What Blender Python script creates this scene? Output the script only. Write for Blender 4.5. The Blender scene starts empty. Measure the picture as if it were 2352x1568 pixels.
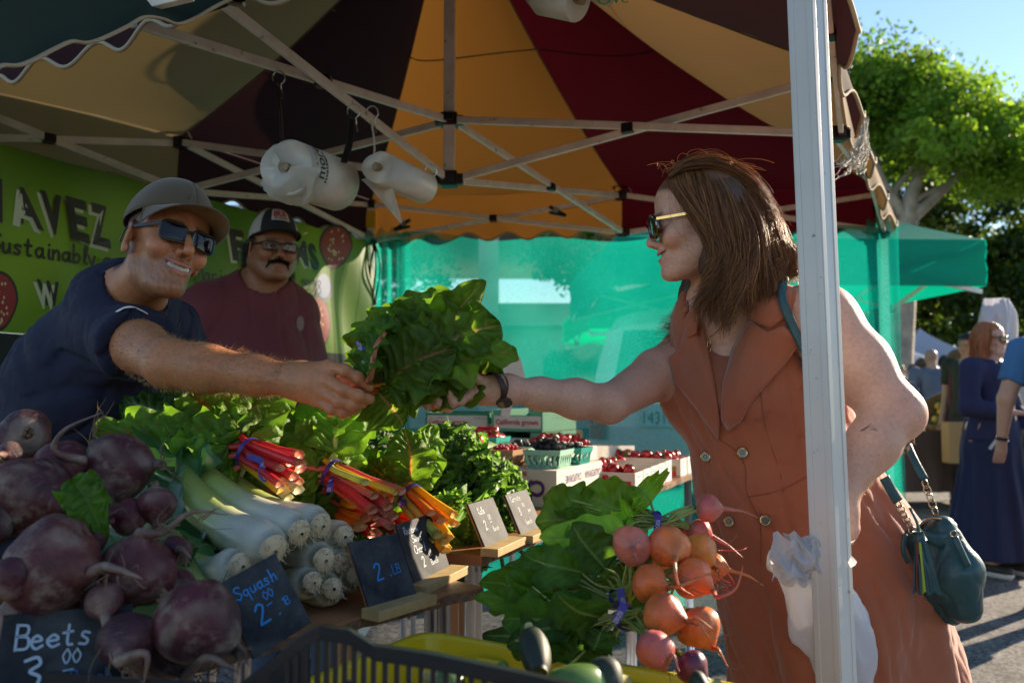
import bpy, math, random
import numpy as np
from mathutils import Vector, Matrix
R = math.radians
random.seed(7); rng = np.random.default_rng(7)
scn = bpy.context.scene

# ---------------------------------------------------------------- camera, light, exposure
F = 850.0; PITCH = R(3.3); CAMZ = 1.2
cd = bpy.data.cameras.new('camera'); cam = bpy.data.objects.new('camera', cd); scn.collection.objects.link(cam)
cam.location = (0, 0, CAMZ); cam.rotation_euler = (R(90) + PITCH, 0, 0)
cd.sensor_width = 36; cd.lens = 36 * F / 1024; cd.clip_start = .05; cd.clip_end = 1500
cd.dof.use_dof = True; cd.dof.focus_distance = 1.62; cd.dof.aperture_fstop = 4.5
scn.camera = cam
AZ, EL = R(37), R(20)
SUN = Vector((math.cos(EL)*math.cos(AZ), math.cos(EL)*math.sin(AZ), math.sin(EL)))
w = bpy.data.worlds.new('World'); scn.world = w; w.use_nodes = True
nt = w.node_tree; bg = nt.nodes['Background']
sky = nt.nodes.new('ShaderNodeTexSky'); sky.sky_type = 'NISHITA'; sky.sun_disc = False
sky.sun_elevation = EL; sky.sun_rotation = math.atan2(SUN.x, SUN.y)
sky.air_density = 1.0; sky.dust_density = .05; sky.ozone_density = 3.0
wt = nt.nodes.new('ShaderNodeVectorMath'); wt.operation = 'MULTIPLY'; wt.inputs[1].default_value = (1.06, .98, .93); nt.links.new(sky.outputs[0], wt.inputs[0]); nt.links.new(wt.outputs[0], bg.inputs[0]); bg.inputs[1].default_value = .095
sd = bpy.data.lights.new('sun', 'SUN'); sun = bpy.data.objects.new('sun', sd); scn.collection.objects.link(sun)
sd.energy = 5.0; sd.angle = R(.55); sd.color = (1, .82, .60)
sun.location = (20, 8, 12); sun.rotation_euler = SUN.to_track_quat('Z', 'Y').to_euler()
vs = scn.view_settings; vs.view_transform = 'Standard'; vs.look = 'None'; vs.gamma = 1; vs.exposure = 1.38
vs.use_curve_mapping = False
cy = scn.cycles; cy.max_bounces = 10; cy.diffuse_bounces = 4; cy.transmission_bounces = 6; cy.transparent_max_bounces = 16
cy.caustics_reflective = False; cy.caustics_refractive = False; cy.sample_clamp_indirect = 6
try: cy.use_denoising = True
except Exception: pass

# ---------------------------------------------------------------- helpers
K = 2352 / 1024
def D(u, v, Y):
    "a point seen at (u, v) of the 2352-wide picture, Y metres in front of the camera"
    xc = (u / K - 512) / F; yc = (341 - v / K) / F
    d = np.array([xc, math.cos(PITCH) - yc*math.sin(PITCH), math.sin(PITCH) + yc*math.cos(PITCH)])
    return np.array([0, 0, CAMZ]) + d * (Y / d[1])
def DZ(u, v, z):
    "same ray cut at height z"
    p = D(u, v, 1.0) - np.array([0, 0, CAMZ]); return np.array([0, 0, CAMZ]) + p * ((z - CAMZ) / p[2])
V = lambda *a: np.array(a, float)
def nrm(a): a = np.asarray(a, float); return a / (np.linalg.norm(a) + 1e-12)
def lerp(a, b, t): return a + (b - a) * t
def sm(a, b, x): t = np.clip((x - a) / (b - a), 0, 1); return t * t * (3 - 2*t)
_ph = rng.uniform(0, 6.28, (40,)); _dr = rng.normal(size=(40, 3)); _dr /= np.linalg.norm(_dr, axis=1)[:, None]
def wob(P, f, n=6, s=0):
    "smooth pseudo noise in about -1..1"
    P = np.asarray(P, float); r = np.zeros(P.shape[:-1])
    for i in range(n):
        k = (i + s*5) % 40; ff = f * (1 + .37 * i)
        r += np.sin(P @ _dr[k] * ff + _ph[k] + 1.3*np.sin(P @ _dr[(k+9) % 40] * ff * .6 + _ph[(k+3) % 40])) / (1 + .25*i)
    return r / (n * .55)

class G:
    "geometry buffer"
    def __init__(s): s.v = []; s.f = []; s.c = []; s.n = 0
    def add(s, v, f, c=None):
        v = np.asarray(v, float).reshape(-1, 3)
        for q in (f if isinstance(f, list) and len(f) and isinstance(f[0], np.ndarray) and f[0].ndim == 2 else [f]):
            if isinstance(q, np.ndarray): s.f.append(q + s.n)
            else:
                for p in q: s.f.append(np.array([p]) + s.n)
        if c is None: c = np.ones((len(v), 3)) * .8
        c = np.asarray(c, float)
        if c.ndim == 1: c = np.tile(c, (len(v), 1))
        s.c.append(c); s.v.append(v); s.n += len(v); return s
    def box(s, c, size, ax=None, col=None):
        h = np.asarray(size, float) / 2
        p = np.array([[x, y, z] for x in (-1, 1) for y in (-1, 1) for z in (-1, 1)]) * h
        if ax is not None: p = p @ np.array(ax)
        f = np.array([[0, 1, 3, 2], [4, 6, 7, 5], [0, 4, 5, 1], [2, 3, 7, 6], [0, 2, 6, 4], [1, 5, 7, 3]])
        return s.add(p + np.asarray(c), f, col)
    def bar(s, a, b, w, h, up=(0, 0, 1), col=None):
        a = np.asarray(a, float); b = np.asarray(b, float); d = nrm(b - a); x = nrm(np.cross(d, up)); u = np.cross(x, d)
        return s.box((a + b) / 2, (np.linalg.norm(b - a), w, h), [d, x, u], col)
    def grid(s, P, col=None, closed_u=False, closed_v=False):
        P = np.asarray(P, float); nu, nv = P.shape[:2]; idx = np.arange(nu * nv).reshape(nu, nv)
        if closed_u: idx = np.vstack([idx, idx[:1]])
        if closed_v: idx = np.hstack([idx, idx[:, :1]])
        f = np.stack([idx[:-1, :-1], idx[1:, :-1], idx[1:, 1:], idx[:-1, 1:]], -1).reshape(-1, 4)
        if col is not None:
            col = np.asarray(col, float)
            if col.ndim == 3: col = col.reshape(-1, 3)
        return s.add(P.reshape(-1, 3), f, col)
    def tube(s, pts, rad, n=8, col=None, caps=True, flat=1.0, up=None, sec=None):
        pts = np.asarray(pts, float); m = len(pts); rad = np.broadcast_to(np.asarray(rad, float), (m,))
        t = np.gradient(pts, axis=0); t /= np.linalg.norm(t, axis=1)[:, None] + 1e-12
        u = np.asarray(up, float) if up is not None else (V(0, 0, 1) if abs(t[0][2]) < .9 else V(1, 0, 0))
        rings = []; a = np.arange(n) / n * 2 * math.pi
        for i in range(m):
            x = np.cross(t[i], u); x = nrm(x) if np.linalg.norm(x) > 1e-6 else V(1, 0, 0); u2 = np.cross(x, t[i])
            if up is None: u = u2
            rr = rad[i] if sec is None else rad[i] * sec(i / (m - 1), a)[:, None]
            rings.append(pts[i] + rr * (np.cos(a)[:, None] * x + flat * np.sin(a)[:, None] * u2))
        P = np.array(rings)
        c = None
        if col is not None:
            c = np.asarray(col, float)
            if c.ndim == 2: c = np.repeat(c, n, 0)
        s.grid(P, c, closed_v=True)
        if caps:
            for k, o in ((0, -1), (m - 1, 1)):
                ring = np.arange(n) + s.n - m * n + k * n
                s.f.append(ring[None, :: (1 if o > 0 else -1)])
        return s
    def merge(s, g, M=None, t=None):
        for v, c in zip(g.v, g.c):
            s.v.append((v @ np.array(M).T if M is not None else v) + (t if t is not None else 0)); s.c.append(c)
        for f in g.f: s.f.append(f + s.n)
        s.n += g.n; return s

WL = {}
def _mesh(name, g, mat, org, smooth):
    v = np.vstack(g.v) - org; c = np.vstack(g.c)
    me = bpy.data.meshes.new(name); me.vertices.add(len(v)); me.vertices.foreach_set('co', v.astype(np.float32).ravel())
    li = np.concatenate([f.ravel() for f in g.f]); tot = np.concatenate([np.full(len(f), f.shape[1]) for f in g.f])
    st = np.concatenate([[0], np.cumsum(tot)[:-1]])
    me.loops.add(len(li)); me.loops.foreach_set('vertex_index', li.astype(np.int32))
    me.polygons.add(len(tot)); me.polygons.foreach_set('loop_start', st.astype(np.int32))
    try: me.polygons.foreach_set('loop_total', tot.astype(np.int32))
    except Exception: pass
    me.polygons.foreach_set('use_smooth', np.full(len(tot), smooth))
    at = me.color_attributes.new('Col', 'FLOAT_COLOR', 'POINT')
    at.data.foreach_set('color', np.hstack([c, np.ones((len(c), 1))]).astype(np.float32).ravel())
    me.update(calc_edges=True); me.validate()
    if mat: me.materials.append(mat)
    return me
def mk(name, g, mat, parent=None, smooth=False, label=None, cat=None, group=None, kind=None, org=None, bevel=0):
    "link a buffer as one mesh object; vertices are given in world space"
    o0 = WL[parent.name] if parent is not None else (np.asarray(org, float) if org is not None else np.vstack(g.v).mean(0) * V(1, 1, 0) + V(0, 0, np.vstack(g.v)[:, 2].min()))
    ob = bpy.data.objects.new(name, _mesh(name, g, mat, o0, smooth)); scn.collection.objects.link(ob)
    WL[ob.name] = o0
    if parent is not None: ob.parent = parent
    else: ob.location = o0
    for k, x in (('label', label), ('category', cat), ('group', group), ('kind', kind)):
        if x: ob[k] = x
    if bevel:
        b = ob.modifiers.new('bevel', 'BEVEL'); b.width = bevel; b.segments = 2; b.limit_method = 'ANGLE'; b.angle_limit = R(40)
    return ob
def thing(name, label, cat, loc, group=None):
    e = bpy.data.objects.new(name, None); scn.collection.objects.link(e); e.location = tuple(loc); e.empty_display_size = .1
    e['label'] = label; e['category'] = cat
    if group: e['group'] = group
    WL[e.name] = np.asarray(loc, float); return e
def copy_tree(o, loc=None, rot=None, scale=None, label=None, group=None, parent=None):
    c = o.copy(); scn.collection.objects.link(c); c.parent = parent
    if parent is None:
        if loc is not None: c.location = tuple(loc)
        if rot is not None: c.rotation_euler = tuple(rot)
        if scale is not None: c.scale = (scale,)*3 if np.isscalar(scale) else tuple(scale)
        if label: c['label'] = label
        if group: c['group'] = group
    for ch in list(o.children): copy_tree(ch, parent=c)
    return c

# ---------------------------------------------------------------- materials
def mat(name, col=(.8, .8, .8), rough=.6, attr=False, var=0, vscale=8, bump=0, bscale=60, spec=.5, metal=0, trans=0, tcol=None,
        sss=0, sub=(1, .35, .2), coat=0, sheen=0, alpha=1, bdist=.002, noise2=None, tmul=1.0, detail=6, emit=0):
    m = bpy.data.materials.new(name); m.use_nodes = True; t = m.node_tree; N = t.nodes; L = t.links
    b = N['Principled BSDF']; out = N['Material Output']
    b.inputs['Roughness'].default_value = rough; b.inputs['Metallic'].default_value = metal
    b.inputs['Specular IOR Level'].default_value = spec
    if coat: b.inputs['Coat Weight'].default_value = coat; b.inputs['Coat Roughness'].default_value = .15
    if sheen: b.inputs['Sheen Weight'].default_value = sheen; b.inputs['Sheen Roughness'].default_value = .5
    if attr:
        a = N.new('ShaderNodeAttribute'); a.attribute_name = 'Col'; c = a.outputs['Color']
    else:
        r = N.new('ShaderNodeRGB'); r.outputs[0].default_value = (*col, 1); c = r.outputs[0]
    tc = N.new('ShaderNodeTexCoord'); co = tc.outputs['Object']
    if var:
        n = N.new('ShaderNodeTexNoise'); n.inputs['Scale'].default_value = vscale; n.inputs['Detail'].default_value = detail; L.new(co, n.inputs['Vector'])
        mr = N.new('ShaderNodeMapRange'); mr.inputs[1].default_value = .3; mr.inputs[2].default_value = .7
        mr.inputs[3].default_value = 1 - var; mr.inputs[4].default_value = 1 + var; L.new(n.outputs[0], mr.inputs[0])
        mx = N.new('ShaderNodeVectorMath'); mx.operation = 'SCALE'; L.new(c, mx.inputs[0]); L.new(mr.outputs[0], mx.inputs['Scale']); c = mx.outputs[0]
    if noise2:   # (colour, scale, threshold, softness): patches of another colour
        n = N.new('ShaderNodeTexNoise'); n.inputs['Scale'].default_value = noise2[1]; n.inputs['Detail'].default_value = 8; n.inputs['Roughness'].default_value = .65; L.new(co, n.inputs['Vector'])
        mr = N.new('ShaderNodeMapRange'); mr.inputs[1].default_value = noise2[2]; mr.inputs[2].default_value = noise2[2] + noise2[3]; L.new(n.outputs[0], mr.inputs[0])
        mm = N.new('ShaderNodeMix'); mm.data_type = 'RGBA'; L.new(mr.outputs[0], mm.inputs[0]); L.new(c, mm.inputs[6]); mm.inputs[7].default_value = (*noise2[0], 1); c = mm.outputs[2]
    L.new(c, b.inputs['Base Color'])
    if sss: b.inputs['Subsurface Weight'].default_value = sss; b.inputs['Subsurface Radius'].default_value = sub; b.inputs['Subsurface Scale'].default_value = .006
    if bump:
        n = N.new('ShaderNodeTexNoise'); n.inputs['Scale'].default_value = bscale; n.inputs['Detail'].default_value = 5; L.new(co, n.inputs['Vector'])
        bp = N.new('ShaderNodeBump'); bp.inputs['Strength'].default_value = bump; bp.inputs['Distance'].default_value = bdist
        L.new(n.outputs[0], bp.inputs['Height']); L.new(bp.outputs[0], b.inputs['Normal'])
    sh = b.outputs[0]
    if trans:
        tr = N.new('ShaderNodeBsdfTranslucent')
        if tcol: tr.inputs[0].default_value = (*tcol, 1)
        else:
            mx = N.new('ShaderNodeVectorMath'); mx.operation = 'SCALE'; L.new(c, mx.inputs[0]); mx.inputs['Scale'].default_value = tmul; L.new(mx.outputs[0], tr.inputs[0])
        ms = N.new('ShaderNodeMixShader'); ms.inputs[0].default_value = trans; L.new(sh, ms.inputs[1]); L.new(tr.outputs[0], ms.inputs[2]); sh = ms.outputs[0]
    if alpha < 1:
        tp = N.new('ShaderNodeBsdfTransparent'); ms = N.new('ShaderNodeMixShader'); ms.inputs[0].default_value = alpha
        L.new(tp.outputs[0], ms.inputs[1]); L.new(sh, ms.inputs[2]); sh = ms.outputs[0]
    L.new(sh, out.inputs['Surface'])
    return m

def smooth_poly(pts, n=6):
    "Catmull-Rom through the points"
    p = np.asarray(pts, float)
    if len(p) < 3: return p
    q = np.vstack([2*p[0] - p[1], p, 2*p[-1] - p[-2]]); out = []
    for i in range(1, len(q) - 2):
        for t in np.arange(n) / n:
            out.append(.5 * ((2*q[i]) + (-q[i-1] + q[i+1])*t + (2*q[i-1] - 5*q[i] + 4*q[i+1] - q[i+2])*t*t + (-q[i-1] + 3*q[i] - 3*q[i+1] + q[i+2])*t**3))
    out.append(q[-2]); return np.array(out)

# handwriting: strokes on a 0..6 by 0..10 cell (x height 5, descenders below 0)
GL = {
 'A': ['0,0 3,10 6,0', '1.3,3.5 4.8,3.5'], 'B': ['1,0 1,10', '1,10 5,9.5 5,6 1,5.3 5.6,4.6 5.4,.4 1,0'], 'C': ['6,8.5 3.5,10 .5,6.5 .8,2 3.5,0 6,1.5'],
 'K': ['1,0 1,10', '5.5,10 1,4.8 6,0'], 'L': ['1,10 1,0 5.5,0'], 'R': ['1,0 1,10', '.5,9.6 5,10 5.2,6 1,5 6,0'], 'S': ['5.8,8.8 3,10 .8,7.8 3,5.3 5.5,3 3.2,0 .2,1.3'],
 'M': ['0,0 .8,10 3,3.5 5.4,10 6.4,0'], 'a': ['4.4,4.2 2.5,5 .6,2.8 2,0 4.3,2 4.5,5', '4.5,5 4.6,.8 5.6,.3'], 'b': ['1,10 1,0', '1,3 3.2,5 5,2.8 3.2,0 1,.8'],
 'c': ['4.8,4.2 2.6,5 .7,2.4 2.6,0 5.2,1'], 'd': ['4.5,4 2.4,5 .6,2.6 2.2,0 4.5,1.6', '4.6,10 4.6,.3'], 'e': ['.9,2.6 4.6,2.9 3,5 .7,2.8 2.6,0 5.2,1'],
 'g': ['4.4,4.2 2.4,5 .7,2.8 2.2,.4 4.4,2.2', '4.6,5 4.6,-3 2.4,-4.6 .6,-3.2'], 'h': ['1,10 1,0', '1,2.8 3,5 4.4,4 4.6,0'], 'i': ['2,5 2,.6 3,.1', '2,7.4 2.1,7.7'],
 'k': ['1,10 1,0', '4.4,5 1,2 4.8,0'], 'l': ['1.4,1 3.3,8.4 2.4,10 1.6,8 1.8,.8 3.4,.3'], 'n': ['1,5 1,0', '1,3 3,5 4.4,4 4.5,0'], 'o': ['2.8,5 .7,2.8 2.4,0 4.7,2.2 2.8,5'],
 'q': ['4.4,4.2 2.4,5 .7,2.8 2.2,.4 4.4,2.2', '4.6,5 4.6,-4.6'], 'r': ['1,5 1,0', '1,3 2.6,5 4,4.6'], 's': ['4.4,4.4 2.4,5 1.4,3.7 3.8,1.8 3,.1 .8,.5'],
 't': ['2.4,8.6 2.2,.8 4,.3', '.6,5.4 4.2,5.6'], 'u': ['1,5 1.2,.8 3,.2 4.4,2.4', '4.5,5 4.7,.4'], 'w': ['.4,5 1.6,.3 3,4 4.5,.3 5.8,5'], 'y': ['.8,5 2.6,.6', '4.8,5 2.4,-3.4 .6,-4'],
 'p': ['1,5 1,-4', '1,3 3.2,5 5,2.8 3.2,0 1,.8'], '0': ['3,9.4 .6,5 3,.2 5.4,5 3,9.4'], '1': ['1.4,7.6 3.2,9.6 3.2,0'], '2': ['.8,7.6 3,9.8 5,7.4 .6,0', '.6,0 5.6,.4'],
 '3': ['.6,8.8 3.6,9.8 4.8,7.4 2.2,5.4 5.2,3.4 3.4,.2 .4,1'], '8': ['4.8,8.4 2.6,9.8 1.2,7.6 4.6,3 3,.1 .8,2.4 4.8,8.4'], '9': ['4.6,7.6 2.8,9.6 1,7 2.8,5.2 4.7,7.6 4.2,0'],
 '.': ['2,.2 2.5,.5'], '_': ['0,1 6,1.4'], '4': ['4,0 4,9.6 .6,3.4 5.6,3.4'], '6': ['4.6,9 1.6,6 .9,2.4 2.8,.1 4.8,2.4 2.8,4.6 1,3'],
}
def write(g, text, O, X, Y, size, th, col, jit=.0, adv=.62, lift=None, flat=False):
    "strokes as thin flat ribbons from O along X (unit) with up Y (unit); size is the cap height"
    O = np.asarray(O, float); X = nrm(X); Y = nrm(Y); Nn = np.cross(X, Y); x = 0
    for ch in text:
        if ch == ' ': x += size * .4; continue
        for s in GL[ch]:
            p = np.array([[float(a) for a in q.split(',')] for q in s.split()]) / 10 * size
            p = p + rng.normal(size=p.shape) * jit * size
            p = smooth_poly(p, 5)
            W = O + (x + p[:, :1]) * X + p[:, 1:] * Y + Nn * (lift or .0006)
            t = np.gradient(W, axis=0); t /= np.linalg.norm(t, axis=1)[:, None] + 1e-12; side = np.cross(Nn, t) * th / 2
            g.grid(np.stack([W - side, W + side], 1), col)
            for e in (0, -1):   # round ends
                a = np.arange(8) / 8 * 2 * math.pi
                g.add(W[e] + Nn*1e-5 + th/2 * (np.cos(a)[:, None] * X + np.sin(a)[:, None] * Y), np.arange(8)[None], col)
        x += size * adv * (.55 if ch in 'il1.' else 1.1 if ch in 'wM' else 1)
    return x
def font_poly(text, bold=.0, shear=0, spacing=1.0):
    "text with the built-in font as triangles in the xy plane, normalised to height 1"
    cu = bpy.data.curves.new('lettering', 'FONT'); cu.body = text; cu.offset = bold; cu.shear = shear; cu.space_character = spacing; cu.resolution_u = 3
    ob = bpy.data.objects.new('lettering', cu); scn.collection.objects.link(ob)
    dg = bpy.context.evaluated_depsgraph_get(); me = ob.evaluated_get(dg).to_mesh()
    v = np.array([x.co[:] for x in me.vertices]); f = [list(p.vertices) for p in me.polygons]
    ob.evaluated_get(dg).to_mesh_clear(); bpy.data.objects.remove(ob); bpy.data.curves.remove(cu)
    return v, f
def text(g, s, O, X, Y, w, h, col, lift=.001, **kw):
    "printed lettering stretched into the w by h box at O along X and Y"
    v, f = font_poly(s, **kw); a = v.min(0); b = v.max(0)
    q = (v - a) / (b - a + 1e-9); X = nrm(X); Y = nrm(Y)
    P = np.asarray(O, float) + q[:, :1] * w * X + q[:, 1:2] * h * Y + np.cross(X, Y) * lift
    by = {}
    for p in f: by.setdefault(len(p), []).append(p)
    g.add(P, [np.array(x) for x in by.values()], col)
# ---------------------------------------------------------------- ground and sky-side setting
def ground_mat():
    m = mat('asphalt', (.085, .08, .078), .9, var=.35, vscale=3, bump=.9, bscale=190, bdist=.006)
    t = m.node_tree; N = t.nodes; L = t.links; b = N['Principled BSDF']; src = b.inputs['Base Color'].links[0].from_socket
    tc = N.new('ShaderNodeTexCoord')
    vo = N.new('ShaderNodeTexVoronoi'); vo.inputs['Scale'].default_value = 75; L.new(tc.outputs['Object'], vo.inputs['Vector'])
    mr = N.new('ShaderNodeMapRange'); mr.inputs[1].default_value = .0; mr.inputs[2].default_value = 1; mr.inputs[3].default_value = .35; mr.inputs[4].default_value = 2.6
    sx = N.new('ShaderNodeSeparateColor'); L.new(vo.outputs['Color'], sx.inputs[0]); L.new(sx.outputs[0], mr.inputs[0])
    mx = N.new('ShaderNodeVectorMath'); mx.operation = 'SCALE'; L.new(src, mx.inputs[0]); L.new(mr.outputs[0], mx.inputs['Scale']); L.new(mx.outputs[0], b.inputs['Base Color'])
    return m
g = G(); s = np.concatenate([-np.geomspace(260, 2, 26), np.linspace(-1.5, 1.5, 7), np.geomspace(2, 260, 26)])
X, Y = np.meshgrid(s, s + 2, indexing='ij'); P = np.stack([X, Y, .012*wob(np.stack([X, Y, 0*X], -1), .5)], -1); P[..., 2] -= .012
mk('ground', g.grid(P), ground_mat(), smooth=True, kind='structure', org=(0, 0, 0))

M_white = mat('painted metal', (.85, .82, .76), .38, var=.12, vscale=14, noise2=((.3, .27, .23), 30, .63, .06), spec=.5)
M_black = mat('black plastic', (.012, .012, .014), .4)
M_rope = mat('cord', (.7, .66, .58), .9)
M_steel = mat('steel', (.55, .56, .58), .28, metal=.9)

# tent geometry (z of the eave truss and of the lower truss)
ZE, ZL = 2.28, 2.07
BL, BR = V(-.82, 4.9, 0), V(2.03, 4.62, 0)
LM, BM, RM, FM = V(-1.45, 3.66, 0), V(.61, 4.66, 0), V(1.11, 2.85, 0), V(-.58, 1.86, 0)
FL, FR = V(-2.15, 2.84, 0), V(.615, 1.70, 0)
CT = D(1032, 300, 3.35) * V(1, 1, 0)
zz = lambda p, z: V(p[0], p[1], z)
PEAK = zz(CT, 3.25)
tent = thing('market_tent', 'large canopy tent of red, orange, olive and tan panels on a white folding frame', 'tent', (CT[0], CT[1], 0))

M_trim = mat('valance binding', (.40, .33, .22), .9)
def canopy_mat(name, c, tr=.55, t=None):
    c = tuple(x*.5 for x in c); m = mat(name, c, .85, var=.08, vscale=3, bump=.25, bscale=900, bdist=.0006, trans=.5, tcol=tuple(x*.42 for x in c))
    return m
panels = [  # start, end on the eave, colour
 (FL, LM, (.62, .44, .17), 'olive'), (LM, BL, (.075, .026, .030), 'maroon'), (BL, BM, (.42, .18, .032), 'orange'), (BM, BR, (.075, .002, .008), 'red'),
 (BR, RM, (.46, .26, .10), 'tan'), (RM, FR, (.13, .055, .055), 'maroon'), (FR, FM, (.5, .25, .08), 'tan'), (FM, FL, (.22, .003, .012), 'red')]
cm = {}
for a, b, c, nme in panels:
    if nme not in cm: cm[nme] = canopy_mat('canopy ' + nme, c)
    g = G(); nu, nv = 26, 14
    P = np.zeros((nu, nv, 3)); a = zz(a, ZE + .03); b = zz(b, ZE + .03)
    for i in range(nu):
        t = i / (nu - 1)
        for j in range(nv):
            u = j / (nv - 1); e = lerp(a, b, u); p = lerp(PEAK, e, t)
            p[2] -= .16 * math.sin(math.pi * t**1.2) * (.35 + .65*math.sin(math.pi*u)**.7)
            P[i, j] = p
    P[..., 2] += .006 * wob(P, 7, 4) * np.linspace(0, 1, nu)[:, None]
    g.grid(P)
    mk('canopy', g, cm[nme], tent, smooth=True)
    # valance hanging from the eave, scalloped hem
    g = G(); nv = 96; L_ = np.linalg.norm(b - a); out = nrm(V((b - a)[1], -(b - a)[0], 0)); out *= 1 if out @ (lerp(a, b, .5) - PEAK) > 0 else -1
    P = np.zeros((8, nv, 3)); side_r = nme == 'tan' and abs(a[0] - BR[0]) < .01 or (nme == 'maroon' and abs(b[0] - FR[0]) < .01)
    for j in range(nv):
        u = j / (nv - 1); e = lerp(a, b, u); ln = .24 + .022 * math.cos(u * L_ / .23 * 2*math.pi)
        for i in range(8):
            t = i / 7; P[i, j] = e + V(0, 0, .006) + out * (.004 + .05*t*(1 + .6*math.sin(u*L_*9)) * (1 if side_r else .4)) - V(0, 0, ln * t)
    g.grid(P); mk('valance', g, cm[nme], tent, smooth=True)
    g = G(); g.tube(P[-1] + out*.002, .006, 5, (.75, .68, .55)); mk('valance_trim', g, M_trim, tent, smooth=True)
# seams of the panels
g = G()
for a, *_ in panels:
    e = zz(a, ZE + .03); t = np.linspace(0, 1, 26)[:, None]; p = PEAK + (e - PEAK)*t; p[:, 2] -= (.16*.35*np.sin(np.pi*t**1.2) + .004)[:, 0]
    g.tube(p, .004, 4)
p = []
for a, *_ in panels[1:6]:
    e = zz(a, ZE + .03); q = lerp(PEAK, e, .42); q[2] -= .06; p.append(q)
g.tube(smooth_poly(p, 8), .004, 4)
mk('seam', g, mat('seam', (.16, .13, .06), .9), tent, smooth=True)

def scissor(a, b, z0a, z1a, z0b, z1b, w=.028, h=.016, j=.5):
    "two crossing flat bars between the posts a and b, pivot in the middle"
    n = nrm(np.cross(b - a, (0, 0, 1))) * .011
    for s_, za, zb in ((1, z1a, z0b), (-1, z0a, z1b)):
        g = G(); g.bar(zz(a, za) + n*s_, zz(b, zb) + n*s_, h, w); mk('truss_bar', g, M_white, tent, bevel=.002)
    g = G(); c = zz(lerp(a, b, j), (z1a + z0b + z0a + z1b) / 4); g.bar(c - nrm(b-a)*.022, c + nrm(b-a)*.022, .045, .036); g.tube([c - n*2.3, c + n*2.3], .007, 10)
    mk('pivot', g, M_black, tent, bevel=.003)
def hub(p, s=.03, hh=.05):
    g = G(); g.box(p, (s*1.6, s*1.6, hh)); g.box(p, (s*2.7, s*.9, hh*.7)); g.box(p + V(0, 0, .002), (s*.9, s*2.7, hh*.68))
    mk('connector', g, M_black, tent, bevel=.004)
for a, m_, b in ((FL, LM, BL), (BL, BM, BR), (BR, RM, FR)):
    scissor(a, m_, ZL, ZE, ZL, ZE); scissor(m_, b, ZL, ZE, ZL, ZE)
for c in (LM, BM, RM): hub(zz(c, ZE)); hub(zz(c, ZL))
hub(zz(BL, ZE)); hub(zz(BL, ZL - .02)); hub(zz(BR, ZE)); hub(zz(BR, ZL - .02))
for c in (LM, BM, RM): scissor(CT, c, ZL - .03, ZE, ZL, ZE)
fA, fB = D(300, 49, 2.05), D(492, -8, 2.05)
for z, e in ((ZE, fA), (ZL - .03, fB)):
    g = G(); g.bar(zz(CT, z), e, .016, .028); mk('truss_bar', g, M_white, tent, bevel=.002)
g = G(); c = D(743, 187, 2.62); g.box(c, (.05, .04, .036)); mk('pivot', g, M_black, tent, bevel=.003)
g = G(); g.box(zz(CT, (ZL + 3.2)/2), (.045, .045, 3.2 - ZL)); mk('centre_pole', g, M_white, tent, bevel=.003)
hub(zz(CT, ZE), .042, .05); hub(zz(CT, ZL - .03), .042, .06)
for c in (BL, BR, FL, FR):
    g = G(); g.box(zz(c, ZE/2 + .005), (.045, .045, ZE - .01)); g.box(zz(c, .008), (.1, .1, .012)); mk('leg', g, M_white, tent, bevel=.003)
# yellow warning sleeve on the corner leg
for c in (BL, BR):
    g = G(); g.box(zz(c, 2.19), (.052, .052, .1)); mk('warning_label', g, mat('yellow label', (.75, .5, .02), .5), tent)
# velcro tabs
for c, k in ((LM, -1), (BM, 1), (RM, 1)):
    g = G(); q = zz(c, ZE + .03); g.tube(smooth_poly([q + V(-.04, 0, -.03), q + V(-.03, 0, .02), q + V(.02, 0, .03), q + V(.05, -.01, -.01)]), .012, 6, flat=.25)
    mk('velcro_tab', g, M_rope, tent, smooth=True)

# torn threads of the valance on the open side
g = G()
for k in range(34):
    a = D(1990 + rng.uniform(-8, 8), 270 + rng.uniform(0, 60), 2.75); n = 7
    e = (D(1925, 385, 2.6) if k % 2 else D(1975, 372, 2.6)) + rng.normal(size=3) * .02
    p = np.array([lerp(a, e, t) + V(0, 0, -.03*math.sin(math.pi*t)) + rng.normal(size=3)*.006 for t in np.linspace(0, 1, n)])
    g.tube(smooth_poly(p, 3), .0016, 3)
mk('frayed_thread', g, M_rope, tent, smooth=True)

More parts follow.
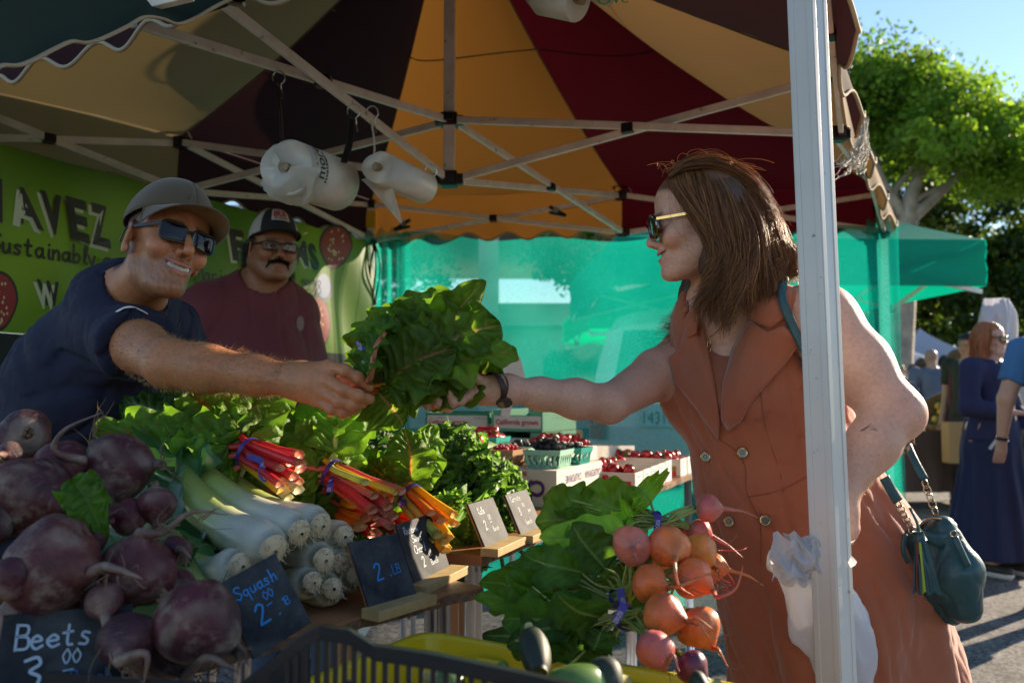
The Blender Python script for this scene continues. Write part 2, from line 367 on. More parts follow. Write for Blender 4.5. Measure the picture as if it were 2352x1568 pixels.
# ---------------------------------------------------------------- green shade-cloth wall
def cloth_mat():
    m = bpy.data.materials.new('shade cloth'); m.use_nodes = True; t = m.node_tree; N = t.nodes; L = t.links; N.clear()
    out = N.new('ShaderNodeOutputMaterial'); tc = N.new('ShaderNodeTexCoord')
    mp = N.new('ShaderNodeMapping'); mp.inputs['Scale'].default_value = (120, 120, 420); L.new(tc.outputs['Object'], mp.inputs[0])
    n1 = N.new('ShaderNodeTexNoise'); n1.inputs['Scale'].default_value = 1; n1.inputs['Detail'].default_value = 4; L.new(mp.outputs[0], n1.inputs['Vector'])
    n2 = N.new('ShaderNodeTexNoise'); n2.inputs['Scale'].default_value = 2.2; n2.inputs['Detail'].default_value = 5; L.new(tc.outputs['Object'], n2.inputs['Vector'])
    ad = N.new('ShaderNodeMath'); ad.operation = 'MULTIPLY_ADD'; ad.inputs[1].default_value = .45; L.new(n1.outputs[0], ad.inputs[0]); L.new(n2.outputs[0], ad.inputs[2])
    cr = N.new('ShaderNodeMapRange'); cr.inputs[1].default_value = .5; cr.inputs[2].default_value = .95; L.new(ad.outputs[0], cr.inputs[0])
    mx = N.new('ShaderNodeMix'); mx.data_type = 'RGBA'; L.new(cr.outputs[0], mx.inputs[0]); mx.inputs[6].default_value = (.0, .25, .19, 1); mx.inputs[7].default_value = (.01, .36, .28, 1)
    df = N.new('ShaderNodeBsdfDiffuse'); tr = N.new('ShaderNodeBsdfTranslucent'); tp = N.new('ShaderNodeBsdfTransparent')
    mx2 = N.new('ShaderNodeVectorMath'); mx2.operation = 'SCALE'; mx2.inputs['Scale'].default_value = 1.45; L.new(mx.outputs[2], mx2.inputs[0])
    L.new(mx.outputs[2], df.inputs[0]); L.new(mx2.outputs[0], tr.inputs[0])
    m1 = N.new('ShaderNodeMixShader'); m1.inputs[0].default_value = .6; L.new(df.outputs[0], m1.inputs[1]); L.new(tr.outputs[0], m1.inputs[2])
    mr = N.new('ShaderNodeMapRange'); mr.inputs[1].default_value = .35; mr.inputs[2].default_value = .65; mr.inputs[3].default_value = .44; mr.inputs[4].default_value = .64; L.new(n1.outputs[0], mr.inputs[0])
    m2 = N.new('ShaderNodeMixShader'); L.new(mr.outputs[0], m2.inputs[0]); L.new(tp.outputs[0], m2.inputs[1]); L.new(m1.outputs[0], m2.inputs[2])
    L.new(m2.outputs[0], out.inputs[0]); return m
M_cloth = cloth_mat()
wall = thing('shade_cloth', 'translucent teal green mesh cloth hung as the back wall of the stall', 'cloth wall', (.6, 4.6, 0))
def wall_sheet(p0, p1, fold, nu=120, nz=26, z0=.02, z1=2.1, sag=.05, name='mesh_sheet'):
    g = G(); P = np.zeros((nu, nz, 3)); n = nrm(np.cross(p1 - p0, (0, 0, 1)))
    for i in range(nu):
        u = i / (nu - 1)
        for j in range(nz):
            t = j / (nz - 1); top = z1 - sag * math.sin(math.pi*u) + .015*math.sin(u*23)
            q = lerp(p0, p1, u); q = zz(q, lerp(z0, top, t))
            P[i, j] = q + n * (fold(u, t))
    g.grid(P); return mk(name, g, M_cloth, wall, smooth=True)
wi = V(0, -.05, 0)
wall_sheet(BL + wi + V(.16, 0, 0), BR + wi + V(-.03, 0, 0), lambda u, t: .03*math.sin(u*9 + t*2) + .02*math.sin(u*31 + t*5)*(1 - u)**2 + .012*math.sin(u*17 - t*9) + .02*math.sin(u*5 + 9*t)*t, nu=140)
wall_sheet(BL + wi + V(-.02, -.02, 0), BL + wi + V(.24, -.02, 0), lambda u, t: .022*math.sin(u*19 + t*1.5) + .02*math.sin(u*8 + 3*t), nu=50, sag=-.02)
wall_sheet(BR + wi + V(-.13, -.05, 0), BR + wi + V(.05, -.04, 0), lambda u, t: .016*math.sin(u*9 + t*2.4)*(1.2 - t), nu=30, sag=-.03, z0=.5)
# clamps and bungee at the corners
for q, k in ((D(905, 528, 4.7), 0), (D(1300, 495, 4.5), 1)):
    t_ = thing('spring_clamp', 'black spring clamp pinching the green mesh near the ' + ('corner leg' if k == 0 else 'middle of the back truss'), 'clamp', q)
    g = G(); d = V(.09, 0, .06) if k == 0 else V(-.09, 0, .05)
    g.bar(q, q + d, .02, .018); g.bar(q + V(0, 0, .0), q + d * V(1, 1, .35), .02, .016); mk('jaw', g, M_black, t_, bevel=.003)
    g = G(); g.tube([q + d*.6 + V(0, -.013, 0), q + d*.6 + V(0, .013, 0)], .016, 12); mk('spring', g, M_steel, t_)
g = G(); q = zz(BL, 2.02) + V(.03, -.05, 0)
for k in range(3): g.tube(smooth_poly([q + V(0, 0, .03), q + V(.03*k - .02, -.02, -.12), q + V(-.02 + .015*k, 0, -.28), q + V(.01, 0, -.33)]), .006, 6)
mk('bungee_cord', g, M_black, smooth=True, label='black bungee cord looped around the back corner leg of the tent', cat='cord')

# ---------------------------------------------------------------- farm banner on the left side of the tent
bn = thing('farm_banner', 'bright green farm banner with black lettering and painted strawberries hung along the stall side', 'banner', zz(LM, .9))
bd = nrm(LM - BL); bN = nrm(np.cross(V(0, 0, 1), bd)); bN *= -1 if bN[0] < 0 else 1   # into the stall
B0 = BL + bN * .045; BLEN = 2.62
def Bp(s_, z): return B0 + bd * s_ + V(0, 0, z)
def onB(u, v):
    "banner coordinates (distance from the corner, height) seen at a picture point"
    d = D(u, v, 1.) - V(0, 0, CAMZ); n = bN; k = ((B0 - V(0, 0, CAMZ)) @ n) / (d @ n); p = V(0, 0, CAMZ) + d*k
    return (p - B0) @ bd, p[2]
def Brip(s_, z): return bN * (.012*math.sin(s_*5 + z*2) + .01*math.sin(s_*13 - z*7))
M_ban = mat('banner vinyl', (.2, .42, .02), .42, attr=True, var=.12, vscale=3, trans=.35)
def bann(f, nu, nz, s0, s1, z0, z1, name, col, mt=M_ban, lift=0):
    g = G(); P = np.zeros((nu, nz, 3)); C = np.zeros((nu, nz, 3))
    for i in range(nu):
        for j in range(nz):
            s_, z = lerp(s0, s1, i/(nu-1)), lerp(z0, z1, j/(nz-1)); P[i, j] = Bp(s_, z) + Brip(s_, z) + bN*lift; C[i, j] = col(s_, z)
    g.grid(P, C); return mk(name, g, mt, bn, smooth=True)
ZB0, ZB1 = 1.40, 2.05
def bcol(s_, z):
    k = .5 + .5*math.sin(s_*3.1 + 1.1*math.sin(z*6 + s_*2)); k = k*.7 + .3*(.5 + .5*math.sin(z*11 + s_*7)); return lerp(V(.045, .14, .008), V(.20, .32, .010), k)
bann(None, 90, 24, .02, BLEN, ZB0, ZB1, 'printed_field', bcol)
bann(None, 60, 10, .02, BLEN, .93, ZB0 - .001, 'lower_band', lambda s_, z: V(.012, .01, .012))
def bshape(pts, col, name, lift):
    "flat printed shape from picture points"
    q = [onB(*p) for p in pts]; c = np.mean(q, 0); g = G(); n = len(q); rr = 5
    P = np.zeros((rr, n, 3))
    for i in range(rr):
        for j in range(n):
            s_, z = lerp(c, np.array(q[j]), i/(rr-1)); P[i, j] = Bp(s_, z) + Brip(s_, z) + bN*lift
    g.grid(P, np.array(col), closed_v=True); return g
M_ink = mat('banner ink', (.006, .006, .006), .45, attr=True)
# painted strawberries
def berry(cu, cv, ru, rv, lab):
    a = np.linspace(0, 2*math.pi, 28, endpoint=False)
    sh = lambda k: [(cu + math.sin(t)*ru*k*(1 - .25*(math.cos(t) < 0)*abs(math.cos(t))), cv - math.cos(t)*rv*k) for t in a]
    g = bshape(sh(1.12), (.008, .006, .006), '', .0015); g.merge(bshape(sh(1.0), (.30, .02, .015), '', .0025))
    for k in range(26):
        t = rng.uniform(0, 6.28); r = rng.uniform(.2, .85)
        su, sv = cu + math.sin(t)*ru*r*.85, cv - math.cos(t)*rv*r
        g.merge(bshape([(su + 2.6*math.cos(b)*ru/50, sv + 4*math.sin(b)*rv/60) for b in np.linspace(0, 6.28, 6, endpoint=False)], (.75, .6, .35), '', .0035))
    mk('painted_berry', g, M_ink, bn)
berry(772, 566, 34, 46, ''); berry(-6, 690, 42, 62, ''); berry(728, 745, 30, 60, '')
g = bshape([(745 + 24*math.cos(t), 660 + 34*math.sin(t)) for t in np.linspace(0, 6.28, 20, endpoint=False)], (.02, .04, .10), '', .0015)
g.merge(bshape([(743 + 20*math.cos(t), 656 + 28*math.sin(t)) for t in np.linspace(0, 6.28, 20, endpoint=False)], (.16, .22, .40), '', .0025)); mk('painted_blueberry', g, M_ink, bn)
def btext(s_, corners, size_lift=.01, **kw):
    "lettering whose box is given by four picture corners: top-left, top-right, bottom-right, bottom-left"
    c = [np.array(onB(*p)) for p in corners]; v, f = font_poly(s_, **kw); a = v.min(0); b = v.max(0); q = (v - a)/(b - a + 1e-9)
    top = c[0] + (c[1] - c[0])*q[:, :1]; bot = c[3] + (c[2] - c[3])*q[:, :1]; sz = bot + (top - bot)*q[:, 1:2]
    out = []
    for layer, (du, dz, col, l_) in enumerate(((-.012, -.012, (.55, .6, .4), .002), (0, 0, (.006, .008, .008), .0035))):
        P = np.array([Bp(x[0] - du, x[1] + dz) + Brip(x[0], x[1]) + bN*l_ for x in sz]); g = G(); by = {}
        for p in f: by.setdefault(len(p), []).append(p)
        g.add(P, [np.array(x) for x in by.values()], col); mk('letter_shadow' if layer == 0 else 'lettering', g, M_ink, bn)
bo = dict(bold=.045)
for ch, q in (('H', ((-70, 400), (-2, 412), (2, 512), (-66, 500))), ('A', ((16, 422), (66, 440), (92, 532), (30, 510))), ('V', ((82, 436), (136, 450), (138, 546), (96, 534))),
              ('E', ((146, 448), (198, 462), (208, 560), (160, 548))), ('Z', ((206, 462), (244, 474), (262, 572), (214, 560))),
              ('F', ((304, 490), (352, 500), (346, 590), (322, 590))), ('A', ((352, 500), (390, 508), (396, 592), (350, 590))), ('R', ((600, 540), (648, 546), (664, 605), (616, 600))),
              ('M', ((655, 548), (695, 554), (704, 612), (668, 608))), ('S', ((700, 556), (722, 560), (736, 621), (710, 617))), ('W', ((78, 640), (128, 648), (132, 705), (92, 700))),
              ('WH', ((382, 672), (452, 680), (456, 722), (392, 718))), ('F', ((520, 524), (555, 530), (562, 601), (530, 598))), ('A', ((556, 531), (598, 539), (608, 604), (564, 601))), ('MILY', ((394, 506), (482, 520), (486, 597), (398, 592))), ('C', ((-160, 385), (-80, 398), (-76, 500), (-156, 488)))):
    btext(ch, q, **bo)
g = G()
def bwrite(s_, p0, p1, th, hgt):
    a, b = np.array(onB(*p0)), np.array(onB(*p1)); O = Bp(a[0], a[1]) + bN*.02; E = Bp(b[0], b[1]) + bN*.02
    X_ = nrm(E - O); w_ = write(G(), s_, O, X_, V(0, 0, 1), 1, .01, (0, 0, 0)); size = np.linalg.norm(E - O) / w_
    Yv = np.cross(bN, X_); Yv = Yv if Yv[2] > 0 else -Yv
    write(g, s_, O, X_, Yv, size, th, (.012, .012, .006), lift=.001 if np.cross(X_, Yv) @ bN > 0 else -.001)
bwrite('Sustainably grown in', (-34, 575), (372, 632), .011, 1); mk('script_lettering', g, M_ink, bn); g = G(); bwrite('Santa Maria', (330, 628), (520, 652), .01, 1); mk('script_lettering', g, M_ink, bn); g = G(); bwrite('since 1988', (610, 668), (733, 676), .007, 1)
mk('script_lettering', g, M_ink, bn)

# ---------------------------------------------------------------- second tent nearer the camera (its corner leg and valance are in view)
nt_ = thing('near_tent', 'dark green canopy tent with a cream-edged hem and white post before the customer', 'tent', (D(1918, 1400, 1.45) * V(1, 1, 0)))
a, b = D(1853, 0, 1.45), D(1921, 1568, 1.45); d = nrm(a - b); up2 = a + d*.2; dn = b - d * (b[2] / d[2])
# profile post: two grooved faces
g = G(); ax = nrm(np.cross(d, V(.62, -.78, 0))); ay = np.cross(ax, d)
g.bar(dn, up2, .046, .046, up=ay)
for k in (-1, 1):
    for q in (ax, ay): 
        for e in (-1, 1): pass
for q, r in ((ax, ay), (ay, ax)):
    for sg in (-1, 1):
        for e in (-.0175, .0175): g.bar(dn + q*sg*.0235 + r*e, up2 + q*sg*.0235 + r*e, .0022, .011, up=r if True else None)
M_post = mat('post enamel', (.60, .59, .55), .33, var=.06, vscale=6, noise2=((.25, .2, .15), 55, .66, .03))
mk('leg', g, M_post, nt_, bevel=.002)
M_dg = mat('dark green canopy', (.006, .018, .009), .85, trans=.04); M_red = mat('red valance', (.30, .01, .02), .8, trans=.5); M_cream = mat('cream binding', (.34, .25, .15), .85, bump=.5, bscale=400)
# scalloped hem: bottom edge runs from the left of the frame to the top edge
edge = [(-60, 190), (0, 152), (40, 150), (75, 138), (125, 112), (165, 95), (200, 98), (235, 88), (290, 62), (330, 40), (370, 42), (410, 55), (450, 40), (500, 12), (545, -10), (600, -40)]
e3 = smooth_poly([D(u, v, 1.30 + .0009*u) for u, v in edge], 6)
g = G(); rows = np.stack([e3 + V(0, .0, 0) + (V(-.03, .10, .16))*t + V(0, 1, 0)*.012*math.sin(t*5) for t in np.linspace(0, 1, 6)]); g.grid(rows); mk('valance', g, M_dg, nt_, smooth=True)
g = G(); g.tube(e3, .006, 7, flat=.6); mk('valance_trim', g, M_cream, nt_, smooth=True)
# corner connector and bars above it
h = D(205, 5, 1.62)
g = G(); g.box(h, (.09, .07, .10)); g.tube([h + V(0, 0, -.06), h + V(0, 0, .02)], [.035, .05], 14); mk('connector', g, M_black, nt_, bevel=.006)
for p, q in (((-90, 42), (190, 28)), ((-60, 128), (190, 38)), ((200, 5), (330, -60)), ((230, 30), (440, -20)), ((95, -60), (175, -2))):
    g = G(); g.bar(D(*p, 1.66), D(*q, 1.64), .02, .034); mk('truss_bar', g, M_white, nt_, bevel=.002)
g = G(); cr = [D(-300, -500, 1.2), D(900, -700, 1.6), D(620, -60, 2.0), D(-60, 150, 1.75)]
n = 12; P = np.array([[lerp(lerp(cr[0], cr[1], i/n), lerp(cr[3], cr[2], i/n), j/n) + V(0, 0, .05*math.sin(i*.5)) for j in range(n+1)] for i in range(n+1)])
g.grid(P); mk('canopy', g, M_dg, nt_, smooth=True)

# ---------------------------------------------------------------- rolls of produce bags hanging from the truss
M_roll = mat('bag roll plastic', (.72, .68, .60), .32, var=.06, vscale=40, trans=.25, spec=.6, bump=.15, bscale=300)
M_film = mat('thin bag film', (.75, .74, .68), .22, trans=.45, spec=.8, alpha=.75)
def roll(a, b, r, name, lab, ink=None, hang=None, core=.012):
    t_ = thing(name, lab, 'bag roll', (a + b)/2); d = nrm(b - a); 
    g = G(); g.tube([a, a, a + d*.004, b - d*.004, b, b], [core, r*.96, r, r, r*.96, core], 40); mk('wound_film', g, M_roll, t_, smooth=True).data.polygons.foreach_set
    g = G(); g.tube([a - d*.012, b + d*.012], core, 12, caps=True); mk('cardboard_core', g, mat('cardboard core', (.35, .26, .16), .8), t_, smooth=True)
    return t_, d
a, b = D(660, 384, 2.24), D(776, 424, 2.46)
t_, d = roll(a, b, .076, 'bag_roll', 'thick white roll of produce bags with green print hanging left of its thinner neighbour')
# printed words wrapped on the roll
v, f = font_poly('more', bold=.02); v2, f2 = font_poly('matters', bold=.02); v3, f3 = font_poly('fruits & veggies')
x0 = nrm(np.cross(d, (0, 0, 1))); y0 = np.cross(x0, d)
if x0[1] > 0: x0 = -x0; y0 = -y0
g = G()
for vv, ff, l0, hh, ang0, ang1 in ((v, f, .040, .024, .95, -.35), (v2, f2, .066, .012, .8, -.45), (v3, f3, .024, .008, .9, -.5)):
    q = (vv - vv.min(0)) / (vv.max(0) - vv.min(0) + 1e-9)
    an = ang1 + (ang0 - ang1) * q[:, 0]; l = l0 + hh * (1 - q[:, 1])
    # reading direction runs round the roll, letters stand along it
    P = a + l[:, None]*d + .0775 * (np.cos(an)[:, None]*x0 + np.sin(an)[:, None]*V(0, 0, 1))
    by = {}
    for p in ff: by.setdefault(len(p), []).append(p)
    g.add(P, [np.array(x) for x in by.values()])
mk('printed_lettering', g, mat('green ink', (.01, .06, .03), .5), t_)
g = G()   # crumpled end of the film
for k in range(3):
    c0 = a - d*.004; P = []
    for i in range(9):
        an = 2.2 + i*.45 + k*.2; P.append([c0 + (x0*math.cos(an) + V(0, 0, 1)*math.sin(an))*(.02 + .075*t**(.9)) - d*(.01 + .03*math.sin(t*3 + i*1.3 + k)*t) + d*.045*t*t for t in np.linspace(0, 1, 7)])
    g.grid(np.array(P))
mk('loose_film', g, M_film, t_, smooth=True)
a2, b2 = D(868, 384, 2.32), D(976, 432, 2.52)
t2, d2 = roll(a2, b2, .047, 'bag_roll', 'thin white roll of plastic bags, one bag trailing off, right of the thick roll')
g = G(); P = []
for i in range(12):
    t = i/11; c = D(lerp(865, 922, t), lerp(410, 512, t), 2.38 - .05*t); wd = lerp(.085, .006, t**.8)
    P.append([c + V(1, .2, .1)*wd*(s_ - .5) + V(0, -1, 0)*.012*math.sin(s_*7 + t*5) for s_ in np.linspace(0, 1, 9)])
g.grid(np.array(P)); mk('trailing_bag', g, M_film, t2, smooth=True)
def strap(p, q, r, name, lab, mt, flat=.4):
    g = G(); n = 7; g.tube(smooth_poly([lerp(p, q, t) + V(.006*math.sin(t*3.1), 0, 0) for t in np.linspace(0, 1, n)], 3), r, 8, flat=flat)
    o = mk(name, g, mt, smooth=True, label=lab, cat='strap')
    return o
strap(D(638, 195, 2.42), D(645, 385, 2.36), .010, 'hanging_strap', 'black strap hooked over the truss holding the left end of the thick bag roll', M_black)
strap(D(808, 272, 2.42), D(790, 372, 2.32), .010, 'hanging_strap', 'black strap holding the right end of the thick bag roll', M_black)
strap(D(852, 275, 2.5), D(858, 380, 2.46), .007, 'bungee_cord', 'speckled white bungee cord holding the thin bag roll', mat('speckled cord', (.6, .56, .5), .8, noise2=((.02, .02, .06), 120, .55, .02)))
for q, Y_, lb in (((640, 178), 2.42, 'thick roll'), ((812, 255), 2.42, 'thick roll right end'), ((855, 258), 2.5, 'thin roll'), ((990, 392), 2.6, 'lower hub, left empty')):
    c = D(*q, Y_); g = G(); an = np.linspace(-1.2, 3.6, 14); g.tube(np.array([c + V(.018*math.cos(t), 0, .02*math.sin(t)) for t in an]), .0022, 6); g.tube([c + V(.006, 0, -.02), c + V(.012, 0, -.06)], .0022, 6)
    mk('wire_hook', g, M_steel, smooth=True, label='small bent wire hook on the truss above the ' + lb, cat='hook')
a3, b3 = D(1245, -18, 1.9), D(1330, -2, 1.85)
t3, d3 = roll(a3, b3, .05, 'bag_roll', 'white roll of plastic bags cut off by the top edge, hanging from the canopy')
g = G(); P = []
for i in range(10):
    P.append([D(lerp(1330, 1475, i/9), lerp(-30, 24 - 8*abs(i - 4), s_) - 2*i, 1.88 + .02*math.sin(i*1.7 + s_*4)) for s_ in np.linspace(0, 1, 7)])
g.grid(np.array(P)); mk('trailing_bag', g, M_film, t3, smooth=True)
v, f = font_poly('Ove', bold=.0); q = (v - v.min(0))/(v.max(0) - v.min(0)); 
g = G(); P = np.array([D(1372 + 72*x[0], 12 - 26*x[1] - 6*x[0], 1.845) for x in q]); by = {}
for p in f: by.setdefault(len(p), []).append(p)
g.add(P, [np.array(x) for x in by.values()]); mk('printed_lettering', g, mat('pale green ink', (.12, .35, .08), .5), t3)
# ---------------------------------------------------------------- street beyond the stall
M_wallp = mat('white wall', (.46, .43, .37), .8, var=.25, vscale=1.2)
M_glassd = mat('dark glass', (.02, .03, .04), .06, spec=.9)
def gbox(lo, hi, col=None): lo = np.array(lo, float); hi = np.array(hi, float); return G().box((lo+hi)/2, hi-lo, col=col)
# long low building with pillars and a flat roof
bld = thing('street_building', 'long pale building with tall square pillars seen through the green mesh', 'building', (3, 27, 0))
g = gbox((-14, 27, 0), (9, 37, 3.2)); g.merge(gbox((-16, 26.2, 3.2), (9.6, 37, 3.9))); mk('wall', g, M_wallp, bld)
g = G(); [g.merge(gbox((x, 25.2, .01), (x + .55, 25.8, 5.2))) for x in (-9, -5, -1, 3.3, 4.3, 8, 12)]; 
for x in (-9, -5, -1, 3.3, 4.5, 8):
    mk('pillar', gbox((x, 25.2, .01), (x + .6, 25.8, 6.2)), M_wallp, bld)
mk('roof', gbox((-17, 25, 6.2), (10, 38, 6.7)), mat('roof slab', (.35, .36, .36), .8), bld)
for x in (-12, -7, 1, 6.5):
    w_ = mk('window', gbox((x, 26.93, .9), (x + 1.7, 26.98, 2.5)), M_glassd, bld)
# parked van behind the cloth
van = thing('parked_van', 'pale van parked behind the green mesh cloth, its rear plate just above the berry crates', 'van', (1.6, 7.6, 0))
M_van = mat('van paint', (.60, .62, .60), .3, coat=.6, spec=.5)
# outline of the side profile (y along the van, z) swept across x
def van_body():
    g = G(); prof = [(-.02, .45), (-.05, .9), (.0, 1.35), (.18, 1.78), (.5, 1.93), (2.6, 1.95), (3.3, 1.75), (3.95, 1.25), (4.9, 1.1), (5.1, .9), (5.1, .45)]
    nx = 15; P = np.zeros((nx, len(prof), 3))
    for i, x in enumerate(np.linspace(-1, 1, nx)):
        for j, (y, z) in enumerate(prof):
            tum = 1 - .16 * max(0, z - 1.0); e = abs(x)**5; P[i, j] = (x*.95*tum, y + (.10*e if j < 5 else -.1*e), z - .07*e*(z > 1.5))
    g.grid(P)
    for i in (0, nx - 1): g.add(P[i], np.arange(len(prof))[None, ::(-1 if i == 0 else 1)])
    g.add(np.concatenate([P[:, 0], P[::-1, -1]]), np.arange(2*nx)[None]); return g
vo = V(1.55, 7.0, 0); vr = R(-18); cr_, sr_ = math.cos(vr), math.sin(vr); VM = np.array([[cr_, -sr_, 0], [sr_, cr_, 0], [0, 0, 1]])
def vp(g_, name, mt, par=van, **k): gg = G().merge(g_, VM, vo); return mk(name, gg, mt, par, **k)
vp(van_body(), 'body', M_van, smooth=False)
g = G(); P = np.array([[(x*(.72 - .06*t), lerp(.0, .155, t) - .02 + .02*abs(x)**4, lerp(1.28, 1.72, t)) for t in np.linspace(0, 1, 6)] for x in np.linspace(-1, 1, 12)]); vp(g.grid(P), 'rear_window', M_glassd, smooth=True)
for sx in (-1, 1):
    g = G(); P = np.array([[(sx*(.965 - .16*(z - 1.0)), y, z) for z in np.linspace(1.15, 1.68, 5)] for y in np.linspace(.5, 2.2, 6)]); vp(g.grid(P), 'side_window', M_glassd)
    g = G(); P = np.array([[(sx*(.965 - .16*(z - 1.0)), y + .0*z, z) for z in np.linspace(1.15, 1.62, 5)] for y in np.linspace(2.35, 3.25, 6)]); vp(g.grid(P), 'side_window', M_glassd)
    vp(G().box((sx*.86, -.03, 1.0), (.13, .06, .42)), 'tail_light', mat('tail light', (.35, .01, .01), .25, coat=1), bevel=.01)
    for y in (.85, 4.15):
        wl = vp(G().tube([(sx*.72, y, .34), (sx*.75, y, .34), (sx*.93, y, .34), (sx*.96, y, .34)], [.30, .34, .34, .30], 28), 'tyre', mat('tyre', (.02, .02, .02), .8), smooth=False)
        mk('rim', G().merge(G().tube([(sx*.955, y, .34), (sx*.975, y, .34)], [.2, .17], 20), VM, vo), M_steel, wl)
vp(G().box((0, -.11, .52), (1.8, .16, .2)), 'bumper', mat('bumper', (.05, .07, .1), .5), bevel=.03)
g = G().box((-.28, -.062, .98), (.42, .02, .17)); pl = vp(g, 'number_plate', mat('plate', (.55, .62, .6), .4), bevel=.01)
g = G(); text(g, '1431626', (-.46, -.0735, .925), (1, 0, 0), (0, 0, 1), .36, .10, (0, 0, 0)); vp(g, 'plate_lettering', mat('plate ink', (.02, .08, .15), .5), par=pl)
# traffic light pole
tl = thing('traffic_light', 'dark traffic light on a thin pole seen through the mesh beside the pale building', 'traffic light', (2.4, 19, 0))
mk('pole', G().tube([(2.4, 19, 0), (2.4, 19, 2.9)], .06, 10), M_steel, tl); mk('signal_head', G().box((2.4, 18.9, 3.2), (.32, .25, .95)), M_black, tl, bevel=.04)

# other tents ------------------------------------------------------------
def simple_tent(c, w, rot, mts, name_col, lab, ze=2.15, peak=.95, vl=.38, legs=True, truss=True, backs=None):
    t_ = thing('market_tent', lab, 'tent', (c[0], c[1], 0)); ct, st = math.cos(rot), math.sin(rot)
    def W(x, y, z): return V(c[0] + x*ct - y*st, c[1] + x*st + y*ct, z)
    cs = [(-w/2, -w/2), (w/2, -w/2), (w/2, w/2), (-w/2, w/2)]
    for k in range(4):
        a, b = cs[k], cs[(k+1) % 4]; g = G(); n = 10
        P = np.array([[lerp(W(0, 0, ze + peak), W(*lerp(np.array(a), np.array(b), j/n), ze), i/n) - V(0, 0, .17*math.sin(math.pi*(i/n)**.8)) for j in range(n+1)] for i in range(n+1)])
        mk('canopy', g.grid(P), mts[0], t_, smooth=True)
        g = G(); P = np.array([[W(*(np.array(lerp(np.array(a), np.array(b), j/24))*(1.005 + .004*math.sin(i*1.5 + j*.2))), ze - vl*i/8) for j in range(25)] for i in range(9)]); mk('valance', g.grid(P), mts[k % len(mts)] if len(mts) < 5 else mts[k], t_, smooth=True)
        if truss:
            m_ = lerp(np.array(a), np.array(b), .5)
            for (p, q) in ((np.array(a), m_), (m_, np.array(b))):
                for z0, z1 in ((ze - .06, ze - .42), (ze - .42, ze - .06)):
                    mk('truss_bar', G().bar(W(*(p*.985), z0), W(*(q*.985), z1), .02, .035), M_white, t_)
            mk('connector', G().box(W(*(m_*.985), ze - .42), (.06, .06, .07)), M_black, t_)
    if legs:
        for x, y in cs: mk('leg', G().bar(W(x*.99, y*.99, 0), W(x*.99, y*.99, ze), .05, .05), M_white, t_)
    return t_, W
def tm(n, c, t=None): return mat(n, c, .8, var=.06, vscale=2, trans=.5, tcol=t or c)
M_tg, M_tb = tm('green tent', (.0, .36, .25), (.0, .30, .19)), tm('bright green', (.0, .46, .16), (.0, .75, .22))
tA, W = simple_tent((2.25, 8.25), 3.0, R(3), [M_tg], '', 'teal green canopy tent next door, right of the mesh wall', ze=2.42, peak=1.15)
tB, W = simple_tent((2.6, 12.2), 3.4, R(2), [M_tb], '', 'bright green canopy tent behind the teal one', ze=2.3, vl=.34)
tC, W = simple_tent((4.1, 17.5), 3.0, R(-4), [tm('tan tent', (.42, .35, .26))], '', 'beige canopy tent far down the street behind the green tents', ze=2.25)
tD, W = simple_tent((7.9, 22), 3.6, R(10), [tm('white tent', (.6, .66, .78))], '', 'white peaked tent far down the street between the beige tent and the trees', ze=2.05, peak=1.45)
tE, W = simple_tent((12.5, 26), 3.6, R(0), [tm('white tent far', (.6, .66, .78))], '', 'farthest white tent down the street, mostly behind people', ze=2.0, peak=1.1)
# bundled clear-white side curtain on the teal tent's corner
g = G(); P = np.zeros((40, 20, 3)); c0 = D(2288, 700, 6.75)*V(1, 1, 0)
for i in range(40):
    an = i/39*2*math.pi
    for j in range(20):
        t = j/19; z = lerp(1.22, 1.93, t); r = .125*(1 + .25*math.sin(an*5 + t*3) + .18*math.sin(an*9 - t*5))*(.92 - .25*max(0, t - .85)/.15)
        P[i, j] = c0 + V(math.cos(an)*r, math.sin(an)*r*.7, z)
mk('side_curtain', G().grid(P), mat('white vinyl curtain', (.50, .49, .54), .25, trans=.3, spec=.8), smooth=True, label='bundled white vinyl curtain tied round the corner of the teal tent', cat='curtain')
# small banner far
mk('street_sign', gbox((5.2, 19.5, 1.45), (6.4, 19.53, 1.85)).merge(gbox((5.22, 19.54, 0), (5.28, 19.6, 1.85))).merge(gbox((6.32, 19.54, 0), (6.38, 19.6, 1.85))), mat('pale sign', (.62, .58, .66), .6), label='pale board sign on two posts far down the street', cat='sign')

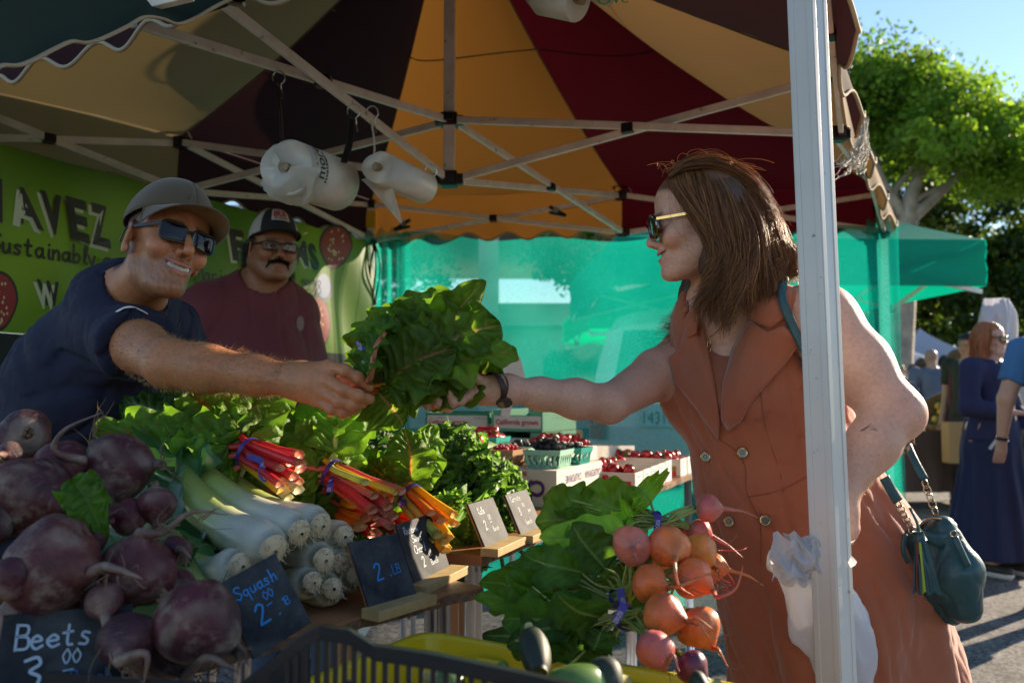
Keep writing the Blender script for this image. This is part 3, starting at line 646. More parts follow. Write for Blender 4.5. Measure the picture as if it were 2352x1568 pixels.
# trees ------------------------------------------------------------
M_leafT = mat('tree leaves', (.10, .20, .012), .5, attr=True, trans=.5, tmul=1.8, spec=.4)
M_bark = mat('pale bark', (.32, .27, .21), .8, var=.3, vscale=5, bump=.6, bscale=12, bdist=.02)
def tree(base, lab, limbs, blobs, n, leaf=.11, seed=1, tr=.35, name='fig_tree', cat='tree'):
    r = np.random.default_rng(seed); t_ = thing(name, lab, cat, base); g = G()
    for pts, r0, r1 in limbs:
        p = smooth_poly(np.array(pts) + np.asarray(base), 5); g.tube(p, np.linspace(r0, r1, len(p)), 9)
    mk('trunk', g, M_bark, t_, smooth=True)
    vs_, cs_ = [], []
    tot = sum(b[1][0]*b[1][1]*b[1][2] for b in blobs)
    for c, rad, tint in blobs:
        k = int(n * rad[0]*rad[1]*rad[2] / tot)
        # clumps inside the blob, leaves inside the clumps
        m = max(6, k // 70); d = r.normal(size=(m, 3)); d /= np.linalg.norm(d, axis=1)[:, None]
        cc = np.array(c) + d * np.array(rad) * (r.uniform(.35, 1.05, (m, 1))**.6)
        ci = r.integers(0, m, k); cr2 = r.uniform(.12, .34, m) * np.mean(rad)**.5
        p = cc[ci] + r.normal(size=(k, 3)) * (cr2[ci][:, None] * V(1, 1, .6)) + np.asarray(base)
        a = r.normal(size=(k, 3)); a /= np.linalg.norm(a, axis=1)[:, None]; b = np.cross(a, r.normal(size=(k, 3))); b /= np.linalg.norm(b, axis=1)[:, None]
        s_ = r.uniform(.6, 1.3, (k, 1)) * leaf
        q = np.stack([p - a*s_*.5, p + b*s_*.26, p + a*s_*.5, p - b*s_*.26], 1)
        tone = r.uniform(.7, 1.3, (k, 1)) * (r.uniform(.75, 1.25, m)[ci])[:, None]
        yel = (r.uniform(0, 1, m)[ci])[:, None] ** 2
        col = (np.array(tint) * (1 - yel*.5) + V(.17, .22, .008) * yel*.5) * tone * (1.7 if leaf < .2 else 1.2)
        vs_.append(q.reshape(-1, 3)); cs_.append(np.repeat(col, 4, 0))
    v = np.vstack(vs_); g = G().add(v, np.arange(len(v)).reshape(-1, 4), np.vstack(cs_)); mk('crown', g, M_leafT, t_)
    return t_
def P3(u, v, Y, base): return D(u, v, Y) - np.asarray(base)
bs = V(7.6, 17.0, 0)
q = lambda u, v, Y=17.: tuple(P3(u, v, Y, bs))
limbs = [([(0, 0, 0), (.1, 0, 1.2), q(2085, 520)], .32, .22), ([q(2090, 560), q(2085, 480), q(2110, 400), q(2120, 300)], .20, .07), ([q(2085, 520), q(2060, 470), q(2030, 420), q(2000, 330)], .14, .05),
         ([q(2095, 500), q(2150, 450), q(2200, 400), q(2260, 300)], .13, .05), ([q(2060, 500), q(2110, 455), q(2180, 420)], .09, .04), ([q(2040, 520), q(2055, 440), q(2110, 370), q(2160, 300)], .08, .03), ([q(2115, 390), q(2070, 300), q(2060, 200)], .06, .02), ([q(2130, 380), q(2200, 280), q(2230, 200)], .06, .02)]
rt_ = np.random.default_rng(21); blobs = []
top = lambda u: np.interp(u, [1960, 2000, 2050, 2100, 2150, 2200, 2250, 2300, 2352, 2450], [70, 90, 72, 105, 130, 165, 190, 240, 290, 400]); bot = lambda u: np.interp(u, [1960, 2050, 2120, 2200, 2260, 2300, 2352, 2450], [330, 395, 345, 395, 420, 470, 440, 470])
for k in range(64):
    u = rt_.uniform(1950, 2420); a_, b_ = top(u), bot(u); f = rt_.uniform(0, 1); v = lerp(a_ + 22, b_ - 12, f); rr = rt_.uniform(.36, .74); lt = np.clip((u - 1980)/350, 0, 1); lit_mix = rt_.uniform(0, 1)*.5 + .5*lt  # tint lightens to the right: sunlit side put into the leaf colour
    blobs.append((q(u, v, 17 + rt_.normal()*.9), (rr*1.15, rr*1.2, rr*.8), tuple(lerp(V(.030, .080, .008), V(.085, .155, .008), lit_mix))))
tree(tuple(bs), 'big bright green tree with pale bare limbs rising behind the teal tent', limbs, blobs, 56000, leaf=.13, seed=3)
bs2 = V(17, 30, 0); q2 = lambda u, v, Y=30.: tuple(P3(u, v, Y, bs2))
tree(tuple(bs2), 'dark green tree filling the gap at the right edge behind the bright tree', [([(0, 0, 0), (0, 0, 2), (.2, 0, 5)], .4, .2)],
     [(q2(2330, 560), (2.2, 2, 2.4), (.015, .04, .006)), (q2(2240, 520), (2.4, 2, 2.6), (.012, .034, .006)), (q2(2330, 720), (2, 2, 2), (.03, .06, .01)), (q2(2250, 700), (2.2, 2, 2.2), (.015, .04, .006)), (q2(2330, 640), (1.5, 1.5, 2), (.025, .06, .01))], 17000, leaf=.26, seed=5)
bs3 = V(9, 31, 0); q3 = lambda u, v, Y=31.: tuple(P3(u, v, Y, bs3))
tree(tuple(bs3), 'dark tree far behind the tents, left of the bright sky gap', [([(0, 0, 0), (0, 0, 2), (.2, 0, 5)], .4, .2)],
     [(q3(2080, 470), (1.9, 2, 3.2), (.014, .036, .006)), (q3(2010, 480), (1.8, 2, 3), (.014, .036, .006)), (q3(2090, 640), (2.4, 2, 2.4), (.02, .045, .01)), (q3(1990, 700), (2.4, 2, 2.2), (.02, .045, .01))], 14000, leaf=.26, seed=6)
bs4 = V(-4, 29.5, 0)
tree(tuple(bs4), 'pale leafy street tree seen through the mesh at the top left of the cloth', [([(0, 0, 0), (0, 0, 2), (.2, 0, 5)], .25, .12)],
     [((0, -4, 4.6), (2.0, 1.5, 1.8), (.05, .12, .012)), ((6.5, -4, 5.2), (2.0, 1.5, 1.3), (.05, .12, .012))], 7000, leaf=.2, seed=8)
bs5 = V(24, 40, 0); q5 = lambda u, v, Y=40.: tuple(P3(u, v, Y, bs5))
tree(tuple(bs5), 'hazy dark tree at the very end of the street above the crowd', [([(0, 0, 0), (0, 0, 3), (.2, 0, 5)], .3, .2)],
     [(q5(2200, 760), (3.5, 2, 2.4), (.02, .05, .01)), (q5(2100, 770), (3.5, 2, 2.2), (.02, .05, .01)), (q5(2330, 800), (3, 2, 2.6), (.02, .05, .01)), (q5(2000, 780), (3, 2, 2.4), (.02, .05, .01))], 9000, leaf=.35, seed=9)
# brown cloth table and basket
ctb = thing('cloth_table', 'folding table under a brown cloth behind the teal handbag', 'table', (4.55, 9.3, 0))
g = G(); n = 60; P = np.zeros((n, 10, 3)); a = np.linspace(0, 2*math.pi, n, endpoint=False)
for i, t in enumerate(a):
    c, s_ = math.cos(t), math.sin(t); k = 1/max(abs(c)/.62, abs(s_)/.38)
    for j in range(10): 
        h = j/9; fl = 1 + .13*h*(1 + .4*math.sin(t*11)); P[i, j] = V(4.4 + c*k*fl, 9.3 + s_*k*fl, .77 - .62*h)
g.grid(P, closed_u=True); g.add(P[:, 0], np.arange(n)[None]); mk('table_cloth', g, mat('brown cloth', (.10, .062, .05), .9), ctb, smooth=False)
for x in (-.5, .5):
    for y in (-.28, .28): mk('leg', G().tube([(4.4 + x, 9.3 + y, 0), (4.4 + x, 9.3 + y, .75)], .015, 8), M_steel, ctb)
bk = thing('wicker_basket', 'tilted wicker basket of yellow fruit on the brown cloth table', 'basket', (4.55, 9.2, .77))
g = G(); P = []; Rm = np.array(Matrix.Rotation(R(-28), 3, 'Y') @ Matrix.Rotation(R(35), 3, 'X')); c = V(4.62, 9.2, .93)
for rr, z in ((0, -.10), (.16, -.10), (.2, .1), (.185, .1), (.15, -.085), (0, -.085)):
    P.append([c + Rm @ V(rr*1.2*math.copysign(abs(math.cos(t))**.5, math.cos(t)), rr*math.copysign(abs(math.sin(t))**.5, math.sin(t)), z) for t in a[::2]])
g.grid(np.array(P), closed_v=True); mk('basket_body', g, mat('wicker', (.30, .19, .08), .8, var=.3, vscale=60, bump=1, bscale=70, bdist=.01), bk, smooth=True)
for k in range(7):
    cc = c + Rm @ V(rng.uniform(-.14, .14), rng.uniform(-.1, .1), .08); an = np.linspace(0, math.pi, 7)
    g = G().tube([cc + V(0, 0, .04*math.cos(t)) for t in an], [.002 + .038*math.sin(t) for t in an], 10)
    mk('fruit', g, mat('yellow fruit', (.7, .45, .06), .4), smooth=True, label='yellow fruit heaped in the tilted wicker basket', cat='fruit', group='yellow fruit in the wicker basket')
bx = thing('cardboard_box', 'beige cardboard box standing on the brown cloth table behind the wicker basket', 'box', (4.3, 9.6, .77))
mk('box_body', gbox((4.05, 9.45, .775), (4.5, 9.75, 1.13)), mat('cardboard beige', (.36, .29, .17), .85), bx, bevel=.005)
# ---------------------------------------------------------------- tables
E0 = V(-.06, 1.72, 0); ee = nrm(V(.42, .907, 0)); en = V(-ee[1], ee[0], 0); ZT = .87
def T2(s, t, z=0.): return E0 + ee*s + en*t + V(0, 0, ZT + z)
M_ply = mat('worn plywood', (.30, .135, .055), .5, var=.3, vscale=5, bump=.35, bscale=40, bdist=.002, noise2=((.12, .06, .03), 7, .56, .12))
M_plyedge = mat('ply edge', (.17, .10, .06), .8, var=.5, vscale=60, bump=.8, bscale=80)
M_wood = mat('pine block', (.42, .30, .13), .6, var=.15, vscale=30, bump=.2, bscale=60)
def table(name, lab, O, ex, ey, L, W, th, legs):
    t_ = thing(name, lab, 'table', (O + ex*L/2 + ey*W/2) * V(1, 1, 0))
    n = 60; g = G(); P = np.zeros((n, 4, 3)); e_ = np.linspace(0, L, n)
    for i, s_ in enumerate(e_):
        j = .0025*math.sin(s_*37) + .002*math.sin(s_*91); P[i] = [O + ex*s_ + ey*(j), O + ex*s_ + ey*W, O + ex*s_ + ey*W - V(0, 0, th), O + ex*s_ + ey*(j + .002*math.sin(s_*150)) - V(0, 0, th)]
    g.grid(P, closed_v=True); g.add(P[0], np.arange(4)[None]); g.add(P[-1], np.arange(4)[None, ::-1]); mk('table_top', g, M_ply, t_)
    g = G(); Q = np.stack([P[:, 0] - ey*.0015 - V(0, 0, .003), P[:, 3] - ey*(.001) + V(0, 0, .001)], 1); mk('table_edge', g.grid(Q), M_plyedge, t_)
    for a, b in legs:
        q = O + ex*a + ey*b
        g = G(); g.tube([q*V(1, 1, 0), q - V(0, 0, th)], .0125, 12); g.tube([q*V(1, 1, 0) + ex*.045 + V(0, 0, 0), q + ex*.03 - V(0, 0, th)], .0125, 12); mk('leg', g, M_steel, t_, smooth=True)
    return t_
tA2, tB2 = V(-.70, .80, .85), V(-.052, 1.546, .85); ex1 = nrm(tB2 - tA2); ey1 = V(-ex1[1], ex1[0], 0); L1 = np.linalg.norm(tB2 - tA2)
def T1(s, t, z=0.): return tB2 + ex1*s + ey1*t + V(0, 0, z)
table('market_table', 'worn plywood table carrying the purple beets and the leeks', tA2, ex1, ey1, L1, .88, .018, [(L1 - .07, .06), (.1, .1), (.1, .8), (L1 - .1, .8)])
table('market_table', 'long plywood table carrying the kale, the berry crates and the strawberry trays', T2(0, 0), ee, en, 2.42, .8, .02, [(.10, .08), (1.15, .05), (2.0, .06), (.1, .72), (2.3, .7)])
# table under the golden beets, mostly hidden
O3 = V(.02, .84, .62)
table('market_table', 'low table under the yellow crate and the golden beets at the front', O3, V(1, .12, 0)/1.007, V(-.12, 1, 0)/1.007, .48, .62, .018, [(.42, .1), (.42, .5), (.1, .5), (.08, .1)])

# ---------------------------------------------------------------- chalkboard price signs
M_chalk = mat('chalkboard', (.024, .027, .032), .62, var=.5, vscale=20, spec=.12, noise2=((.085, .092, .095), 12, .42, .30), bump=.1, bscale=200)
M_chalkink = mat('chalk marks', (.7, .7, .7), .9, attr=True)
def sign(lab, BLp, BRp, TLp, lines, base=True, th=.004, lean=None):
    X_ = BRp - BLp; w_ = np.linalg.norm(X_); X_ = X_ / w_; Y_ = TLp - BLp; h_ = np.linalg.norm(Y_); Y_ = nrm(Y_ - X_*(Y_ @ X_)); Nn = np.cross(X_, Y_)
    t_ = thing('price_sign', lab, 'price sign', (BLp + BRp)/2)
    g = G().box((BLp + BRp)/2 + Y_*h_/2 - Nn*th/2, (w_, h_, th), [X_, Y_, Nn]); mk('board', g, M_chalk, t_, bevel=.0008)
    g = G().box((BLp + BRp)/2 + Y_*h_/2 - Nn*(th + .0015), (w_ - .0004, h_ - .0004, .0026), [X_, Y_, Nn]); mk('board_backing', g, M_ply, t_)
    if base:
        c = (BLp + BRp)/2; F_ = nrm(Nn * V(1, 1, 0)); g = G()
        g.box(c + F_*.012 - V(0, 0, .002), (w_*1.22, .038, .016), [nrm(X_*V(1, 1, 0)), F_, V(0, 0, 1)]); mk('wooden_foot', g, M_wood, t_, bevel=.001)
    for (s_, x, y, size, col) in lines:
        g = G(); write(g, s_, BLp + X_*w_*x + Y_*h_*y, X_, Y_, size*h_, max(.0011, size*h_*.11), col, jit=.012, lift=.0005); mk('chalk_lettering', g, M_chalkink, t_)
    return t_
blue, wht, pale = (.03, .22, .55), (.62, .66, .70), (.32, .42, .52)
sign('small chalkboard reading Beets 3.00 Bunch at the very front of the purple beets', D(-25, 1655, .96), D(290, 1618, 1.0), D(-45, 1420, 1.0), [('Beets', .10, .64, .24, pale), ('3', .20, .26, .30, pale), ('00', .48, .46, .15, pale), ('_', .50, .38, .15, pale), ('Bunch', .55, .26, .13, (.05, .16, .30))], base=False)
sign('small chalkboard reading Squash 2.00 LB stuck in front of the leeks', D(583, 1512, 1.12), D(716, 1428, 1.18), D(531, 1328, 1.14), [('Squash', .16, .70, .16, blue), ('2', .30, .30, .25, blue), ('.', .58, .30, .2, blue), ('00', .52, .54, .12, blue), ('_', .52, .46, .12, blue), ('1B', .74, .36, .10, blue)], base=False)
p = DZ(850, 1402, .858); q = DZ(960, 1370, .858)
sign('chalkboard on a wooden foot reading 2 LB, between the leeks and the chard sign', p, q, D(809, 1243, p[1] + .035), [('2', .30, .38, .25, blue), ('.', .56, .40, .2, blue), ('LB', .66, .42, .13, blue)])
p = DZ(953, 1346, .858); q = DZ(1035, 1306, .858)
sign('chalkboard on a wooden foot reading Rainbow Swiss Chard 2.00 Bunch', p, q, D(921, 1202, p[1] + .03), [('Rainbow', .12, .80, .12, wht), ('Swiss', .26, .64, .12, wht), ('Chard', .24, .46, .13, wht), ('2', .34, .22, .17, wht), ('00', .56, .34, .10, wht), ('Bunch', .55, .20, .09, wht)])
p = T2(.20, .03, .012); p = DZ(1117, 1262, .882); q = DZ(1172, 1238, .882)
sign('chalkboard on a wooden foot reading Kale 2.00 Bunch beside the curly kale', p, q, D(1083, 1156, p[1] + .03), [('Kale', .22, .72, .15, wht), ('2', .26, .38, .20, wht), ('00', .50, .56, .12, wht), ('_', .52, .49, .12, wht), ('Bunch', .52, .30, .10, wht)])
p = DZ(1199, 1232, .882); q = DZ(1247, 1212, .882)
sign('chalkboard on a wooden foot reading Carrots 3.00 per bunch, behind the kale sign', p, q, D(1167, 1135, p[1] + .03), [('Carrots', .12, .80, .13, wht), ('3', .28, .46, .18, wht), ('00', .50, .62, .11, wht), ('per', .66, .48, .10, wht), ('bunch', .38, .22, .12, wht)])

# ---------------------------------------------------------------- leaves
def leaf_mat(name, rough=.55, trans=.42, tmul=2.2, bs=90, b=.35):
    return mat(name, rough=rough, attr=True, trans=trans, tmul=tmul, bump=b, bscale=bs, bdist=.003, spec=.35, var=.22, vscale=25)
def savoy(m, sc, dist):
    t = m.node_tree; N = t.nodes; L = t.links; b = N['Principled BSDF']; bp0 = b.inputs['Normal'].links[0].from_node
    vo = N.new('ShaderNodeTexVoronoi'); vo.feature = 'SMOOTH_F1'; vo.inputs['Scale'].default_value = sc; tc = N.new('ShaderNodeTexCoord'); L.new(tc.outputs['Object'], vo.inputs['Vector'])
    bp = N.new('ShaderNodeBump'); bp.invert = True; bp.inputs['Strength'].default_value = .8; bp.inputs['Distance'].default_value = dist
    L.new(vo.outputs['Distance'], bp.inputs['Height']); L.new(bp0.outputs[0], bp.inputs['Normal']); L.new(bp.outputs[0], b.inputs['Normal']); return m
M_leaf = savoy(leaf_mat('chard leaf'), 75, .005); M_kale = leaf_mat('kale leaf', .42, .38, 2.0, 300, .5); M_stalk = mat('stalk', rough=.28, attr=True, spec=.6, var=.12, vscale=60, trans=.25, tmul=1.3, bump=.2, bscale=220)
def leaf(g, A, B, W, nh, bend=.12, cup=.2, ruf=.10, rfr=5, crk=.035, nu=40, nv=23, col=(.035, .11, .008), rib=(.45, .40, .2), seed=0, tipdroop=0, wprof=None, ribw=.05, edge=None, fold=0., twist=0.):
    "a crinkled leaf blade from A to B"
    r = np.random.default_rng(seed + 17); A = np.asarray(A, float); B = np.asarray(B, float); d = B - A; L = np.linalg.norm(d); d = d / L
    n0 = nrm(np.asarray(nh, float) - d * (np.asarray(nh, float) @ d)); s0 = np.cross(n0, d); ph = r.uniform(0, 6.28, 8)
    u = np.linspace(0, 1, nu); v = np.linspace(-1, 1, nv)
    wu = (np.sin(np.pi * np.clip(u, 0, 1)**.80)**.56) if wprof is None else wprof(u)
    wu = wu * (1 + .07*np.sin(u*17 + ph[0]) + .05*np.sin(u*29 + ph[1])); wu[0] = .06; wu[-1] = .02
    P = np.zeros((nu, nv, 3)); C = np.zeros((nu, nv, 3))
    sp = A + np.outer(u, d*L) + np.outer(bend*L*np.sin(np.pi*u) - tipdroop*L*u**3, n0) + np.outer(.05*L*np.sin(u*4 + ph[2])*u, s0)
    for j, vv in enumerate(v):
        av = abs(vv); w_ = W/2 * wu * vv; a = fold * av + twist*u
        blist = np.abs(np.sin(math.pi*(u*7.2 - av*1.9 + .22*math.sin(vv*5 + ph[3])))) * math.sin(math.pi*min(1, av*1.15))**.6
        z = cup*W*.5*av**1.5*wu + ruf*W*av**2*(np.sin(u*rfr*6.28 + ph[4] + (2.2 if vv > 0 else 0)) + .5*np.sin(u*rfr*11.9 + ph[5] + vv)) * np.minimum(1, u*4) + crk*W*(blist*1.2 + .6*np.sin(u*23 + vv*9 + ph[6]) * av)
        cs, sn = np.cos(a), np.sin(a)
        P[:, j] = sp + np.outer(w_*cs - z*sn*np.sign(vv)*(abs(fold) > 0), s0) + np.outer(np.abs(w_)*sn*(1 if fold else 0) + z*cs + (w_*np.sin(twist*u) if twist else 0), n0) + np.outer(-.18*L*av**1.6*(1 - u)*wu*.6, d)
        k = math.exp(-(av/ribw)**2); vein = np.exp(-(((u*7.2 - av*1.9 + .22*math.sin(vv*5 + ph[3])) % 1 - .0)/.09)**2) * (1 - av) * .55
        base = np.array(col) * (1 + .12*r.normal())[..., None] if False else np.tile(np.array(col), (nu, 1))
        base = base * (1 + .25*(blist - .5))[:, None]
        if edge is not None: base = lerp(base, np.array(edge), (av**3*.6))
        kk = np.clip(np.maximum(k*(1 - .35*u), vein*.6), 0, 1)[:, None]
        C[:, j] = base*(1 - kk) + np.array(rib)*kk
    g.grid(P, C); return sp
def stalk(g, pts, r0, r1, col, n=16, flat=.7, cut=None):
    p = smooth_poly(pts, 5); m = len(p); c = np.tile(np.array(col, float), (m, 1)); c *= (1 + .1*np.sin(np.linspace(0, 9, m)))[:, None]
    if cut is not None: c[0] = cut
    sec = lambda t, a: 1 + .07*np.cos(a*7) + .08*np.cos(a*3 + 1) + .04*np.cos(a*11 + t*3)
    g.tube(p, np.linspace(r0, r1, m), n, c, flat=flat, sec=sec)
M_band = mat('purple band', (.05, .025, .22), .4, attr=False, spec=.5); M_bandink = mat('band ink', (.6, .6, .65), .5)
def band(parent, T, ax, rad, tail=None, tw=.009, words='VEGETABLES'):
    g = G(); x = nrm(np.cross(ax, (0, 0, 1))); y = np.cross(x, ax); an = np.linspace(0, 2*math.pi, 30)
    P = np.array([[T + ax*(w_ + .002*math.sin(a*3)) + (x*math.cos(a) + y*math.sin(a))*rad*(1 + .05*math.sin(a*2)) for w_ in (-tw/2, tw/2)] for a in an]); g.grid(P)
    if tail is not None:
        p = smooth_poly(tail, 6); t = np.gradient(p, axis=0); sd_ = np.cross(t, V(0, -1, .2)); sd_ /= np.linalg.norm(sd_, axis=1)[:, None]
        g.grid(np.stack([p - sd_*tw*.62, p + sd_*tw*.62], 1))
    b_ = mk('band', g, M_band, parent, smooth=True)
    if tail is not None and len(tail) > 2:
        a_, b2_ = p[len(p)//3], p[-1]; X_ = nrm(b2_ - a_); N_ = V(0, -1, .2); Y_ = nrm(np.cross(N_, X_)); N2 = np.cross(X_, Y_)
        g = G(); text(g, words, a_ - Y_*tw*.36 + X_*.002 + N2*.0022, X_, Y_, np.linalg.norm(b2_ - a_)*.9, tw*.7, (.6, .6, .65)); mk('band_lettering', g, M_bandink, b_)
    return b_
COLS = {'red': (.62, .03, .035), 'pink': (.66, .13, .10), 'yellow': (.78, .46, .02), 'white': (.62, .62, .40), 'orange': (.75, .22, .03), 'lime': (.5, .58, .12)}
def chard_bunch(lab, T, butt, ldir, n, cols, spread=.10, Ls=.16, Ll=.22, Lb=.11, W=.13, rad=.022, seed=0, up=(0, 0, 1), tail=None, lcol=(.115, .235, .012), group=None, bandon=True, lspread=1.0, sr=.0065):
    Ll *= .62; W *= .8; Ls *= .7; sr *= 1.35; rad *= 1.2; spread *= .8
    r = np.random.default_rng(seed); d = nrm(butt); l = nrm(ldir); t_ = thing('chard_bunch', lab, 'chard', T, group)
    x = nrm(np.cross(d, (0, 0, 1))); y = np.cross(x, d)
    for k in range(n):
        a = k*2.399 + seed; q = math.sqrt((k + .5)/n); o = (x*math.cos(a) + y*math.sin(a))*rad*q*.9
        c = COLS[cols[k % len(cols)]]; lb = Lb*(1 + .22*r.normal()*.5); fl = (x*math.cos(a) + y*math.sin(a))*rad*q
        bp = T + d*lb + fl*1.5 + r.normal(size=3)*.004; ls = Ls*(.7 + .5*r.random())
        sx = nrm(np.cross(l, up)); sy = np.cross(sx, l); side = (sx*math.cos(a) + sy*math.sin(a)*.4)*spread*q*lspread
        lb0 = T + o*.6 + l*ls*.45 + side*.35
        g = G(); stalk(g, [bp, T + d*lb*.5 + fl*1.15, T + o, lb0, T + o + l*ls*.8 + side*.7], sr*r.uniform(.8, 1.25), sr*.5, c, cut=np.array(c)*.6 + V(.25, .2, .1)); mk('stalk', g, M_stalk, t_, smooth=True)
        tip = T + l*(ls*.8 + Ll*(.8 + .35*r.random())) + side*1.9 + r.normal(size=3)*.012; nh = np.asarray(up) + (sx*math.cos(a))*.9 + r.normal(size=3)*.25
        g = G(); tone = r.uniform(.75, 1.3)
        leaf(g, lb0, tip, W*r.uniform(.8, 1.25), nh, bend=r.uniform(.02, .16), cup=r.uniform(-.2, .35), ruf=r.uniform(.07, .15), rfr=r.uniform(3, 5), crk=.085, seed=seed*31 + k, rib=np.array(c)*.8 + V(.05, .08, .02), col=np.array(lcol)*tone, tipdroop=r.uniform(0, .2), twist=r.uniform(-.5, .5)); mk('leaf', g, M_leaf, t_, smooth=True)
    if bandon: band(t_, T, d, rad*1.12, tail)
    return t_
# --- bunches lying on the leeks and the table
T = D(578, 1042, 1.52)
chard_bunch('rainbow chard bunch with red stalks resting on top of the leeks', T, D(722, 1120, 1.42) - T, D(420, 1000, 1.66) - T, 13, ['red', 'pink', 'red', 'red', 'white', 'red', 'pink', 'yellow'], spread=.16, Ls=.12, Ll=.25, Lb=.115, W=.17, seed=1, up=(0, -.6, .8), tail=[T + V(0, -.03, .0), D(602, 1060, 1.46), D(600, 1088, 1.45), D(612, 1102, 1.45)], sr=.008)
T = D(768, 1090, 1.60)
chard_bunch('rainbow chard bunch with yellow and pink stalks right of the red one', T, D(945, 1190, 1.50) - T, D(630, 1030, 1.75) - T, 12, ['red', 'pink', 'pink', 'lime', 'red', 'yellow', 'pink'], spread=.15, Ls=.10, Ll=.21, Lb=.135, W=.15, seed=2, up=(0, -.6, .8), tail=[T + V(0, -.03, .0), D(760, 1105, 1.54), D(756, 1130, 1.53)], sr=.008)
T = D(948, 1143, 1.72)
chard_bunch('yellow stalked chard bunch standing against the kale', T, D(1042, 1240, 1.60) - T, D(890, 1055, 1.80) - T, 12, ['yellow', 'yellow', 'orange', 'yellow', 'lime'], spread=.15, Ls=.09, Ll=.14, Lb=.125, W=.11, seed=3, up=(-.3, -.75, .5), tail=[T + V(-.015, -.02, 0), D(925, 1152, 1.68), D(915, 1160, 1.68)], sr=.0075, lspread=.75)
T = D(800, 1170, 1.66)
chard_bunch('chard bunch with cut red stalk ends lying underneath the others on the table', T, D(880, 1208, 1.52) - T, D(700, 1090, 1.85) - T, 9, ['red', 'orange', 'pink', 'red', 'yellow'], spread=.12, Ls=.1, Ll=.16, Lb=.13, W=.12, seed=4, up=(0, -.5, .85), bandon=False, sr=.0085)
T = D(905, 1195, 1.80)
chard_bunch('small red chard bunch whose cut ends stick out past the chalkboards', T, D(1040, 1255, 1.60) - T, D(800, 1120, 2.0) - T, 8, ['pink', 'red', 'orange', 'red'], spread=.1, Ls=.1, Ll=.16, Lb=.14, W=.12, seed=6, up=(0, -.5, .85), bandon=False, sr=.0085)
for k, (uv, Y_, tip) in enumerate((((430, 1000), 1.72, (310, 965)), ((760, 1100), 1.9, (700, 1050)), ((850, 1100), 1.95, (800, 1060)))):
    T = D(*uv, Y_)
    chard_bunch(('dark leafed chard bunch at the back left, against the vendor in navy', 'green chard bunch filling the gap behind the pink stalks', 'green chard bunch between the white tray and the yellow stalks')[k], T, D(uv[0] + 90, uv[1] + 60, Y_ - .1) - T, D(*tip, Y_ + .12) - T, 9, ['red', 'white', 'pink'], spread=.15, Ls=.06, Ll=.2, Lb=.08, W=.15, seed=10 + k, up=(0, -.7, .7), bandon=False, lcol=(.035, .10, .008))

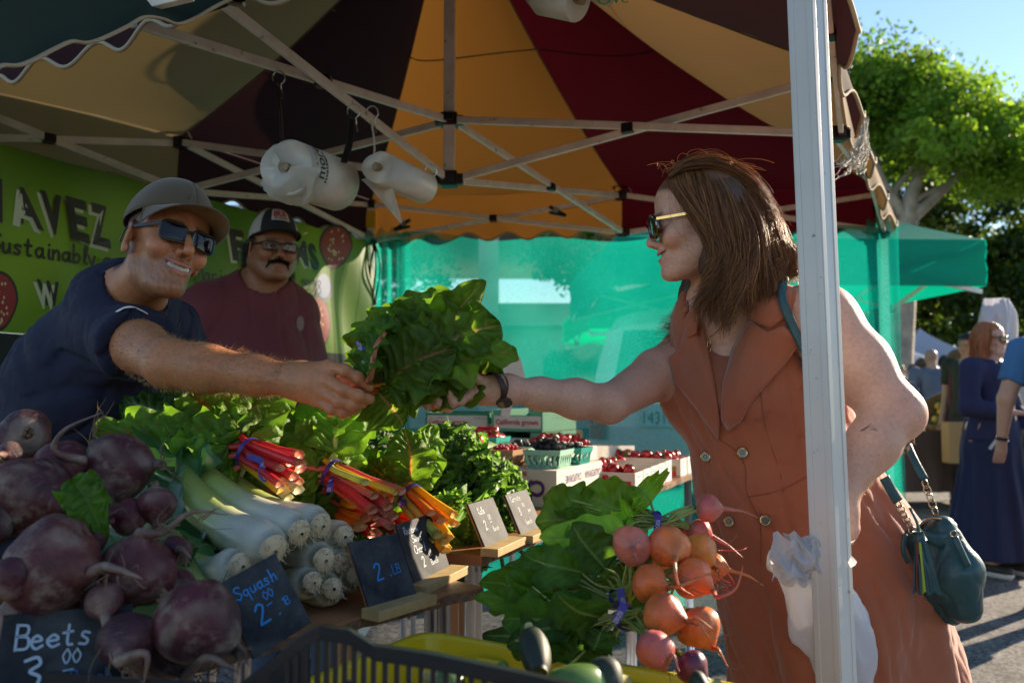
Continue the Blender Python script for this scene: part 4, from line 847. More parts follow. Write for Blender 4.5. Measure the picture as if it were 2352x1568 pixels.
# --- curly kale
def kale_bunch(lab, B, dirs, seed, L=.22, W=.12):
    r = np.random.default_rng(seed); t_ = thing('kale_bunch', lab, 'kale', B, 'curly kale bunches')
    for k, (tip, nh) in enumerate(dirs):
        nu, nv = 72, 47; A = B; d = tip - A; LL = np.linalg.norm(d); d = d/LL; n0 = nrm(np.asarray(nh, float) - d*(np.asarray(nh, float) @ d)); s0 = np.cross(n0, d); ph = r.uniform(0, 6.28, 9)
        u = np.linspace(0, 1, nu)[:, None]; v = np.linspace(-1, 1, nv)[None]; av = np.abs(v); wu = np.clip(np.sin(np.pi*np.clip(u*.88 + .12, 0, 1)**1.1), .05, 1)**.55; wu = wu * (1 + .12*np.sin(u*21 + ph[0]))
        w_ = W/2*wu*v*(.8 + r.uniform(-.1, .2)); e = av**1.6
        z = W*(.10*e*np.sin(u*34 + ph[1] + 2*np.sign(v)) + .12*av**2.2*np.sin(u*74 + ph[2] + v*7) + .10*av**2.5*np.sin(u*150 + v*17 + ph[3]) + .035*av**2*np.sin(u*230 + v*37) + .02*np.sin(u*40 + v*22 + ph[4]))
        lat = W*(.10*av**2.5*np.sin(u*83 + ph[5] + 5*v) + .05*av**2*np.sin(u*150 + ph[6])); along = W*(.10*av**2.5*np.cos(u*71 + ph[2] + v*7) + .05*av**3*np.cos(u*140 + v*21))
        z = z - .30*W*av**2 + W*.05*r.normal(size=z.shape)*av**2*.5
        sp = A + u*d*LL + (.14*LL*np.sin(np.pi*u) - .22*LL*u**3)*n0
        P = sp[:, :, None, :] if False else (A[None, None] + (u*LL + along)[..., None]*d + ((.14*LL*np.sin(np.pi*u) - .22*LL*u**3) + z)[..., None]*n0 + (w_ + lat*np.sign(v))[..., None]*s0)
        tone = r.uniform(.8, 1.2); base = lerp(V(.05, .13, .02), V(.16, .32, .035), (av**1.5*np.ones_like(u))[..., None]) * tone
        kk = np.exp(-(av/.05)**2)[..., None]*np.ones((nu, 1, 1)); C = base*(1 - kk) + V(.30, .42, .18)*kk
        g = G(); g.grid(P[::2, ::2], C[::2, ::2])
        # curled frill bands along the margins and over the blade
        for side_ in (-1, 1):
            for lv in (1.0, .74, .46):
                jj = int(round((side_*lv + 1)/2*(nv - 1))); base_ = P[4:, jj]; m_ = 150; ti = np.linspace(0, len(base_) - 1, m_); bb = np.column_stack([np.interp(ti, np.arange(len(base_)), base_[:, q]) for q in range(3)])
                bb = np.column_stack([np.convolve(np.pad(bb[:, q], 6, 'edge'), np.ones(13)/13, 'valid') for q in range(3)])
                tg = np.gradient(bb, axis=0); tg /= np.linalg.norm(tg, axis=1)[:, None] + 1e-9; sl_ = np.cumsum(np.linalg.norm(np.gradient(bb, axis=0), axis=1)); wl = r.uniform(.0075, .0105); ph_ = r.uniform(0, 6.28)
                outw = s0*side_*(.6 if lv == 1 else .25) + n0*(.35 if lv == 1 else 1.0); outw = nrm(outw); lat_ = np.cross(tg, outw); lat_ /= np.linalg.norm(lat_, axis=1)[:, None] + 1e-9
                wd_ = (.015 if lv == 1 else .012)*(1 + .3*np.sin(sl_*90 + ph_)); an_ = sl_/wl*6.28 + ph_ + 1.2*np.sin(sl_*70)
                rows_ = []
                for t in (0, .35, .7, 1.0, 1.2): rows_.append(bb + outw*(wd_*min(t, 1.0))[:, None] + lat_*(.0052*t**1.1*np.sin(an_))[:, None] + tg*(.0030*t*np.cos(an_*1.0 + .8))[:, None] + outw*(.0030*t*np.sin(an_*2.1))[:, None] - n0*(.004*max(0, t - 1)*3))
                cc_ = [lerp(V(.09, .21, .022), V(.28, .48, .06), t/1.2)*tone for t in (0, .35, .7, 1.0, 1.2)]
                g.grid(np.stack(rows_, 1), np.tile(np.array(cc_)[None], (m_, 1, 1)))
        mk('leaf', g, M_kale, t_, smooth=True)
        # stem
        g = G(); g.tube([A - d*.09 + V(0, 0, -.01), A, A + d*LL*.3 + n0*.02], [.005, .0045, .003], 8, (.28, .38, .16)); mk('stem', g, M_stalk, t_, smooth=True)
    return t_
def dirs(pts, Y0, seed):
    r = np.random.default_rng(seed); return [(D(u, v, Y0 + dy), V(r.normal()*.5, -1, .5 + .4*r.normal())) for u, v, dy in pts]
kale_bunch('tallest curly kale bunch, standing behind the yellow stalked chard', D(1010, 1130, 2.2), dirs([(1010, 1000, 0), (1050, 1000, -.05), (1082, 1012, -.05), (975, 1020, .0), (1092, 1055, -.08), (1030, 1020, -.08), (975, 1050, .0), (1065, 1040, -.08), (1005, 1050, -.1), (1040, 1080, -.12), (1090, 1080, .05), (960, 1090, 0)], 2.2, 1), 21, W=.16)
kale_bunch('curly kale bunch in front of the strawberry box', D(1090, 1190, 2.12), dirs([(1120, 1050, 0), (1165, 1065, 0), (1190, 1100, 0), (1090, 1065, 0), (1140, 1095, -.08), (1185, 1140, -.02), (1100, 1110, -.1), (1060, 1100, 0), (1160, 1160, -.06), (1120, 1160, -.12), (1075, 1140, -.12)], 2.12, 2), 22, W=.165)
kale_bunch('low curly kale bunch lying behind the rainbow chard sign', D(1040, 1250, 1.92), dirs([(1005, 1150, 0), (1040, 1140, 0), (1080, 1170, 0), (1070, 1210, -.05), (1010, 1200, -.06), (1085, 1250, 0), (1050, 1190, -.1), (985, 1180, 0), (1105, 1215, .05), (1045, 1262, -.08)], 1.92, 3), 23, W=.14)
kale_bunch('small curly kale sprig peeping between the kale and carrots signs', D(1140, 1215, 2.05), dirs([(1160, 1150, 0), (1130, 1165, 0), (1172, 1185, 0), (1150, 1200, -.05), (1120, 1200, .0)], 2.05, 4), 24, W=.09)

# --- leeks
M_leek = mat('leek', rough=.32, attr=True, spec=.55, var=.08, vscale=30, bump=.15, bscale=120, trans=.12, tmul=1.3); M_root = mat('root hair', (.56, .44, .28), .9)
def leek(lab, b, tl, r, seed, leaves=True, dark=1):
    rr = np.random.default_rng(seed); t_ = thing('leek', lab, 'leek', b, 'leeks'); d = nrm(tl - b); L = np.linalg.norm(tl - b)
    n = 26; ts = np.linspace(0, 1, n); p = b + np.outer(ts*L, d) + np.outer(-.02*np.sin(ts*math.pi), V(0, 0, 1))
    rad = r*np.where(ts < .10, .70 + .34*np.sin(ts/.10*math.pi/2), 1.04 - .16*sm(.1, .4, ts) + .22*sm(.6, 1, ts)); rad[0] = r*.62
    c1, c2, c3 = V(.62, .60, .47), V(.42, .50, .12)*dark, V(.05, .14, .035)*dark
    col = np.array([lerp(lerp(c1, c2, sm(.18, .55, t)), c3, sm(.55, .95, t)) for t in ts]); sec = lambda t, a: 1 + .012*np.cos(a*23 + 1) + .015*np.cos(a*11) + .02*t*np.cos(a*2)
    g = G(); g.tube(p, rad, 36, col, sec=sec); mk('shaft', g, M_leek, t_, smooth=True)
    g = G(); x = nrm(np.cross(d, (0, 0, 1))); y = np.cross(x, d)
    g.tube([b - d*.0065, b - d*.0055, b - d*.003, b + d*.002], [r*.10, r*.36, r*.56, r*.66], 20)
    for k in range(46):
        a = rr.uniform(0, 6.28); q = r*rr.uniform(.35, .64); s_ = b - d*.003 + (x*math.cos(a) + y*math.sin(a))*q; e = s_ - d*rr.uniform(.002, .006) + (x*math.cos(a) + y*math.sin(a))*rr.uniform(.0, .006) + rr.normal(size=3)*.003 - V(0, 0, .003)
        g.tube([s_, (s_ + e)/2 + rr.normal(size=3)*.0015, e], [.0008, .0006, .0003], 4)
    for k in range(3):
        e = b + V(rr.normal()*.01, -.01, -.01) - d*.02; g.tube(smooth_poly([b - d*.003 + rr.normal(size=3)*.006, (b + e)/2 + rr.normal(size=3)*.004, e], 3), .0006, 4)
    mk('root_plate', g, M_root, t_, smooth=True)
    if leaves:
        for k in range(4):
            a = k*1.57 + seed; o = (x*math.cos(a) + y*math.sin(a)); A = p[-7] + o*r*.5; B = tl + d*rr.uniform(.08, .2) + o*.06 + V(0, 0, -.02)
            g = G(); leaf(g, A, B, r*3.4, o + V(0, -.2, .3), bend=.05, cup=.5, ruf=.01, crk=.004, nu=16, nv=9, col=c3*rr.uniform(.8, 1.4), rib=(.12, .24, .08), seed=seed*7 + k, wprof=lambda u: 1 - .75*u**2); mk('leaf', g, M_leek, t_, smooth=True)
lk = [((628, 1262), 1.26, (372, 1070), 1.50, .030, 'large leek with a pale shaft lying nearest above the squash sign'), ((688, 1222), 1.31, (392, 1030), 1.58, .026, 'leek with its root plate facing forward, upper right of the large one'),
      ((738, 1206), 1.37, (480, 1080), 1.62, .026, 'leek tucked directly under the red chard stalks'), ((552, 1300), 1.24, (396, 1272), 1.33, .026, 'short leek low at the left behind the squash sign'),
      ((540, 1378), 1.17, (398, 1300), 1.26, .023, 'green leek shaft lowest, running behind the squash sign'), ((790, 1230), 1.42, (640, 1150), 1.66, .022, 'leek bulb beside the cut chard stalks'),
      ((745, 1285), 1.36, (560, 1190), 1.60, .025, 'leek bulb in the middle of the heap'), ((784, 1290), 1.40, (640, 1220), 1.62, .020, 'leek with brown dry roots, just right of the middle bulb'),
      ((718, 1336), 1.33, (560, 1270), 1.55, .021, 'small leek low in the heap beside the squash sign'), ((764, 1350), 1.36, (640, 1290), 1.58, .022, 'leek resting on the tabletop with shaggy roots at the bottom of the heap'),
      ((818, 1322), 1.42, (700, 1260), 1.64, .022, 'leek bulb half hidden behind the 2 LB sign')]
for k, (b, yb, t, yt, r, lb) in enumerate(lk): leek(lb, D(*b, yb), D(*t, yt), r*1.17, k, leaves=True, dark=.8 if k in (3, 11) else 1)
for k, (a, b, W_) in enumerate((((420, 1190), (372, 1040), .07), ((500, 1230), (390, 1110), .06), ((560, 1260), (400, 1180), .07), ((410, 1240), (470, 1290), .05))):
    g = G(); leaf(g, D(*b, 1.52), D(*a, 1.34), W_, (0, -1, .6), bend=.04, cup=.3, ruf=.02, crk=.006, col=(.035, .10, .03), rib=(.08, .18, .06), seed=70 + k, wprof=lambda u: 1 - .5*u**2); mk('leek_leaf', g, M_leek, smooth=True, label=('broad dark leek leaf fanning up', 'dark leek leaf in the middle of the fan', 'dark leek leaf lying under the large shaft', 'short dark leek leaf at the bottom')[k] + ' beside the purple beets', cat='leaf', group='loose leek leaves')
# ---------------------------------------------------------------- berry crates and baskets on the long table
def Tm(): return [ee, en, V(0, 0, 1)]
def tbox(g, s0, s1, t0, t1, z0, z1, col=None): return g.box(T2((s0+s1)/2, (t0+t1)/2, (z0+z1)/2), (abs(s1-s0), abs(t1-t0), abs(z1-z0)), Tm(), col)
M_green = mat('green card', (.02, .20, .09), .6, var=.1, vscale=10); M_card = mat('white card', (.62, .56, .47), .75, var=.06, vscale=15); M_cardin = mat('brown card', (.25, .15, .08), .85)
M_redink = mat('red ink', (.50, .03, .03), .6); M_navyink = mat('navy ink', (.04, .035, .16), .6); M_gink = mat('grey ink', (.10, .12, .11), .6); M_kraft = mat('kraft card', (.42, .36, .13), .8, var=.1, vscale=12)
def st_of(p): q = p - E0; return q @ ee, q @ en
def tray(name, lab, s0, s1, t0, t1, z0, h, m, th=.006, group=None, cut=False, cat='crate'):
    c = T2((s0+s1)/2, (t0+t1)/2, z0); t_ = thing(name, lab, cat, c, group)
    g = G(); tbox(g, s0, s1, t0, t1, z0 + .001, z0 + .005)
    tbox(g, s0, s1, t0, t0 + th, z0 + .005, z0 + h); tbox(g, s0, s1, t1 - th, t1, z0 + .005, z0 + h); z1 = z0 + h*(.72 if cut else 1)
    tbox(g, s0, s0 + th, t0 + th, t1 - th, z0 + .005, z1); tbox(g, s1 - th, s1, t0 + th, t1 - th, z0 + .005, z1)
    if cut:
        for t in (t0 + th, t1 - th - .05): tbox(g, s0, s0 + th, t, t + .05, z1, z0 + h); tbox(g, s1 - th, s1, t, t + .05, z1, z0 + h)
    mk('tray_body', g, m, t_, bevel=.001); return t_
# the two printed sides: the near end (facing -ee, towards the camera) and the street side (facing -en)
def side_print(t_, kind, s0, s1, t0, t1, z0, h, items):
    for (s_, a, b, z, hh, m, kw) in items:
        g = G()
        if kind == 'end': O = T2(s0, lerp(t1, t0, a), z0 + h*z); X_ = -en; w_ = (t1 - t0)*(b - a)
        else: O = T2(lerp(s0, s1, a), t0, z0 + h*z); X_ = ee; w_ = (s1 - s0)*(b - a)
        if s_ is None: g.box(O + X_*w_/2 + V(0, 0, h*hh/2) + (-ee if kind == 'end' else -en)*.0004, (w_, .001, h*hh), [X_, ee if kind == 'end' else en, V(0, 0, 1)]); mk('label_panel', g, m, t_)
        else: text(g, s_, O, X_, V(0, 0, 1), w_, h*hh, (0, 0, 0), lift=.0022, **kw); mk('lettering', g, m, t_)
def fcrate(lab, c, rot, w_, d_, z0, h, m, prints, grp, cut=True):
    X_ = V(math.cos(rot), math.sin(rot), 0); Y_ = V(-X_[1], X_[0], 0); O = c*V(1, 1, 0) + V(0, 0, z0); A_ = [X_, Y_, V(0, 0, 1)]; th = .005
    t_ = thing('berry_crate', lab, 'crate', O + Y_*d_/2, grp); g = G()
    g.box(O + Y_*d_/2 + V(0, 0, .003), (w_, d_, .004), A_); hs = h*(.74 if cut else 1)
    g.box(O + Y_*th/2 + V(0, 0, .005 + hs/2), (w_ - 2*th, th, hs), A_); g.box(O + Y_*(d_ - th/2) + V(0, 0, .005 + hs/2), (w_ - 2*th, th, hs), A_)
    for sx in (-1, 1):
        g.box(O + X_*sx*(w_/2 - th/2) + Y_*d_/2 + V(0, 0, .005 + h/2), (th, d_, h), A_)
        if cut: g.box(O + X_*sx*(w_/2 - .03) + Y_*(th/2) + V(0, 0, .005 + hs + (h - hs)/2), (.045, th, h - hs), A_)
    mk('crate_body', g, m, t_, bevel=.001)
    for (s_, a, b, z, hh, mm, kw) in prints:
        g = G(); O2 = O + X_*(a - .5)*w_ + V(0, 0, .005 + h*z)
        if s_ is None: g.box(O2 + X_*(b - a)*w_/2 + V(0, 0, h*hh/2) - Y_*.0004, ((b - a)*w_, .001, h*hh), A_); mk('label_panel', g, mm, t_)
        else: text(g, s_, O2, X_, V(0, 0, 1), (b - a)*w_, h*hh, (0, 0, 0), lift=.0022, **kw); mk('lettering', g, mm, t_)
    return t_
cst = thing('crate_stand', 'narrow folding table behind the long one, carrying the green berry crates', 'table', V(-.2, 3.5, 0)); mk('table_top', G().box(V(-.22, 3.52, .845), (.50, .42, .02)), M_ply, cst)
for q in ((-.42, 3.36), (0, 3.36), (-.42, 3.68), (0, 3.68)): mk('leg', G().tube([V(q[0], q[1], 0), V(q[0], q[1], .834)], .012, 8), M_steel, cst)
ord3 = ('lowest', 'middle', 'top')
for k in range(3):
    z = .857 + .0855*k; a, b = D(977, 960, 3.42), D(1125, 960, 3.38); 
    fcrate(ord3[k] + ' dark green berry crate of the left stack, printed with red words on white', (a + b)/2, math.atan2(b[1] - a[1], b[0] - a[0]), np.linalg.norm((b - a)[:2]), .28, z, .079, M_green,
        [(None, .03, .96, .34, .52, M_card, {}), (None, .03, .68, .12, .22, M_green, {}), (None, .68, .96, .10, .24, M_card, {}), ('California grown', .05, .64, .40, .24, M_redink, dict(bold=.025)), ('12-6 oz. BASKETS', .05, .30, .70, .09, M_gink, {}), ('PRODUCE OF U.S.A.', .76, .95, .68, .09, M_gink, {}), ('BUSHBERRIES', .16, .54, .15, .14, M_card, dict(bold=.02))], 'dark green stacked berry crates', cut=False)
for k in range(3):
    z = .857 + .0855*k + (.014 if True else 0); a, b = D(1128, 960, 3.33), D(1246, 965, 3.22)
    fcrate(ord3[k] + ' light green berry crate of the right stack, beside the dark green one', (a + b)/2, math.atan2(b[1] - a[1], b[0] - a[0]), np.linalg.norm((b - a)[:2]), .30, z, .079, mat('light green card', (.10, .34, .18), .65),
        [(None, .06, .97, .10, .60, M_card, {}), ('California grown', .10, .92, .20, .34, M_redink, dict(bold=.025))], 'light green stacked berry crates')
for k in range(2):
    z = .872 + .083*k; a, b = D(1252, 990, 3.42), D(1338, 985, 3.5)
    fcrate('tan cardboard berry crate printed Crown Fresh, ' + ('under the other tan one' if k == 0 else 'on top of the other tan one'), (a + b)/2, math.atan2(b[1] - a[1], b[0] - a[0]), np.linalg.norm((b - a)[:2]), .26, z, .078, M_kraft,
        [('Crown Fresh', .22, .62, .30, .26, M_gink, {}), ('Flavor & Elegance', .64, .93, .32, .14, M_gink, {})], 'tan printed berry crates')

# strawberries, berries and tomatoes (a template of each, then copies)
M_sb = mat('strawberry', (.42, .012, .018), .26, var=.35, vscale=25, bump=.6, bscale=170, bdist=.002, spec=.6, sss=.1); M_calyx = mat('calyx', (.06, .16, .02), .5, trans=.3)
def strawberry():
    t_ = thing('strawberry', 'ripe red strawberry', 'strawberry', (0, 0, 0)); g = G()
    z = np.linspace(0, 1, 12); r_ = .0155*np.sin(np.pi*np.clip(z*.93 + .05, 0, 1)**.62)**.8; r_[0] = .002; r_[-1] = .002
    g.tube([V(0, 0, -.018 + .036*(1-t)) for t in z], r_, 14, sec=lambda t, a: 1 + .04*np.cos(a*3 + t*4)); mk('flesh', g, M_sb, t_, smooth=True)
    g = G()
    for k in range(8):
        a = k*.785; d = V(math.cos(a), math.sin(a), 0); p = V(0, 0, .0175)
        g.grid(np.array([[p + d*u*.014 + np.cross(d, (0, 0, 1))*w_*.003*(1 - u) + V(0, 0, .003*math.sin(u*3)) for w_ in (-1, 1)] for u in (0, .35, .7, 1)]))
    mk('calyx', g, M_calyx, t_, smooth=True); return t_
proto_sb = strawberry()
used = {}
def put(proto, loc, rot, sc, lab, grp):
    global used
    if proto.name not in used:
        used[proto.name] = 1; proto.location = tuple(loc); proto.rotation_euler = rot; proto.scale = (sc,)*3; proto['label'] = lab; proto['group'] = grp; return proto
    return copy_tree(proto, loc, rot, sc, lab, grp)
rs = np.random.default_rng(11)
def heap(proto, s0, s1, t0, t1, z, nx, ny, layers, r_, lab, grp, z_slope=0, crown=.0):
    for L_ in range(layers):
        for i in range(nx - L_):
            for j in range(ny - L_):
                u = (i + .5 + L_*.5)/nx + rs.normal()*.07/nx*2; v = (j + .5 + L_*.5)/ny + rs.normal()*.07/ny*2
                zz_ = z + r_*(.9 + 1.35*L_) + rs.normal()*.002 + z_slope*(u) + crown*(1 - (2*u-1)**2)*(1 - (2*v-1)**2)
                put(proto, T2(lerp(s0, s1, u), lerp(t0, t1, v), zz_), tuple(rs.uniform(0, 6.28, 3)), r_/.0155*rs.uniform(.85, 1.15), lab, grp)
M_photo = mat('printed strawberry photo', (.45, .02, .015), .5, noise2=((.12, .22, .03), 45, .58, .03), var=.4, vscale=90)
# white trays of strawberries along the street edge
def white_tray(k, s0, w_, lab, full=True, L_=.26, t0=.012, h=.068, z0=0):
    t_ = tray('strawberry_tray', lab, s0, s0 + w_, t0, t0 + L_, z0, h, M_card, th=.003, group='white strawberry trays', cat='berry tray')
    side_print(t_, 'end', s0, s0 + w_, t0, t0 + L_, z0, h, [(None, .60, .95, .05, .55, M_photo, {}), (None, .30, .48, .35, .6, M_cardin, {})])
    side_print(t_, 'side', s0, s0 + w_, t0, t0 + L_, z0, h, [(None, .14, .86, .04, .92, mat('pale label', (.60, .66, .66), .6), {}), ('FRESH', .25, .75, .72, .12, M_gink, {}), ('STRAWBERRIES', .2, .8, .56, .07, M_gink, {}), ('NET WT 1 LB', .2, .8, .42, .05, M_gink, {}), ('PRODUCE OF USA', .25, .75, .20, .04, M_gink, {})])
    if full: heap(proto_sb, s0 + .008, s0 + w_ - .008, t0 + .01, t0 + L_ - .02, z0 + h*.45, 3, 7, 2, .018, 'ripe strawberry in the ' + ('nearest' if k == 0 else 'next to last' if k == 5 else 'farthest') + ' white tray of the row', 'strawberries in ' + lab)
S0 = 1.10
for k in range(5):
    white_tray(k, S0 + k*.094, .088, ('white tray of strawberries at the near end of the row, next to the printed box', 'empty looking second white strawberry tray of the row', 'third white strawberry tray of the row along the table edge', 'fourth white strawberry tray of the row along the table edge', 'fifth white strawberry tray of the row, its label bluish')[k], full=(k == 0), h=.068 + .002*k)
white_tray(5, S0 + .60, .10, 'white tray of strawberries beyond the gap, next to last on the table', full=True, L_=.34)
white_tray(6, S0 + .715, .10, 'white tray of strawberries farthest along the table edge', full=True, L_=.34)
heap(proto_sb, S0 + .1, S0 + .45, .16, .27, .03, 9, 3, 2, .0165, 'strawberry in the row of white trays', 'strawberries at the back of the tray row')
# a long sloping white carton with heaped strawberries behind the trays
lc = thing('strawberry_carton', 'long white carton propped on a slope behind the trays, heaped with strawberries', 'carton', T2(1.75, .30, 0))
g = G()
for t in (.285, .50): 
    a, b = T2(1.22, t, .055), T2(2.0, t, .055); g.bar(a + V(0, 0, .05), b + V(0, 0, .005), .004, .07)
for s_, z in ((1.22, .105), (2.0, .06)): g.bar(T2(s_, .285, z), T2(s_, .50, z), .004, .07)
g.bar(T2(1.22, .39, .072), T2(2.0, .39, .028), .215, .004); tbox(g, 1.5, 1.55, .3, .49, .001, .03); mk('carton_body', g, M_card, lc)
heap(proto_sb, 1.24, 1.98, .30, .485, .105, 14, 4, 1, .0175, 'strawberry heaped in the long sloping carton', 'strawberries in the sloping carton', z_slope=-.045)
heap(proto_sb, 1.24, 1.6, .32, .47, .125, 8, 3, 2, .0175, 'strawberry on the heap at the high end of the sloping carton', 'strawberries at the high end of the sloping carton', z_slope=-.02)
# the upside-down printed box
bs_ = thing('berry_box', 'white cardboard box standing upside down with big navy and red lettering', 'box', T2(.95, .28, 0))
s0, s1, t0, t1 = .70, 1.09, .12, .52; hb = .105; gg_ = G()
tbox(gg_, s0, s1, t0, t1, hb - .004, hb); tbox(gg_, s0, s1, t0, t0 + .004, .001, hb - .004); tbox(gg_, s0, s1, t1 - .004, t1, .001, hb - .004); tbox(gg_, s1 - .004, s1, t0 + .004, t1 - .004, .001, hb - .004)
tbox(gg_, s0, s0 + .004, t0 + .004, t1 - .004, .045, hb - .004); tbox(gg_, s0, s0 + .004, t0 + .004, t0 + .075, .001, .045); tbox(gg_, s0, s0 + .004, t1 - .075, t1 - .004, .001, .045); mk('box_body', gg_, M_card, bs_)
def updown(s_, X_, O, w_, h_, m, sh=None):
    g = G(); text(g, s_, O, -X_, V(0, 0, -1), w_, h_, (0, 0, 0), lift=.002, bold=.03); mk('lettering', g, m, bs_)
for dz, m, l in ((.002, M_redink, -.0005), (0, M_navyink, -.0012)):
    O = T2(s0, t0 + .035, .093 - .018); updown('CALIFORNIA', -en, O + ee*l + V(0, 0, dz) , .33, .046, m)
updown('STRAWBERRIES', -en, T2(s0, t0 + .09, .099), .24, .012, M_redink)
for a, s_ in ((.05, 'CALIFORNIE'), (.23, 'CALIFORNIA')):
    g = G(); text(g, s_, T2(s0 + a + .15, t0, .085), -ee, V(0, 0, -1), .13 if a < .1 else .15, .022, (0, 0, 0), lift=.002, bold=.01); mk('lettering', g, M_navyink, bs_)
# pint baskets
def basket(lab, s, t, z, w_, d_, h, m, slots=6, grp=None):
    t_ = thing('pint_basket', lab, 'basket', T2(s, t, z), grp); g = G(); th = .0025
    def ring(zz_, k): return [T2(s + a*w_/2*k, t + b*d_/2*k, z + zz_) for a, b in ((-1, -1), (1, -1), (1, 1), (-1, 1))]
    g.grid(np.array([ring(.001, .0), ring(.001, .82), ring(.001, .82)]), closed_v=True)
    for e in range(4):
        for k in range(slots):
            a0, a1 = (k + .18)/slots, (k + .82)/slots
            lo, hi = ring(.002, .82), ring(h, 1.0); f = lambda aa, tt: lerp(lerp(lo[e], lo[(e+1) % 4], aa), lerp(hi[e], hi[(e+1) % 4], aa), tt)
            g.grid(np.array([[f(a0, .0), f(a1, .0)], [f(a0, .25), f(a1, .25)], [f(a0 - .12/slots, .45), f(a1 - .45/slots, .5)], [f(a0, .72), f(a1, .72)]]))
        lo, hi = ring(.002, .82), ring(h, 1.0); f = lambda aa, tt: lerp(lerp(lo[e], lo[(e+1) % 4], aa), lerp(hi[e], hi[(e+1) % 4], aa), tt)
        g.grid(np.array([[f(0, .68), f(1, .68)], [f(0, 1), f(1, 1)]])); g.grid(np.array([[f(0, 0), f(1, 0)], [f(0, .12), f(1, .12)]]))
    mk('basket_body', g, m, t_).modifiers.new('thickness', 'SOLIDIFY').thickness = .0022
    return t_
M_mint = mat('mint pulp', (.30, .56, .42), .8, var=.08, vscale=60); M_tealp = mat('teal plastic', (.04, .42, .34), .4, trans=.2); M_pulp = mat('tan pulp', (.42, .24, .12), .85, var=.1, vscale=60)
M_black_b = mat('blackberry', (.010, .006, .010), .18, bump=0, spec=.7); M_rasp = mat('raspberry', (.50, .015, .04), .35, sss=.1); M_tom = mat('orange tomato', (.75, .13, .01), .14, var=.2, vscale=12, spec=.6, coat=.3)
def drupe(name, cat, m, r_):
    t_ = thing(name, cat, cat, (0, 0, 0)); g = G()
    for k in range(36):
        z = 1 - 2*(k + .5)/36; a = k*2.4; rr = math.sqrt(1 - z*z); c = V(rr*math.cos(a), rr*math.sin(a), z*1.15)*r_*.72
        an = np.linspace(0, math.pi, 6); g.tube([c + V(0, 0, r_*.32*math.cos(q)) for q in an], [1e-5 + r_*.32*math.sin(q) for q in an], 7)
    mk('drupelets', g, m, t_, smooth=True); return t_
pb, pr = drupe('blackberry', 'blackberry', M_black_b, .0125), drupe('raspberry', 'raspberry', M_rasp, .0105)
pt = thing('tomato', 'orange tomato', 'tomato', (0, 0, 0)); an = np.linspace(0, math.pi, 14); g = G().tube([V(0, 0, .019*math.cos(q)*.85) for q in an], [1e-5 + .020*math.sin(q)**.9 for q in an], 20, sec=lambda t, a: 1 + .02*np.cos(a*5)); mk('fruit_body', g, M_tom, pt, smooth=True)
g = G(); [g.tube([V(0, 0, .017), V(math.cos(k*1.25)*.006, math.sin(k*1.25)*.006, .0185), V(math.cos(k*1.25)*.011, math.sin(k*1.25)*.011, .0172)], [.0012, .001, .0003], 5) for k in range(5)]; mk('calyx', g, M_calyx, pt)
zb = hb + .001
b_ = basket('mint green pulp basket of blackberries on the upside-down box, nearest the street', .80, .185, zb, .115, .115, .052, M_mint)
heap(pb, .75, .85, .135, .235, zb + .030, 5, 5, 3, .0118, 'blackberry in the front mint basket', 'blackberries in the front mint basket', crown=.004)
b_ = basket('teal basket of blackberries behind the mint one on the box', .945, .17, zb, .11, .105, .05, M_tealp)
heap(pb, .90, .99, .125, .215, zb + .030, 4, 4, 2, .0118, 'blackberry in the teal basket behind', 'blackberries in the teal basket')
b_ = basket('tan pulp basket of red raspberries left of the blackberries', .775, .325, zb, .105, .115, .05, M_pulp)
heap(pr, .73, .82, .28, .37, zb + .028, 5, 5, 2, .0108, 'red raspberry in the tan pulp basket', 'raspberries in the tan basket', crown=.005)
b_ = basket('basket of blackberries behind the raspberries, in front of the green crates', .95, .32, zb, .11, .13, .05, M_mint)
heap(pb, .90, 1.0, .26, .38, zb + .030, 4, 5, 2, .0118, 'blackberry in the basket behind the raspberries', 'blackberries behind the raspberries')
for k in range(2):
    basket('teal plastic basket of orange tomatoes, ' + ('nearer the raspberries' if k == 0 else 'nearer the kale'), .78, .445 + .12*k, zb, .11, .11, .06, M_tealp, slots=8)
    heap(pt, .735, .825, .40 + .12*k, .49 + .12*k, zb + .028, 3, 3, 2, .0165, 'orange tomato in the teal basket ' + ('nearer the raspberries' if k == 0 else 'nearer the kale'), 'orange tomatoes ' + str(('nearer the raspberries', 'nearer the kale')[k]), crown=.002)
    basket('teal plastic basket of strawberries ' + ('right' if k == 0 else 'left') + ' behind the orange tomatoes', .95, .46 + .12*k, zb + .02, .11, .11, .055, M_tealp, slots=8)
    heap(proto_sb, .905, .995, .415 + .12*k, .505 + .12*k, zb + .055, 3, 4, 2, .0165, 'strawberry in the teal basket behind the tomatoes, ' + ('right' if k == 0 else 'left'), 'strawberries behind the tomatoes ' + ('right' if k == 0 else 'left'))
# hanging ALL sign clipped at the crates
g = G(); c = D(1180, 850, 2.6); g.box(c, (.060, .0015, .085), [nrm(V(1, .1, .08)), V(0, 1, 0), nrm(V(-.25, 0, 1))]); t_ = thing('paper_sign', 'white card reading ALL standing behind the customer hand', 'sign', c - V(0, 0, .1)); mk('card', g, M_card, t_)
g = G(); write(g, 'ALL', c + V(-.022, -.002, .008), nrm(V(1, .1, .08)), nrm(V(-.25, 0, 1)), .024, .0025, (.02, .03, .03)); mk('lettering', g, M_chalkink, t_)
g = G(); g.bar(c - V(0, -.002, .02), D(1160, 955, 2.6), .028, .0015, up=(0, 1, 0)); mk('card_stem', g, M_card, t_)
